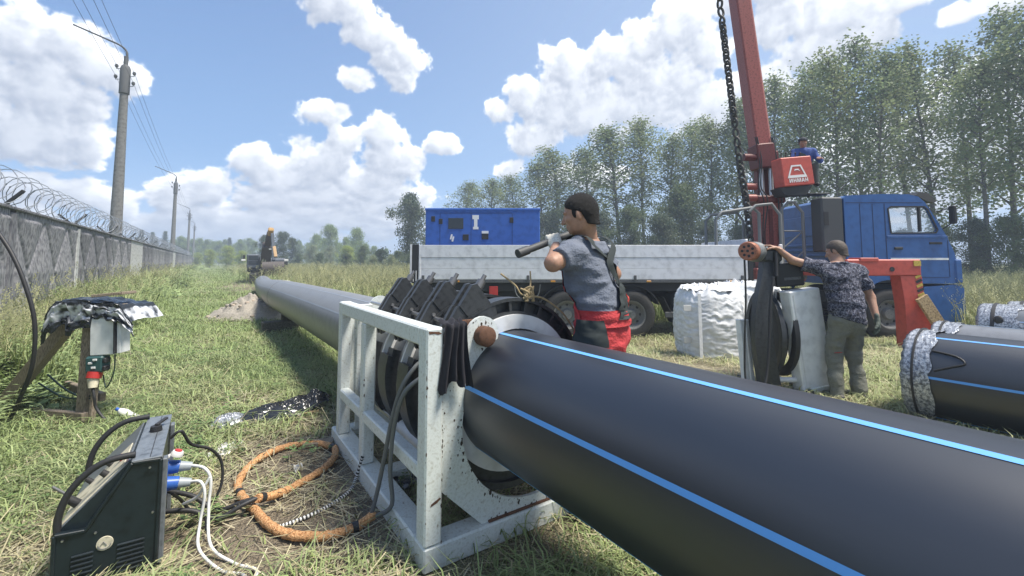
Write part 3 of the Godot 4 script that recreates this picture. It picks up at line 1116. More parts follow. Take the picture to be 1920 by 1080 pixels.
func make_trees() -> void:
	var birches := []
	for i in 6:
		birches.append(grow_tree("birch", 30 + i))
	var rounds := [grow_tree("round", 51), grow_tree("round", 52)]
	var firs := [grow_tree("conifer", 61)]
	var bushes := [grow_tree("bush", 71), grow_tree("bush", 72), grow_tree("bush", 73)]
	# birches from the right edge leftwards: px, tip py, depth
	var row := [
		[1975, -40, 23], [1905, -10, 25], [1868, 5, 29], [1822, 85, 26], [1795, 70, 33], [1728, 60, 30], [1690, 105, 35], [1640, 75, 29], [1598, 60, 33], [1560, 92, 30], [1520, 112, 36], [1488, 150, 32], [1455, 128, 38],
		[1412, 170, 40], [1372, 215, 44], [1330, 218, 42], [1290, 222, 46], [1248, 240, 43], [1205, 216, 47], [1160, 222, 46], [1092, 268, 52], [1046, 274, 55], [1010, 296, 53], [962, 318, 58], [926, 330, 62], [868, 338, 66]]
	for i in row.size():
		var q: Array = row[i]
		var g := up_to(q[0], q[1], q[2])
		plant("birch_tree", birches[(i * 5 + 2) % 6], M.leaf_birch if i % 3 else M.leaf_birch_pale, g.x, -q[2], g.y, "slender birch behind the truck, %s from the right end of its row" % ordinal(i), "tree", "birches behind the truck", 1.15 if q[2] < 40 else (1.4 if i < 19 else 1.9))
	var g := up_to(772, 366, 52.0)
	plant("broadleaf_tree", bushes[1], M.leaf_dark, g.x, -52.0, g.y, "dense dark round tree behind the left end of the truck bed", "tree", "", 0.68)
	# a second, fainter rank far behind the birches
	# undergrowth behind the truck
	var bp := [[1900, 395, 24], [1830, 405, 26], [1760, 420, 28], [1690, 425, 31], [1625, 425, 33], [1560, 430, 32], [1500, 425, 35], [1440, 425, 36], [1385, 420, 38], [1330, 405, 36], [1275, 345, 40], [1240, 400, 37], [1180, 385, 40], [1130, 395, 42], [1075, 385, 46], [1030, 395, 48], [985, 410, 50], [930, 410, 54], [880, 420, 58], [835, 425, 60]]
	for i in bp.size():
		var q: Array = bp[i]
		var p := up_to(q[0], q[1], q[2])
		plant("bush", bushes[i % 3], M.leaf_dark if i % 2 else M.leaf_bush, p.x, -q[2], p.y, "dark bush under the birches, %s from the right" % ordinal(i), "bush", "undergrowth under the birches", 0.75)
	# far left: the woods beyond the field
	var far := [[268, 432, 120, 1], [285, 436, 112, 1], [312, 434, 116, 1], [340, 446, 125, 0], [362, 452, 130, 0], [388, 450, 128, 0], [412, 452, 132, 0], [432, 444, 124, 1], [452, 450, 126, 0], [476, 452, 130, 0], [562, 452, 128, 0], [592, 440, 105, 0], [620, 424, 98, 0], [648, 446, 110, 0], [672, 428, 96, 0], [700, 462, 115, 0], [724, 466, 108, 0], [328, 452, 138, 0], [350, 456, 142, 0], [376, 448, 140, 0], [400, 454, 138, 0], [422, 450, 144, 0], [445, 456, 140, 0], [466, 448, 142, 0], [578, 456, 125, 0], [606, 450, 128, 0], [634, 456, 120, 0], [660, 452, 126, 0], [686, 458, 122, 0], [296, 448, 130, 1], [255, 446, 118, 1]]
	far.sort()
	for i in far.size():
		var q: Array = far[i]
		var p := up_to(q[0], q[1], q[2])
		var fir: bool = q[3] == 1
		plant("fir_tree" if fir else "far_tree", firs[0] if fir else bushes[i % 3], M.leaf_dark if fir else M.leaf_far, p.x, -q[2], p.y, ("far pointed conifer" if fir else "far bushy tree") + " in the woods beyond the field, %s from the left" % ordinal(i), "tree", "woods beyond the field", 1.0 if fir else 0.62)
	var near := [[497, 442, 62, 0], [528, 436, 66, 0], [548, 446, 70, 0]]
	for i in near.size():
		var q: Array = near[i]
		var p := up_to(q[0], q[1], q[2])
		plant("willow_tree", bushes[(i + 1) % 3], M.leaf_dark, p.x, -q[2], p.y, "dark bushy tree right behind the excavator, %s from the left" % ordinal(i), "tree", "trees behind the excavator", 0.6)
	var scrub := [[395, 468, 85, 1], [430, 462, 80, 1], [455, 470, 76, 1], [372, 474, 95, 1], [345, 468, 100, 0], [585, 460, 74, 2], [618, 462, 70, 2], [652, 462, 66, 1], [600, 474, 60, 0], [680, 462, 58, 0], [712, 468, 52, 0], [745, 470, 48, 0], [560, 476, 64, 0], [648, 474, 56, 0], [700, 478, 46, 2], [735, 478, 42, 2], [780, 462, 44, 0]]
	for i in scrub.size():
		var q: Array = scrub[i]
		var p := up_to(q[0], q[1], q[2])
		plant("bush", bushes[(i + 1) % 3], [M.leaf_bush, M.leaf_lime, M.leaf_willow][q[3]], p.x, -q[2], maxf(p.y, 1.4), "%s bush in the overgrown field, %s of its row from the left" % [["grey-green", "bright yellow-green", "silvery willow"][q[3]], ordinal(i)], "bush", "bushes in the field", 0.85)


# ---------------------------------------------------------------- the pipes and the joining machine
const PA := 1.5     # the pipe's axis: across, height, radius
const PY := 0.76
const PR := 0.355


func along(mb_at: Vector3) -> Transform3D:
	# a lathe lying along the pipe: its y is "away" along the pipe
	return Transform3D(Basis(Vector3.RIGHT, -PI / 2), mb_at)


func stripe_on(axis: Vector3, r: float, deg: float, t0: float, t1: float, w: float, mb: MB) -> void:
	# a band on a straight pipe; deg: from straight up, towards the right
	var rows := []
	for i in 2:
		var row := PackedVector3Array()
		for k in 4:
			var a := deg_to_rad(deg) + (k / 3.0 - 0.5) * w / r
			row.append(axis + Vector3(sin(a) * (r + 0.0015), cos(a) * (r + 0.0015), -(t0 if i == 0 else t1)))
		rows.append(row)
	mb.grid(rows)


func make_pipes() -> void:
	var o := pipe_thing("plastic_pipe", "big black plastic pipe with blue stripes running from the machine past the camera", "pipe", PA, 0.0)
	var mb := MB.new()
	mb.lathe(PackedVector2Array([Vector2(0.318, -6.0), Vector2(PR, -6.0), Vector2(PR, 2.775), Vector2(0.318, 2.775), Vector2(0.318, -6.0)]), 96, along(Vector3(0, PY, 0)))
	obj("pipe_wall", mb, M.pe, o)
	for k in 6:
		mb = MB.new()
		stripe_on(Vector3(0, PY, 0), PR, -14.5 - 60.0 * k, -6.0, 2.775, 0.021, mb)
		obj("blue_stripe", mb, M.stripe, o)
	# the pipe string already joined, running off to the excavator
	o = pipe_thing("plastic_pipe", "long joined black pipe, sky sheen painted in as grey, lying away towards the excavator", "pipe", PA, 8.0)
	mb = pmb(PA, 8.0)
	var path := PackedVector3Array()
	for p in [[1.5, 0.76, 2.8], [1.5, 0.76, 5.0], [1.5, 0.74, 8.0], [1.5, 0.70, 11.8], [1.56, 0.64, 14.0], [1.72, 0.54, 17.0], [1.98, 0.46, 21.0], [2.3, 0.42, 25.5]]:
		path.append(L(p[0], p[1], p[2]))
	path = smooth(path, 5)
	mb.tube(path, PR, 56)
	obj("pipe_wall", mb, M.pe_far_sheen, o)
	for deg in [-20.0, -58.0, 42.0]:
		mb = pmb(PA, 8.0)
		var rows := []
		for q in path:
			var row := PackedVector3Array()
			for k in 3:
				var a := deg_to_rad(deg) + (k - 1.0) * 0.020
				row.append(q + Vector3(sin(a), cos(a), 0) * (PR + 0.002))
			rows.append(row)
		mb.grid(rows)
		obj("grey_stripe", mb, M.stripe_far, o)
	for q in [[1.5, 0.703, 11.6]]:
		mb = pmb(PA, 8.0)
		mb.lathe(PackedVector2Array([Vector2(PR - 0.01, -0.035), Vector2(PR + 0.006, -0.022), Vector2(PR + 0.003, 0.0), Vector2(PR + 0.006, 0.022), Vector2(PR - 0.01, 0.035)]), 48, along(L(q[0], q[1], q[2])))
		obj("weld_bead", mb, M.pe_far_sheen, o)
	# timber it rests on
	var b := pipe_thing("timber_block", "dark squared timber block under the long pipe", "timber", 1.55, 10.9)
	mb = pmb(1.55, 10.9)
	mb.box(L(1.47, 0.14, 10.9), Vector3(0.95, 0.17, 0.30), 0.012)
	obj("beam", mb, M.wood_dark, b)
	mb = pmb(1.55, 10.9)
	mb.box(L(1.6, 0.03, 10.75), Vector3(0.9, 0.05, 0.16), 0.008)
	obj("board", mb, M.wood_dark, b)
	mb = pmb(1.55, 10.9)
	mb.box(L(1.62, 0.29, 10.95), Vector3(0.5, 0.12, 0.2), 0.008)
	obj("wedge", mb, M.wood_dark, b)


func sector(o: Vector2, r0: float, r1: float, a0: float, a1: float, steps := 28) -> PackedVector2Array:
	var p := arc(o, r1, a0, a1, steps)
	var q := arc(o, r0, a1, a0, steps)
	p.append_array(q)
	return p


func make_machine() -> void:
	var o := pipe_thing("pipe_fusion_machine", "white steel frame machine with black clamps gripping the pipes where they are joined", "machine", 1.6, 3.0)
	var lay := func(called: String, m: Material, build: Callable) -> MeshInstance3D:
		var mb := pmb(1.6, 3.0)
		build.call(mb)
		return obj(called, mb, m, o)
	var white: Material = M.paint_worn
	var bars := [
		["base_beam", L(0.92, 0.0, 3.96), L(1.05, 0.12, 2.26)], ["base_beam", L(0.92, 0.0, 2.255), L(2.28, 0.12, 2.12)], ["base_beam", L(0.92, 0.0, 4.09), L(2.28, 0.12, 3.965)], ["base_beam", L(2.15, 0.0, 3.96), L(2.28, 0.12, 2.26)],
		["base_beam", L(1.053, 0.01, 3.16), L(2.147, 0.11, 3.04)],
		["corner_post", L(0.92, 0.122, 2.225), L(1.015, 1.18, 2.12)], ["frame_post", L(0.925, 0.122, 3.29), L(1.01, 1.079, 3.2)], ["frame_post", L(0.922, 0.122, 3.94), L(1.012, 1.18, 3.85)],
		["top_rail", L(0.923, 1.08, 3.848), L(1.012, 1.178, 2.228)], ["middle_rail", L(0.923, 0.41, 3.848), L(1.0, 0.487, 3.293)], ["middle_rail", L(0.923, 0.41, 3.198), L(1.0, 0.487, 2.228)],
		["brace_plate", L(1.06, 0.122, 3.905), L(1.20, 1.15, 3.885)]]
	for q in bars:
		lay.call(q[0], white, func(mb): mb.span(q[1], q[2], 0.009))
	# end plates with the cradle cut out
	for t in [2.16, 3.92]:
		var p := PackedVector2Array()
		p.append_array(PackedVector2Array([Vector2(1.016, 1.08), Vector2(1.016, 0.36), Vector2(1.26, 0.122), Vector2(2.06, 0.122), Vector2(2.147, 0.26), Vector2(2.147, 0.7), Vector2(2.06, 0.66)]))
		p.append_array(arc(Vector2(1.60, 0.64), 0.46, 0, -222, 34))
		p.append_array(arc(Vector2(1.263, 1.115), 0.10, -60, 150, 12))
		p.append(Vector2(1.13, 1.09))
		lay.call("end_plate", white, func(mb): mb.prism(p, -t - 0.011, -t + 0.011))
	# paint knocked off along the edges of the plate and the corner post
	var chips := pmb(1.6, 3.0)
	var cr := RandomNumberGenerator.new()
	cr.seed = 21
	for i in 150:
		var p := Vector2.ZERO
		var u := cr.randf()
		if u < 0.45:
			var a := deg_to_rad(cr.randf_range(150.0, 262.0))
			p = Vector2(1.60, 0.64) + Vector2(cos(a), sin(a)) * (0.463 + absf(cr.randfn()) * 0.016)
		elif u < 0.6:
			var a := cr.randf() * TAU
			p = Vector2(1.26, 1.11) + Vector2(cos(a), sin(a)) * cr.randf_range(0.06, 0.098)
		elif u < 0.72:
			p = Vector2(cr.randf_range(1.03, 1.22), cr.randf_range(0.40, 1.0))
		elif u < 0.86:
			p = Vector2(1.018 + absf(cr.randfn()) * 0.006, cr.randf_range(0.15, 1.1))
		else:
			p = Vector2(cr.randf_range(1.2, 2.0), 0.13 + absf(cr.randfn()) * 0.02)
		if p.x < 1.02 and p.y < 0.4 or p.distance_to(Vector2(1.60, 0.64)) < 0.462 or (p.y > 0.95 and p.distance_to(Vector2(1.263, 1.115)) > 0.098):
			continue
		var s := 0.0022 + 0.009 * pow(cr.randf(), 3.0)
		var q := PackedVector3Array()
		for k in 7:
			var e := TAU * k / 7.0
			var rr2 := s * cr.randf_range(0.5, 1.3)
			q.append(L(p.x + cos(e) * rr2 * 0.8, p.y + sin(e) * rr2 * 1.3, 2.1478))
		chips.face(q, Vector3(0, 0, 1))
	for i in 60:
		if i % 3 == 2 and i > 24:
			continue
		# down the two front edges of the corner post and the posts behind
		var t: float = [2.1185, 2.1185, 3.1985][i % 3]
		var x: float = [0.922, 1.012, 0.927][i % 3] + cr.randfn() * 0.003
		x = clampf(x, 0.9215, 1.0135)
		var y := cr.randf_range(0.13, 1.07)
		var s := 0.002 + 0.006 * pow(cr.randf(), 2.0)
		var q := PackedVector3Array()
		for k in 6:
			var e := TAU * k / 6.0
			q.append(L(clampf(x + cos(e) * s * 0.6, 0.921, 1.014), y + sin(e) * s * cr.randf_range(0.6, 2.4), t))
		chips.face(q, Vector3(0, 0, 1))
	obj("paint_chips", chips, M.chip, o).set_meta("kind", "stuff")
	lay.call("rust_streak", M.rust, func(mb):
		mb.face(PackedVector3Array([L(0.955, 0.325, 2.1183), L(1.0, 0.345, 2.1183), L(1.008, 0.338, 2.1183), L(0.985, 0.322, 2.1183), L(0.95, 0.312, 2.1183)]), Vector3(0, 0, 1)))
	lay.call("rust_streak", M.rust, func(mb):
		mb.face(PackedVector3Array([L(0.93, 1.165, 2.1183), L(0.985, 1.16, 2.1183), L(1.005, 1.148, 2.1183), L(0.98, 1.145, 2.1183), L(0.965, 1.152, 2.1183), L(0.935, 1.15, 2.1183)]), Vector3(0, 0, 1)))
	lay.call("plate_weld", M.rust, func(mb): mb.rod(L(1.3, 0.124, 2.145), L(2.05, 0.124, 2.145), 0.009, -1.0, 6))
	lay.call("pivot_bolt", M.rust, func(mb):
		mb.lathe(PackedVector2Array([Vector2(0, 0.05), Vector2(0.042, 0.05), Vector2(0.054, 0.04), Vector2(0.054, -0.02), Vector2(0, -0.02)]), 20, Transform3D(Basis(Vector3.RIGHT, PI / 2), L(1.258, 1.112, 2.13))))
	lay.call("pivot_bracket", M.rust, func(mb): mb.span(L(1.135, 1.06, 2.19), L(1.225, 1.20, 2.175), 0.006))
	# the four clamps
	var ts := [2.27, 2.62, 2.98, 3.36]
	var c := Vector2(1.51, 0.765)
	for k in 4:
		var t: float = ts[k]
		var low := lay.call("lower_clamp", M.black_iron, func(mb):
			mb.prism(sector(c, 0.442, 0.50, 160, 372), -t - 0.045, -t + 0.045)
			mb.prism(sector(c, 0.50, 0.535, 165, 368), -t - 0.075, -t + 0.075)) as MeshInstance3D
		var lugs := pmb(1.6, 3.0)
		for s in [-0.032, 0.032]:
			lugs.prism(PackedVector2Array([Vector2(1.045, 1.10), Vector2(1.145, 1.265), Vector2(1.165, 1.27), Vector2(1.255, 1.155), Vector2(1.19, 1.02), Vector2(1.08, 0.98)]), -t + s - 0.014, -t + s + 0.014)
		obj("lug", lugs, M.black_iron, low)
		var up := lay.call("upper_clamp", M.black_iron, func(mb):
			mb.prism(sector(c, 0.455, 0.52, 8, 138), -t - 0.012, -t + 0.012)
			mb.prism(sector(c, 0.515, 0.535, 6, 138), -t - 0.055, -t + 0.055)
			mb.prism(sector(c, 0.44, 0.455, 6, 140), -t - 0.055, -t + 0.055)) as MeshInstance3D
		for r in 10:
			var a := deg_to_rad(14.0 + r * 13.0)
			var rb := pmb(1.6, 3.0)
			var e := Vector2(cos(a), sin(a))
			rb.bar(L(c.x + e.x * 0.453, c.y + e.y * 0.453, t), L(c.x + e.x * 0.517, c.y + e.y * 0.517, t), 0.10, 0.018, 0.0, Vector3(-e.y, e.x, 0))
			obj("rib", rb, M.black_iron, up)
		lugs = pmb(1.6, 3.0)
		for s in [-0.036, 0.036]:
			lugs.prism(PackedVector2Array([Vector2(1.155, 1.27), Vector2(1.235, 1.385), Vector2(1.265, 1.39), Vector2(1.395, 1.225), Vector2(1.33, 1.12), Vector2(1.26, 1.15)]), -t + s - 0.016, -t + s + 0.016)
		obj("lug", lugs, M.black_iron, up)
		var bolt := lay.call("clamp_bolt", M.steel_dark, func(mb):
			mb.rod(L(1.10, 1.05, t), L(1.345, 1.435, t), 0.013, -1.0, 10)
			mb.rod(L(1.30, 1.364, t), L(1.325, 1.404, t), 0.026, -1.0, 6)) as MeshInstance3D
		for q in [Vector2(1.16, 1.19), Vector2(1.19, 1.10)]:
			var dots := pmb(1.6, 3.0)
			dots.rod(L(q.x, q.y, t - 0.047), L(q.x, q.y, t - 0.056), 0.011, -1.0, 10)
			obj("rivet", dots, M.steel, low)
		lay.call("insert_ring", M.liner, func(mb): mb.prism(sector(c, 0.357, 0.439 if k == 0 else 0.396, 0, 360, 64), -t - 0.05, -t + 0.075))
		lay.call("edge_ring", M.liner, func(mb): mb.prism(sector(c, 0.47, 0.515, 140, 290, 24), -t - 0.105, -t - 0.085)) if k < 3 else null
	# hydraulics
	for q in [[1.09, 1.085, 2.35, 2.93, 0.047], [1.105, 0.43, 2.3, 2.95, 0.05], [1.93, 0.43, 2.3, 2.95, 0.05]]:
		lay.call("hydraulic_cylinder", M.paint_white, func(mb): mb.lathe(PackedVector2Array([Vector2(0, q[2]), Vector2(q[4] * 0.8, q[2]), Vector2(q[4], q[2] + 0.02), Vector2(q[4], q[3] - 0.02), Vector2(q[4] * 0.8, q[3]), Vector2(0, q[3])]), 20, along(L(q[0], q[1], 0))))
		lay.call("piston_rod", M.steel, func(mb): mb.rod(L(q[0], q[1], q[3]), L(q[0], q[1], 3.86), 0.02))
	lay.call("guide_rod", M.steel, func(mb): mb.rod(L(1.17, 1.165, 2.3), L(1.17, 1.165, 3.86), 0.013))
	lay.call("hose_coupling", M.red_paint, func(mb):
		mb.rod(L(1.085, 0.80, 2.5), L(1.085, 0.84, 2.5), 0.02)
		mb.rod(L(1.11, 0.83, 2.5), L(1.13, 0.85, 2.47), 0.015))
	for q in [[1.12, 1.02, 2.47, 1.10, 0.86, 2.5, 1.06, 0.5, 2.42, 1.08, 0.3, 2.4], [1.13, 1.0, 2.6, 1.1, 0.75, 2.62, 1.08, 0.5, 2.55, 1.12, 0.25, 2.45]]:
		lay.call("inner_hose", M.rubber, func(mb): mb.tube(smooth(PackedVector3Array([L(q[0], q[1], q[2]), L(q[3], q[4], q[5]), L(q[6], q[7], q[8]), L(q[9], q[10], q[11])])), 0.012, 8))
	# gravel-filled sack lumps lying inside the frame are the pebbles seen through it
	var st := pipe_thing("dark_stones", "heap of dark stones lying inside the machine's base frame", "stones", 1.2, 2.95)
	var r := RandomNumberGenerator.new()
	r.seed = 8
	for i in 34:
		var mb := MB.new()
		var s := r.randf_range(0.018, 0.036)
		mb.ball(Vector3.ZERO, Vector3(s, s * 0.7, s * 0.9), 8)
		obj("stone", mb, M.stone if i % 3 else M.stone_pale, st, Vector3(r.randf_range(-0.13, 0.22), s * 0.6 + r.randf_range(0.0, 0.06), r.randf_range(-0.17, 0.12)))
	ground_board()
	# the rag over the corner
	var rows := []
	for i in 22:
		var f := i / 21.0
		var row := PackedVector3Array()
		for j in 31:
			var u := j / 30.0
			var fold := sin(u * 21.0 + f * 1.5) * 0.016 * (0.35 + f) + sin(u * 9.0 + 1.0) * 0.012
			var ln: float = 0.30 + 0.05 * sin(u * 7.0 + 0.6) + (0.06 if u > 0.55 and u < 0.8 else 0.0) + 0.012 * sin(u * 31.0)
			var drop := f * (ln + 0.10)
			var a := 1.005 + u * 0.135 + 0.012 * sin(f * 4.0 + u * 3.0)
			if drop < 0.10:
				row.append(L(a, 1.20 + 0.008 * sin(u * 14.0) + 0.010 * sin(f * 30.0), 2.205 - drop))
			else:
				row.append(L(a + (u - 0.5) * 0.03 * f, 1.20 - (drop - 0.10), 2.10 - 0.016 * sqrt(f) + fold))
		rows.append(row)
	var mb := pmb(1.07, 2.1)
	mb.grid(rows)
	lone("rag", mb, M.rag, "black rag draped over the front corner of the white machine frame", "rag", W(1.07, 0, 2.1), PHI)
	# rope knotted on the first clamp
	var rp := pipe_thing("rope", "frayed tan rope knotted over the black clamp arch", "rope", 1.62, 2.27)
	mb = pmb(1.62, 2.27)
	mb.tube(smooth(PackedVector3Array([L(1.50, 1.44, 2.34), L(1.56, 1.37, 2.27), L(1.60, 1.31, 2.25), L(1.70, 1.295, 2.2), L(1.80, 1.245, 2.2), L(1.90, 1.165, 2.2), L(2.0, 1.02, 2.2), L(2.04, 0.86, 2.22)])), 0.006, 6)
	obj("long_end", mb, M.rope, rp)
	mb = pmb(1.62, 2.27)
	mb.tube(smooth(PackedVector3Array([L(1.74, 1.45, 2.36), L(1.70, 1.38, 2.30), L(1.64, 1.32, 2.24)])), 0.005, 6)
	obj("short_end", mb, M.rope, rp)
	mb = pmb(1.62, 2.27)
	for i in 12:
		mb.tube(smooth(PackedVector3Array([L(1.60 + r.randf_range(-0.04, 0.04), 1.33 + r.randf_range(-0.03, 0.03), 2.23), L(1.62 + r.randf_range(-0.04, 0.04), 1.33 + r.randf_range(-0.05, 0.04), 2.20), L(1.62 + r.randf_range(-0.05, 0.05), 1.30 + r.randf_range(-0.05, 0.03), 2.21)]), 4), 0.007, 6)
	obj("knot", mb, M.rope, rp)


func ground_board() -> void:
	var mb := pmb(0.75, 3.95)
	mb.bar(L(0.70, 0.03, 4.06), L(0.92, 0.035, 3.98), 0.10, 0.035, 0.005)
	lone("board", mb, M.wood_grey, "short weathered board on the ground at the back corner of the white frame", "board", W(0.75, 0, 3.95), PHI)


func make_hoses() -> void:
	var h := pipe_thing("hydraulic_hose", "grey hose pair hanging from the machine into the orange sleeve", "hose", 0.86, 2.65)
	var ends := [[[1.10, 0.96, 2.46], [1.0, 0.94, 2.42], [0.92, 0.83, 2.44], [0.89, 0.66, 2.50], [0.875, 0.42, 2.58], [0.86, 0.2, 2.65], [0.84, 0.06, 2.69]], [[1.08, 0.90, 2.36], [0.99, 0.885, 2.34], [0.905, 0.80, 2.38], [0.885, 0.6, 2.47], [0.89, 0.35, 2.53], [0.91, 0.15, 2.55], [0.86, 0.06, 2.65]]]
	for q in ends:
		var ps := PackedVector3Array()
		for p in q:
			ps.append(L(p[0], p[1], p[2]))
		var mb := pmb(0.86, 2.65)
		mb.tube(smooth(ps), 0.0125, 10)
		obj("hose", mb, M.rubber_grey, h)
	var o := pipe_thing("hose_bundle", "long hose bundle in a worn orange sleeve looped on the ground", "hose", 0.5, 3.2)
	var ctrl := PackedVector3Array()
	for p in [[0.85, 0.05, 2.69], [0.74, 0.032, 2.66], [0.61, 0.032, 2.66], [0.50, 0.032, 2.72], [0.40, 0.032, 2.83], [0.335, 0.032, 2.98], [0.29, 0.032, 3.18], [0.235, 0.032, 3.40], [0.225, 0.032, 3.60], [0.30, 0.032, 3.84], [0.45, 0.034, 4.02], [0.62, 0.034, 4.08], [0.80, 0.034, 4.0], [0.89, 0.034, 3.83], [0.83, 0.034, 3.62], [0.69, 0.034, 3.46], [0.52, 0.034, 3.34], [0.40, 0.05, 3.26], [0.30, 0.088, 3.19]]:
		ctrl.append(L(p[0], p[1], p[2]))
	var path := smooth(ctrl, 8)
	var mb := pmb(0.5, 3.2)
	var rr := []
	var r := RandomNumberGenerator.new()
	r.seed = 5
	for i in path.size():
		rr.append(0.0245 + 0.0018 * sin(i * 1.9) + r.randf_range(-0.0014, 0.0014))
		path[i] += Vector3(r.randf_range(-1, 1), 0, r.randf_range(-1, 1)) * 0.004
	mb.tube(path, rr, 14)
	press(path)
	obj("sleeve", mb, M.orange, o)
	for f in [0.405, 0.05, 0.72, 0.99]:
		var i := int(f * (path.size() - 3))
		mb = pmb(0.5, 3.2)
		mb.tube(PackedVector3Array([path[i], path[i + 1], path[i + 2]]), 0.0275, 14)
		obj("tape_wrap", mb, M.rubber, o)
	# two black hoses on to the control unit
	for s in 2:
		mb = pmb(0.5, 3.2)
		var y := 0.10 - 0.03 * s
		mb.tube(smooth(PackedVector3Array([L(0.31, 0.088, 3.2), L(0.22, 0.075, 3.22 - 0.04 * s), L(0.10, 0.05 - 0.01 * s, 3.26 - 0.08 * s), L(-0.02, y + 0.03, 3.34 - 0.12 * s), L(-0.16, 0.17 - 0.05 * s, 3.42 - 0.16 * s)])), 0.0135, 8)
		obj("hose", mb, M.rubber, o)
	# black and white spiral cord
	mb = pmb(0.6, 3.1)
	path = smooth(PackedVector3Array([L(0.93, 0.18, 3.2), L(0.90, 0.03, 3.24), L(0.83, 0.016, 3.12), L(0.72, 0.016, 3.03), L(0.60, 0.016, 2.97), L(0.46, 0.02, 2.93), L(0.36, 0.016, 2.93)]), 14)
	press(path)
	for i in path.size() - 1:
		mb.tint = Color(0.72, 0.72, 0.70) if i % 2 else Color(0.02, 0.02, 0.022)
		mb.rod(path[i], path[i + 1] + (path[i + 1] - path[i]) * 0.05, 0.012, 0.010, 8)
	lone("spiral_cord", mb, M.vertex, "thin black and white striped cord on the ground beside the orange sleeve", "cord", W(0.6, 0, 3.1), PHI)


func make_control_unit() -> void:
	var o := pipe_thing("control_unit", "dark green steel control unit with sloping cream panel and blue sockets", "control unit", -0.33, 3.2)
	var pr := PackedVector2Array([Vector2(-0.515, 0.03), Vector2(-0.518, 0.30), Vector2(-0.415, 0.292), Vector2(-0.262, 0.552), Vector2(-0.152, 0.546), Vector2(-0.155, 0.03)])
	var mb := pmb(-0.33, 3.2)
	mb.prism(pr, -3.55, -2.885)
	var body := obj("housing", mb, M.unit_green, o)
	# side sheets stand proud with a folded rim
	for t in [2.872, 3.563]:
		mb = pmb(-0.33, 3.2)
		mb.prism(pr, -t - 0.012, -t + 0.012)
		var side := obj("side_sheet", mb, M.unit_green, o)
		if t < 3.0:
			for k in pr.size():
				mb = pmb(-0.33, 3.2)
				var a := pr[k]
				var b := pr[(k + 1) % pr.size()]
				mb.bar(L(a.x, a.y, t - 0.016), L(b.x, b.y, t - 0.016), 0.014, 0.012, 0.003, Vector3(0, 0, 1))
				obj("rim", mb, M.unit_green, side)
			for col in 2:
				for k in 7:
					mb = pmb(-0.33, 3.2)
					var x: float = [-0.42, -0.25][col]
					mb.box(L(x, 0.07 + 0.02 * k, t - 0.016), Vector3(0.075 if col == 0 else 0.10, 0.006, 0.010), 0.002, Basis(Vector3.RIGHT, 0.5))
					obj("vent_louvre", mb, M.unit_green, side)
			mb = pmb(-0.33, 3.2)
			mb.lathe(PackedVector2Array([Vector2(0, 0.004), Vector2(0.030, 0.004), Vector2(0.031, 0.0)]), 24, Transform3D(Basis(Vector3.RIGHT, PI / 2), L(-0.345, 0.213, t - 0.012)))
			var stick := obj("round_sticker", mb, M.cream, side)
			mb = pmb(-0.33, 3.2)
			for q in [[-0.014, -0.004, -0.004, 0.010], [-0.004, 0.010, 0.008, -0.008]]:
				mb.bar(L(-0.345 + q[0], 0.213 + q[1], t - 0.018), L(-0.345 + q[2], 0.213 + q[3], t - 0.018), 0.002, 0.004, 0.0, Vector3(0, 0, 1))
			for k in 20:
				var an := PI + 0.15 + k * 0.145
				mb.box(L(-0.345 + cos(an) * 0.023, 0.213 + sin(an) * 0.023, t - 0.018), Vector3(0.003, 0.004, 0.002), 0.0)
			obj("sticker_print", mb, M.grey_print, side)
			for q in [Vector2(-0.195, 0.515), Vector2(-0.38, 0.27), Vector2(-0.175, 0.3), Vector2(-0.49, 0.27), Vector2(-0.175, 0.06)]:
				mb = pmb(-0.33, 3.2)
				mb.rod(L(q.x, q.y, t - 0.012), L(q.x, q.y, t - 0.018), 0.006, 0.004, 8)
				obj("screw", mb, M.steel, side)
	# top sheet with its lid seam
	mb = pmb(-0.33, 3.2)
	mb.span(L(-0.266, 0.553, 3.578), L(-0.148, 0.562, 2.855), 0.003)
	obj("top_sheet", mb, M.unit_top, o)
	mb = pmb(-0.33, 3.2)
	mb.span(L(-0.198, 0.562, 3.57), L(-0.195, 0.564, 2.87))
	obj("seam", mb, M.rubber, o)
	mb = pmb(-0.33, 3.2)
	mb.rod(L(-0.205, 0.564, 3.28), L(-0.205, 0.59, 3.28), 0.03, 0.026, 14)
	mb.bar(L(-0.205, 0.595, 3.28), L(-0.165, 0.598, 3.38), 0.02, 0.012, 0.004)
	obj("valve_knob", mb, M.rubber, o)
	# the sloping panel: dark board, cream plate, knobs and a red switch
	mb = pmb(-0.33, 3.2)
	mb.prism(PackedVector2Array([Vector2(-0.512, 0.30), Vector2(-0.272, 0.552), Vector2(-0.262, 0.548), Vector2(-0.415, 0.292)]), -3.53, -2.892)
	obj("panel_wedge", mb, M.unit_green, o)
	var sl := (Vector2(-0.272, 0.552) - Vector2(-0.512, 0.30)).normalized()
	var up := Vector2(-sl.y, sl.x)
	var on := func(f: float, t: float, lift: float) -> Vector3:
		var p := Vector2(-0.512, 0.30) + sl * (f * 0.348) + up * lift
		return L(p.x, p.y, t)
	var bs := Basis(Vector3(sl.x, sl.y, 0), Vector3(up.x, up.y, 0), Vector3(0, 0, 1))
	mb = pmb(-0.33, 3.2)
	mb.box(on.call(0.5, 3.215, 0.003), Vector3(0.335, 0.008, 0.63), 0.002, bs)
	obj("panel_board", mb, M.unit_top, o)
	mb = pmb(-0.33, 3.2)
	mb.box(on.call(0.48, 3.06, 0.009), Vector3(0.31, 0.006, 0.30), 0.002, bs)
	var cream := obj("cream_panel", mb, M.cream, o)
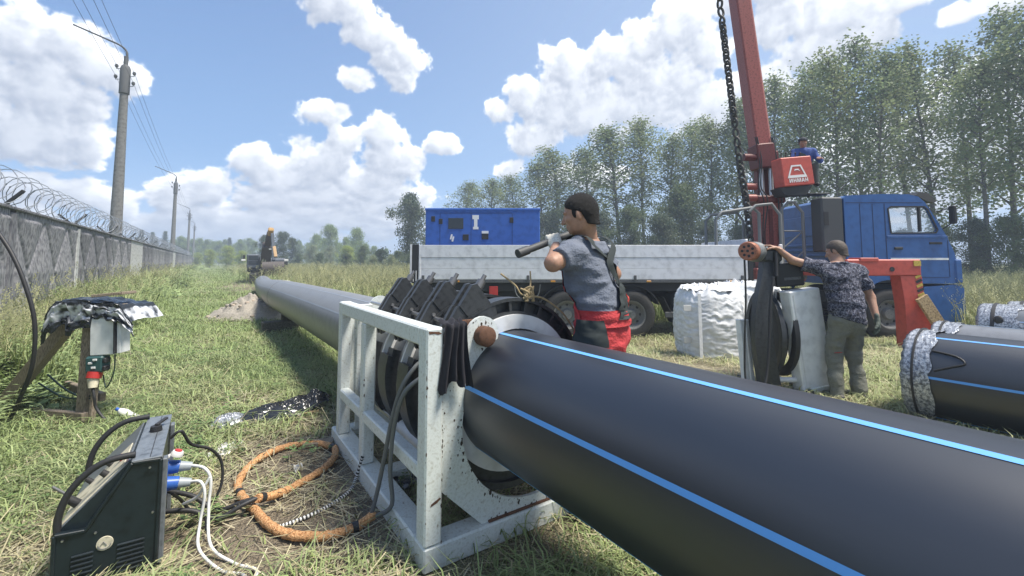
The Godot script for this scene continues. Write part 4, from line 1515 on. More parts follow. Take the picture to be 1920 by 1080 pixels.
	for q in [[0.22, 3.0, 0.020, 0.05], [0.62, 3.02, 0.016, 0.03], [0.62, 3.16, 0.016, 0.03], [0.3, 3.19, 0.013, 0.035]]:
		mb = pmb(-0.33, 3.2)
		mb.rod(on.call(q[0], q[1], 0.01), on.call(q[0], q[1], 0.01 + q[3]), q[2], q[2] * 0.85, 14)
		obj("knob", mb, M.rubber, cream)
	mb = pmb(-0.33, 3.2)
	mb.rod(on.call(0.86, 3.03, 0.01), on.call(0.86, 3.03, 0.035), 0.016, 0.014, 14)
	obj("red_switch", mb, M.red_paint, cream)
	mb = pmb(-0.33, 3.2)
	mb.rod(on.call(0.25, 3.0, 0.05), on.call(0.25, 3.0, 0.15), 0.006)
	obj("lever", mb, M.steel_dark, cream)
	# two bent guard bars over the panel
	for t in [2.90, 3.54]:
		mb = pmb(-0.33, 3.2)
		mb.tube(smooth(PackedVector3Array([L(-0.515, 0.29, t), L(-0.515, 0.36, t), L(-0.49, 0.45, t), L(-0.435, 0.525, t), L(-0.36, 0.57, t), L(-0.255, 0.578, t)])), 0.015, 12)
		obj("guard_bar", mb, M.rubber, o)
	# back with its rail and sockets
	mb = pmb(-0.33, 3.2)
	mb.span(L(-0.150, 0.03, 2.95), L(-0.128, 0.53, 2.90), 0.004)
	obj("back_rail", mb, M.unit_top, o)
	mb = pmb(-0.33, 3.2)
	mb.span(L(-0.150, 0.03, 3.52), L(-0.128, 0.53, 3.46), 0.004)
	obj("back_rail", mb, M.unit_top, o)
	for q in [[0.335, 3.06], [0.405, 3.1]]:
		mb = pmb(-0.33, 3.2)
		mb.rod(L(-0.152, q[0] + 0.01, q[1]), L(-0.085, q[0], q[1]), 0.036, 0.032, 16)
		mb.box(L(-0.142, q[0] + 0.005, q[1]), Vector3(0.022, 0.085, 0.08), 0.006)
		var so := obj("blue_socket", mb, M.blue_plastic, o)
		mb = pmb(-0.33, 3.2)
		mb.rod(L(-0.085, q[0], q[1]), L(-0.03, q[0] - 0.012, q[1]), 0.027, 0.02, 14)
		obj("plug", mb, M.grey_plastic, so)
	mb = pmb(-0.33, 3.2)
	mb.rod(L(-0.14, 0.47, 3.08), L(-0.10, 0.487, 3.08), 0.012)
	mb.lathe(PackedVector2Array([Vector2(0, 0.012), Vector2(0.024, 0.010), Vector2(0.030, 0.0), Vector2(0.030, -0.014), Vector2(0, -0.014)]), 20, Transform3D(Basis(Vector3.BACK, -0.35), L(-0.095, 0.485, 3.08)))
	var bt := obj("stop_button", mb, M.white_plastic, o)
	mb = pmb(-0.33, 3.2)
	mb.lathe(PackedVector2Array([Vector2(0, 0.016), Vector2(0.017, 0.014), Vector2(0.018, 0.008)]), 18, Transform3D(Basis(Vector3.BACK, -0.35), L(-0.095, 0.487, 3.08)))
	obj("red_cap", mb, M.red_paint, bt)
	for q in [Vector2(-0.50, 2.9), Vector2(-0.17, 2.9), Vector2(-0.50, 3.5), Vector2(-0.17, 3.5)]:
		mb = pmb(-0.33, 3.2)
		mb.rod(L(q.x, 0.0, q.y), L(q.x, 0.035, q.y), 0.02)
		obj("foot", mb, M.rubber, o)
	# cables
	var ca := pipe_thing("white_cable", "pair of white cables hanging from the blue sockets to the ground", "cable", 0.0, 3.0)
	for q in [[[-0.03, 0.33, 3.05], [0.015, 0.335, 3.0], [0.035, 0.27, 2.98], [0.02, 0.14, 2.97], [0.02, 0.05, 2.88], [0.11, 0.012, 2.70], [0.20, 0.012, 2.60], [0.215, 0.014, 2.49]], [[-0.03, 0.40, 3.09], [0.03, 0.395, 3.02], [0.06, 0.33, 3.0], [0.055, 0.2, 2.98], [0.07, 0.05, 2.88], [0.17, 0.012, 2.72], [0.25, 0.02, 2.60], [0.245, 0.014, 2.54], [0.20, 0.012, 2.45], [0.16, 0.012, 2.36]], [[-0.06, 0.20, 3.1], [0.0, 0.24, 3.05], [0.03, 0.30, 3.01], [0.055, 0.35, 3.0]]]:
		var ps := PackedVector3Array()
		for p in q:
			ps.append(L(p[0], p[1], p[2]))
		mb = pmb(0.0, 3.0)
		mb.tube(smooth(ps), 0.0075, 8)
		press(smooth(ps))
		obj("cable", mb, M.white_plastic, ca)
	mb = pmb(0.0, 3.0)
	mb.rod(L(0.052, 0.10, 2.945), L(0.05, 0.16, 2.97), 0.011)
	obj("black_joint", mb, M.rubber, ca)
	mb = pmb(-0.05, 3.5)
	mb.tube(smooth(PackedVector3Array([L(-0.14, 0.50, 3.3), L(-0.09, 0.53, 3.3), L(-0.04, 0.43, 3.35), L(0.06, 0.36, 3.4), L(0.12, 0.26, 3.42), L(0.12, 0.12, 3.4), L(0.05, 0.02, 3.38), L(-0.02, 0.06, 3.3), L(-0.07, 0.18, 3.2), L(-0.11, 0.26, 3.12)])), 0.0085, 8)
	lone("black_cable", mb, M.rubber, "thin black cable arching behind the blue sockets of the control unit", "cable", W(-0.05, 0, 3.5), PHI)


# ---------------------------------------------------------------- people
class Field:
	# a distance field on a grid; surface() turns its zero level into a mesh (surface nets)
	var o: Vector3
	var cell: float
	var nx: int
	var ny: int
	var nz: int
	var f := PackedFloat32Array()

	func _init(lo: Vector3, hi: Vector3, c: float) -> void:
		o = lo
		cell = c
		nx = int((hi.x - lo.x) / c) + 2
		ny = int((hi.y - lo.y) / c) + 2
		nz = int((hi.z - lo.z) / c) + 2
		f.resize(nx * ny * nz)
		f.fill(1.0)

	func bone(a: Vector3, b: Vector3, ra: float, rb: float, k := 0.03, flat := Vector3.ZERO, squash := 1.0) -> void:
		# a tapered capsule; squash below 1 thins it along "flat"
		var m := maxf(ra, rb) + k + cell * 2.0
		var lo := ((a.min(b) - Vector3.ONE * m - o) / cell)
		var hi := ((a.max(b) + Vector3.ONE * m - o) / cell)
		var ab := b - a
		var l2 := maxf(ab.length_squared(), 1e-9)
		var inv := 1.0 / squash - 1.0
		for z in range(maxi(0, int(lo.z)), mini(nz, int(hi.z) + 1)):
			for y in range(maxi(0, int(lo.y)), mini(ny, int(hi.y) + 1)):
				var at := (z * ny + y) * nx
				for x in range(maxi(0, int(lo.x)), mini(nx, int(hi.x) + 1)):
					var p := o + Vector3(x, y, z) * cell - a
					var t := clampf(p.dot(ab) / l2, 0.0, 1.0)
					var w := p - ab * t
					if inv > 0.0:
						w += flat * (w.dot(flat) * inv)
					var d := (w.length() - lerpf(ra, rb, t)) * (squash if inv > 0.0 else 1.0)
					var e := f[at + x]
					var h := k - absf(d - e)
					f[at + x] = minf(d, e) - (h * h / (4.0 * k) if h > 0.0 else 0.0)

	func oval(c: Vector3, r: Vector3, b := Basis(), k := 0.012) -> void:
		var rm := maxf(r.x, maxf(r.y, r.z))
		var m := rm + k + cell * 2.0
		var lo := (c - Vector3.ONE * m - o) / cell
		var hi := (c + Vector3.ONE * m - o) / cell
		var bt := b.transposed()
		for z in range(maxi(0, int(lo.z)), mini(nz, int(hi.z) + 1)):
			for y in range(maxi(0, int(lo.y)), mini(ny, int(hi.y) + 1)):
				var at := (z * ny + y) * nx
				for x in range(maxi(0, int(lo.x)), mini(nx, int(hi.x) + 1)):
					var p := bt * (o + Vector3(x, y, z) * cell - c)
					var q := (p / r).length()
					var g := (p / (r * r)).length()
					var d := q * (q - 1.0) / maxf(g, 1e-4) if q > 0.05 else -minf(r.x, minf(r.y, r.z))
					var e := f[at + x]
					var h := k - absf(d - e)
					f[at + x] = minf(d, e) - (h * h / (4.0 * k) if h > 0.0 else 0.0)

	func outer(c: Vector3, dir: Vector3, far := 0.5) -> Vector3:
		# the outermost point of the surface met when looking from c along dir
		var s := far
		while s > 0.02:
			var q := (c + dir * s - o) / cell
			var i := (int(q.z) * ny + int(q.y)) * nx + int(q.x)
			if q.x > 0 and q.y > 0 and q.z > 0 and q.x < nx - 1 and q.y < ny - 1 and q.z < nz - 1 and f[i] < 0.0:
				return c + dir * (s + cell * 0.4 - f[i])
			s -= cell * 0.5
		return c + dir * 0.02

	func cut(p0: Vector3, nn: Vector3, reach: float) -> void:
		# takes away what lies beyond the plane, near p0
		var lo := (p0 - Vector3.ONE * reach - o) / cell
		var hi := (p0 + Vector3.ONE * reach - o) / cell
		for z in range(maxi(0, int(lo.z)), mini(nz, int(hi.z) + 1)):
			for y in range(maxi(0, int(lo.y)), mini(ny, int(hi.y) + 1)):
				var at := (z * ny + y) * nx
				for x in range(maxi(0, int(lo.x)), mini(nx, int(hi.x) + 1)):
					var p := o + Vector3(x, y, z) * cell - p0
					if p.length() < reach:
						f[at + x] = maxf(f[at + x], p.dot(nn))

	func rumple(noise: FastNoiseLite, amp: float, stretch := Vector3.ONE) -> void:
		for z in nz:
			for y in ny:
				var at := (z * ny + y) * nx
				for x in nx:
					if absf(f[at + x]) < cell * 3.0:
						var p := (o + Vector3(x, y, z) * cell) * stretch
						f[at + x] += amp * noise.get_noise_3dv(p)

	func surface(mb: MB) -> void:
		var slot := PackedInt32Array()
		slot.resize(nx * ny * nz)
		slot.fill(-1)
		var sx := 1
		var sy := nx
		var sz := nx * ny
		var offs := [0, sx, sy, sx + sy, sz, sz + sx, sz + sy, sz + sx + sy]
		for z in nz - 1:
			for y in ny - 1:
				var at := (z * ny + y) * nx
				for x in nx - 1:
					var i := at + x
					var s := f[i] < 0.0
					if (f[i + sx] < 0.0) == s and (f[i + sy] < 0.0) == s and (f[i + sx + sy] < 0.0) == s and (f[i + sz] < 0.0) == s and (f[i + sz + sx] < 0.0) == s and (f[i + sz + sy] < 0.0) == s and (f[i + sz + sx + sy] < 0.0) == s:
						continue
					var sum := Vector3.ZERO
					var cnt := 0
					var v := PackedFloat32Array()
					for q in 8:
						v.append(f[i + offs[q]])
					for q in 8:
						for e in [1, 2, 4]:
							if q & e:
								continue
							var a := v[q]
							var b := v[q | e]
							if (a < 0.0) != (b < 0.0):
								var t := a / (a - b)
								var p := Vector3(q & 1, (q >> 1) & 1, q >> 2)
								p[0 if e == 1 else (1 if e == 2 else 2)] += t
								sum += p
								cnt += 1
					var w := sum / cnt
					var g := Vector3(v[1] + v[3] + v[5] + v[7] - v[0] - v[2] - v[4] - v[6], v[2] + v[3] + v[6] + v[7] - v[0] - v[1] - v[4] - v[5], v[4] + v[5] + v[6] + v[7] - v[0] - v[1] - v[2] - v[3])
					slot[i] = mb.vert(o + (Vector3(x, y, z) + w) * cell, g)
		for z in range(1, nz - 1):
			for y in range(1, ny - 1):
				var at := (z * ny + y) * nx
				for x in range(1, nx - 1):
					var i := at + x
					var s := f[i] < 0.0
					if (f[i + sx] < 0.0) != s:
						four(mb, slot[i], slot[i - sy], slot[i - sy - sz], slot[i - sz])
					if (f[i + sy] < 0.0) != s:
						four(mb, slot[i], slot[i - sz], slot[i - sz - sx], slot[i - sx])
					if (f[i + sz] < 0.0) != s:
						four(mb, slot[i], slot[i - sx], slot[i - sx - sy], slot[i - sy])

	func four(mb: MB, a: int, b: int, c: int, d: int) -> void:
		if a < 0 or b < 0 or c < 0 or d < 0:
			return
		mb.tri(a, b, c)
		mb.tri(a, c, d)


func head_into(mb: MB, c: Vector3, fw: Vector3, up: Vector3, neck_to: Vector3) -> void:
	# c: middle of the skull; the face looks along fw
	var z := fw.normalized()
	var y := (up - z * up.dot(z)).normalized()
	var x := y.cross(z)
	var b := Basis(x, y, z)
	var F := Field.new(c - Vector3.ONE * 0.20, c + Vector3.ONE * 0.17, 0.0055)
	var at := func(px: float, py: float, pz: float) -> Vector3: return c + b * Vector3(px, py, pz)
	F.oval(at.call(0, 0.022, -0.012), Vector3(0.076, 0.092, 0.096), b)
	F.oval(at.call(0, -0.03, 0.022), Vector3(0.062, 0.078, 0.070), b, 0.03)
	F.oval(at.call(0, -0.088, 0.052), Vector3(0.034, 0.026, 0.034), b, 0.03)      # chin
	for s in [-1.0, 1.0]:
		F.oval(at.call(s * 0.042, -0.058, 0.015), Vector3(0.022, 0.040, 0.045), b, 0.025)   # jaw
		F.oval(at.call(s * 0.040, -0.022, 0.062), Vector3(0.024, 0.018, 0.020), b, 0.02)   # cheek
		F.oval(at.call(s * 0.077, -0.012, -0.006), Vector3(0.009, 0.030, 0.019), b.rotated(y, s * 0.35), 0.006)    # ear
		F.oval(at.call(s * 0.032, 0.020, 0.077), Vector3(0.026, 0.009, 0.012), b, 0.012)   # brow
	F.bone(at.call(0, 0.008, 0.086), at.call(0, -0.030, 0.108), 0.0075, 0.0125, 0.012)     # nose
	for s in [-1.0, 1.0]:
		F.oval(at.call(s * 0.011, -0.034, 0.098), Vector3(0.008, 0.007, 0.010), b, 0.006)
	F.oval(at.call(0, -0.058, 0.086), Vector3(0.023, 0.006, 0.010), b, 0.006)              # lips
	F.oval(at.call(0, -0.068, 0.084), Vector3(0.019, 0.006, 0.010), b, 0.006)
	F.bone(at.call(0, -0.045, -0.028), neck_to, 0.056, 0.066, 0.03)
	F.surface(mb)
	for s in [-1.0, 1.0]:
		mb.ball(at.call(s * 0.031, -0.001, 0.071), Vector3.ONE * 0.0125, 10)


func eyes_into(mb: MB, c: Vector3, fw: Vector3, up: Vector3) -> void:
	var z := fw.normalized()
	var y := (up - z * up.dot(z)).normalized()
	var b := Basis(y.cross(z), y, z)
	for s in [-1.0, 1.0]:
		mb.ball(c + b * Vector3(s * 0.031, -0.001, 0.0785), Vector3.ONE * 0.0065, 8)


func hair_into(mb: MB, c: Vector3, fw: Vector3, up: Vector3, thick: float) -> void:
	var z := fw.normalized()
	var y := (up - z * up.dot(z)).normalized()
	var b := Basis(y.cross(z), y, z)
	var F := Field.new(c - Vector3.ONE * 0.15, c + Vector3.ONE * 0.15, 0.006)
	F.oval(c + b * Vector3(0, 0.024, -0.014), Vector3(0.078 + thick, 0.094 + thick * 1.2, 0.098 + thick), b)
	F.cut(c + b * Vector3(0, 0.045, 0.066), b * Vector3(0, -0.35, 1.0).normalized(), 0.2)
	F.cut(c + b * Vector3(0, 0.010, 0.0), b * Vector3(0, -1.0, 0.55).normalized(), 0.25)
	var n2 := FastNoiseLite.new()
	n2.frequency = 40.0
	F.rumple(n2, 0.0025)
	F.surface(mb)
	for s in [-1.0, 1.0]:
		mb.ball(c + b * Vector3(s * 0.0735, 0.006, 0.018), Vector3(0.007, 0.030, 0.014), 10, b)
	# behind the ears and down to the nape
	F = Field.new(c - Vector3.ONE * 0.15, c + Vector3.ONE * 0.15, 0.006)
	F.oval(c + b * Vector3(0, 0.024, -0.014), Vector3(0.078 + thick, 0.094 + thick * 1.2, 0.098 + thick), b)
	F.bone(c + b * Vector3(0, -0.01, -0.038), c + b * Vector3(0, -0.08, -0.042), 0.063 + thick, 0.060 + thick * 0.5, 0.03)
	F.cut(c + b * Vector3(0, 0, -0.022), b * Vector3(0, -0.25, 1).normalized(), 0.25)
	F.cut(c + b * Vector3(0, 0.03, 0.0), b * Vector3(0, 1, 0.2).normalized(), 0.25)
	F.cut(c + b * Vector3(0, -0.075, -0.05), b * Vector3(0, -1, 0.3).normalized(), 0.2)
	F.rumple(n2, 0.0025)
	F.surface(mb)


func hand_into(mb: MB, wrist: Vector3, along_: Vector3, palm: Vector3, curl: float, thumb_side: float, fat := 1.0, spread := 0.12) -> void:
	# a palm, four fingers of three joints each, and a thumb off its side; palm: the way the palm faces
	var y := along_.normalized()
	var n := (palm - y * palm.dot(y)).normalized()
	var x := y.cross(n) * thumb_side          # towards the thumb
	var F := Field.new(wrist - Vector3.ONE * 0.21, wrist + Vector3.ONE * 0.21, 0.0046)
	F.bone(wrist - y * 0.03, wrist + y * 0.02, 0.028 * fat, 0.030 * fat, 0.012, n, 0.7)
	for k in 4:
		var u := (k - 1.5) * 0.0195
		F.bone(wrist + y * 0.015 - x * u * 0.7, wrist + y * 0.088 - x * u, 0.016 * fat, 0.0125 * fat, 0.012)
	var lens := [0.078, 0.088, 0.082, 0.064]
	for k in 4:
		var u := (k - 1.5) * 0.0205
		var p := wrist + y * 0.088 - x * u
		var bent := 0.0
		for j in 3:
			bent += curl * [0.75, 1.0, 0.75][j]
			var d := (y * cos(bent) + n * sin(bent) - x * u * spread * 8.0).normalized()
			var q: Vector3 = p + d * lens[k] * [0.48, 0.30, 0.24][j]
			F.bone(p, q, (0.0098 - j * 0.0008) * fat, (0.0092 - j * 0.0010) * fat, 0.004)
			p = q
	var tp := wrist + y * 0.030 + x * 0.026
	var td := (y * 0.75 + x * 0.65 + n * 0.35).normalized()
	for j in 3:
		var q: Vector3 = tp + td * [0.042, 0.034, 0.028][j]
		F.bone(tp, q, (0.014 - j * 0.002) * fat, (0.0125 - j * 0.0018) * fat, 0.008)
		td = (td + n * curl * 0.45 - x * curl * 0.25).normalized()
		tp = q
	F.surface(mb)


func person(called_label: String, at: Vector3) -> Node3D:
	return thing("person", called_label, "person", at, 0.0)


func fold_noise(s: int, freq: float) -> FastNoiseLite:
	var n2 := FastNoiseLite.new()
	n2.seed = s
	n2.frequency = freq
	n2.fractal_octaves = 3
	n2.noise_type = FastNoiseLite.TYPE_SIMPLEX_SMOOTH
	return n2


func make_worker() -> void:
	# the man in red bib overalls behind the near pipe; he stands on a plank and faces left and away
	var base := Vector3(0.538, gy(0.54, -2.83), -2.83)
	var pm := MB.new()
	pm.box(Vector3(0.03, 0.035, -0.02), Vector3(0.56, 0.07, 0.36), 0.01, Basis(Vector3.UP, -0.6))
	lone("plank", pm, M.wood_dark, "timber step behind the near pipe under the man in red overalls", "plank", base)
	var o := person("man in grey t-shirt and red bib overalls carrying a black tube", base + Vector3(0, 0.07, 0))
	o.scale = Vector3.ONE * 1.06
	var fw := Vector3(-0.80, 0, -0.60).normalized()      # chest faces this way
	var rt := fw.cross(Vector3.UP)                           # his right
	var hp := Vector3(0.02, 0.93, 0.0)
	var ch := Vector3(-0.02, 1.29, 0.0) + fw * 0.03
	var nk := Vector3(-0.03, 1.48, 0.0) + fw * 0.035
	var hd := Vector3(-0.108, 1.645, 0.03)
	var sl := nk - rt * 0.175 + Vector3(0, -0.075, 0)
	var sr := nk + rt * 0.175 + Vector3(0, -0.075, 0)
	var el := Vector3(-0.285, 1.355, 0.22)
	var wl := Vector3(-0.245, 1.455, 0.01)
	var er := Vector3(0.145, 1.285, -0.22)
	var wr := Vector3(0.01, 1.50, -0.26)
	var feet := []
	var F := Field.new(Vector3(-0.5, -0.02, -0.55), Vector3(0.45, 1.56, 0.42), 0.015)
	var torso := func(G: Field, g: float) -> void:
		G.bone(hp + Vector3(0, 0.02, 0), hp + Vector3(0, 0.16, 0), 0.158 + g, 0.145 + g, 0.06, fw, 0.74)
		G.bone(hp + Vector3(0, 0.16, 0), ch + Vector3(0, -0.02, 0), 0.145 + g, 0.168 + g, 0.06, fw, 0.70)
		G.bone(ch, nk + Vector3(0, -0.10, 0), 0.168 + g, 0.156 + g, 0.06, fw, 0.66)
		G.bone(sl, sr, 0.072 + g, 0.072 + g, 0.06)
		G.bone(nk + Vector3(0, -0.04, 0), nk + Vector3(0, 0.015, 0), 0.085 + g, 0.062 + g, 0.05)
	torso.call(F, -0.012)
	for s in [[sl, el, wl], [sr, er, wr]]:
		F.bone(s[0], s[1], 0.056, 0.046, 0.03)
		F.bone(s[1], s[2], 0.045, 0.031, 0.02)
	for s in [-1.0, 1.0]:
		var hip: Vector3 = hp + rt * 0.09 * s
		var kn: Vector3 = hip + Vector3(0, -0.44, 0) + fw * 0.03
		var an: Vector3 = hip + Vector3(0, -0.86, 0) - fw * 0.02
		feet.append([hip, kn, an])
		F.bone(hip, kn, 0.082, 0.055, 0.04)
		F.bone(kn, an, 0.054, 0.036, 0.03)
		F.bone(an + Vector3(0, -0.03, 0), an + fw * 0.17 + Vector3(0, -0.045, 0), 0.036, 0.032, 0.02)
	var mb := MB.new()
	F.surface(mb)
	var look := Vector3(-0.93, -0.22, -0.30)
	head_into(mb, hd, look, Vector3(-0.10, 1, 0), nk + Vector3(0, 0.0, 0))
	obj("body", mb, M.skin, o)
	mb = MB.new()
	eyes_into(mb, hd, look, Vector3(-0.10, 1, 0))
	obj("eyes", mb, M.rubber, o)
	mb = MB.new()
	hair_into(mb, hd, look, Vector3(-0.10, 1, 0), 0.005)
	obj("hair", mb, M.hair, o)
	# t-shirt
	F = Field.new(Vector3(-0.5, 0.9, -0.5), Vector3(0.45, 1.58, 0.42), 0.011)
	torso.call(F, 0.006)
	F.bone(sl, sl.lerp(el, 0.72), 0.070, 0.071, 0.03)
	F.bone(sr, sr.lerp(er, 0.72), 0.070, 0.071, 0.03)
	F.rumple(fold_noise(2, 4.0), 0.022, Vector3(1.0, 2.2, 1.0))
	F.cut(sl.lerp(el, 0.68), (el - sl).normalized(), 0.14)
	F.cut(sr.lerp(er, 0.68), (er - sr).normalized(), 0.14)
	F.cut(nk + Vector3(0, 0.015, 0) + fw * 0.02, (Vector3.UP - fw * 0.1).normalized(), 0.12)
	F.cut(hp + Vector3(0, 0.10, 0), Vector3.DOWN, 0.4)
	mb = MB.new()
	F.surface(mb)
	obj("t_shirt", mb, M.shirt_grey, o)
	var FS := F
	# red trousers with bib
	F = Field.new(Vector3(-0.4, -0.0, -0.4), Vector3(0.42, 1.5, 0.4), 0.012)
	F.bone(hp + Vector3(0, 0.0, 0), hp + Vector3(0, 0.14, 0), 0.188, 0.172, 0.05, fw, 0.78)
	for q in feet:
		F.bone(q[0], q[1], 0.105, 0.082, 0.05)
		F.bone(q[1], q[2], 0.080, 0.068, 0.04)
	F.rumple(fold_noise(4, 4.5), 0.020, Vector3(1.0, 1.6, 1.0))
	F.cut(hp + Vector3(0, 0.15, 0), Vector3.UP, 0.4)
	for q in feet:
		F.cut(q[2] + Vector3(0, -0.02, 0), Vector3.DOWN, 0.12)
	mb = MB.new()
	F.surface(mb)
	var tr := obj("bib_overalls", mb, M.overall_red, o)
	var FT := F
	# panels of cloth that follow the trunk: angle round the body (0 = front, towards his left positive), heights
	var skin := func(ang: float, y: float, g: float) -> Vector3:
		var f := clampf((y - hp.y) / (ch.y - hp.y), 0.0, 1.4)
		var c := hp.lerp(ch, minf(f, 1.0)) + Vector3(0, maxf(0.0, f - 1.0) * (ch.y - hp.y), 0)
		c.y = y
		var dir := fw * cos(ang) - rt * sin(ang)
		var p1: Vector3 = FS.outer(c, dir, 0.26)
		var p2: Vector3 = FT.outer(c, dir, 0.26)
		return (p1 if c.distance_to(p1) > c.distance_to(p2) else p2) + dir * g
	var patch := func(a0: float, a1: float, y0: float, y1: float, b0: float, b1: float, g: float) -> MB:
		var rows := []
		for i in 13:
			var f := i / 12.0
			var row := PackedVector3Array()
			for j in 11:
				var u := j / 10.0
				row.append(skin.call(lerpf(lerpf(a0, a1, u), lerpf(b0, b1, u), f), lerpf(y0, y1, f), g + 0.003 * sin(u * 9.0 + f * 7.0)))
			rows.append(row)
		var m2 := MB.new()
		m2.grid(rows)
		return m2
	obj("bib", patch.call(-0.95, 1.25, 1.05, 1.36, -0.7, 0.75, 0.006), M.overall_red, tr)
	obj("waistband", patch.call(0.6, 5.2, 1.00, 1.09, 0.6, 5.2, 0.008), M.overall_red, tr)
	obj("back_yoke", patch.call(2.7, 4.35, 1.04, 1.12, 3.0, 4.1, 0.012), M.overall_dark, tr)
	obj("back_panel", patch.call(2.75, 4.0, 1.09, 1.24, 3.25, 3.75, 0.013), M.overall_dark, tr)
	obj("hip_pocket", patch.call(1.15, 2.2, 0.90, 1.04, 1.3, 2.2, 0.014), M.overall_dark, tr)
	obj("side_panel", patch.call(1.0, 1.45, 1.04, 1.22, 0.75, 1.0, 0.009), M.overall_red, tr)
	obj("badge", patch.call(3.75, 4.05, 1.10, 1.17, 3.75, 4.05, 0.018), M.red_label, tr)
	# braces: crossing low on the back, over the shoulders
	for s in [-1.0, 1.0]:
		var pts := PackedVector3Array()
		for q in [[3.42, 1.20], [3.42 + s * 0.12, 1.28], [3.40 + s * 0.36, 1.36]]:
			pts.append(skin.call(q[0], q[1], 0.010))
		var sh: Vector3 = nk + rt * -s * 0.105 + Vector3(0, -0.12, 0)
		for e in [-0.9, -0.45, 0.0, 0.45]:
			var dir := (Vector3.UP * cos(e) + fw * sin(e)).normalized()
			pts.append(FS.outer(sh, dir, 0.3) + dir * 0.010)
		pts.append(skin.call(s * 0.62, 1.37, 0.012))
		pts.append(skin.call(s * 0.60, 1.30, 0.012))
		pts = smooth(pts, 5)
		var rows := []
		for i in pts.size():
			var t: Vector3 = (pts[mini(i + 1, pts.size() - 1)] - pts[maxi(i - 1, 0)]).normalized()
			var c := Vector3(hp.x, pts[i].y, hp.z)
			var outw := (pts[i] - c).normalized()
			if pts[i].y > 1.36:
				outw = (pts[i] - (nk + rt * -s * 0.105 + Vector3(0, -0.12, 0))).normalized()
			var side := t.cross(outw).normalized()
			var row := PackedVector3Array()
			for j in 3:
				row.append(pts[i] + side * (j - 1.0) * 0.022 + outw * (0.004 if j == 1 else 0.0))
			rows.append(row)
		mb = MB.new()
		mb.grid(rows)
		obj("brace", mb, M.overall_dark, tr)
	# gloves and shoes
	mb = MB.new()
	hand_into(mb, wl, Vector3(-0.10, 0.45, -0.45), Vector3(0.15, -0.7, -0.5), 0.8, 1.0, 1.22)
	obj("glove", mb, M.glove_white, o)
	mb = MB.new()
	hand_into(mb, wr, Vector3(-0.5, 0.75, 0.1), Vector3(0.3, 0.1, 0.8), 0.8, -1.0, 1.2)
	obj("glove", mb, M.glove_white, o)
	for q in feet:
		mb = MB.new()
		F = Field.new(q[2] - Vector3.ONE * 0.30, q[2] + Vector3.ONE * 0.30, 0.013)
		F.bone(q[2] + Vector3(0, -0.025, 0) - fw * 0.04, q[2] + fw * 0.19 + Vector3(0, -0.035, 0), 0.048, 0.042, 0.02)
		F.bone(q[2], q[2] + Vector3(0, 0.05, 0), 0.048, 0.05, 0.02)
		F.cut(q[2] + Vector3(0, -0.068, 0), Vector3.DOWN, 0.4)
		F.surface(mb)
		obj("boot", mb, M.rubber, o)
	# the tube he carries
	var tb := thing("black_tube", "short black tube with a collared end held by the man in red overalls", "tube", base + Vector3(0, -0.036, 0))
	tb.scale = Vector3.ONE * 1.06
	mb = MB.new()
	var a := Vector3(-0.465, 1.512, 0.10)
	var b := Vector3(0.02, 1.70, -0.265)
	mb.rod(a, b, 0.0215, -1.0, 20)
	obj("shaft", mb, M.tube_grey, tb)
	mb = MB.new()
	mb.rod(a - (b - a).normalized() * 0.012, a + (b - a).normalized() * 0.065, 0.0265, -1.0, 20)
	obj("collar", mb, M.tube_grey, tb)


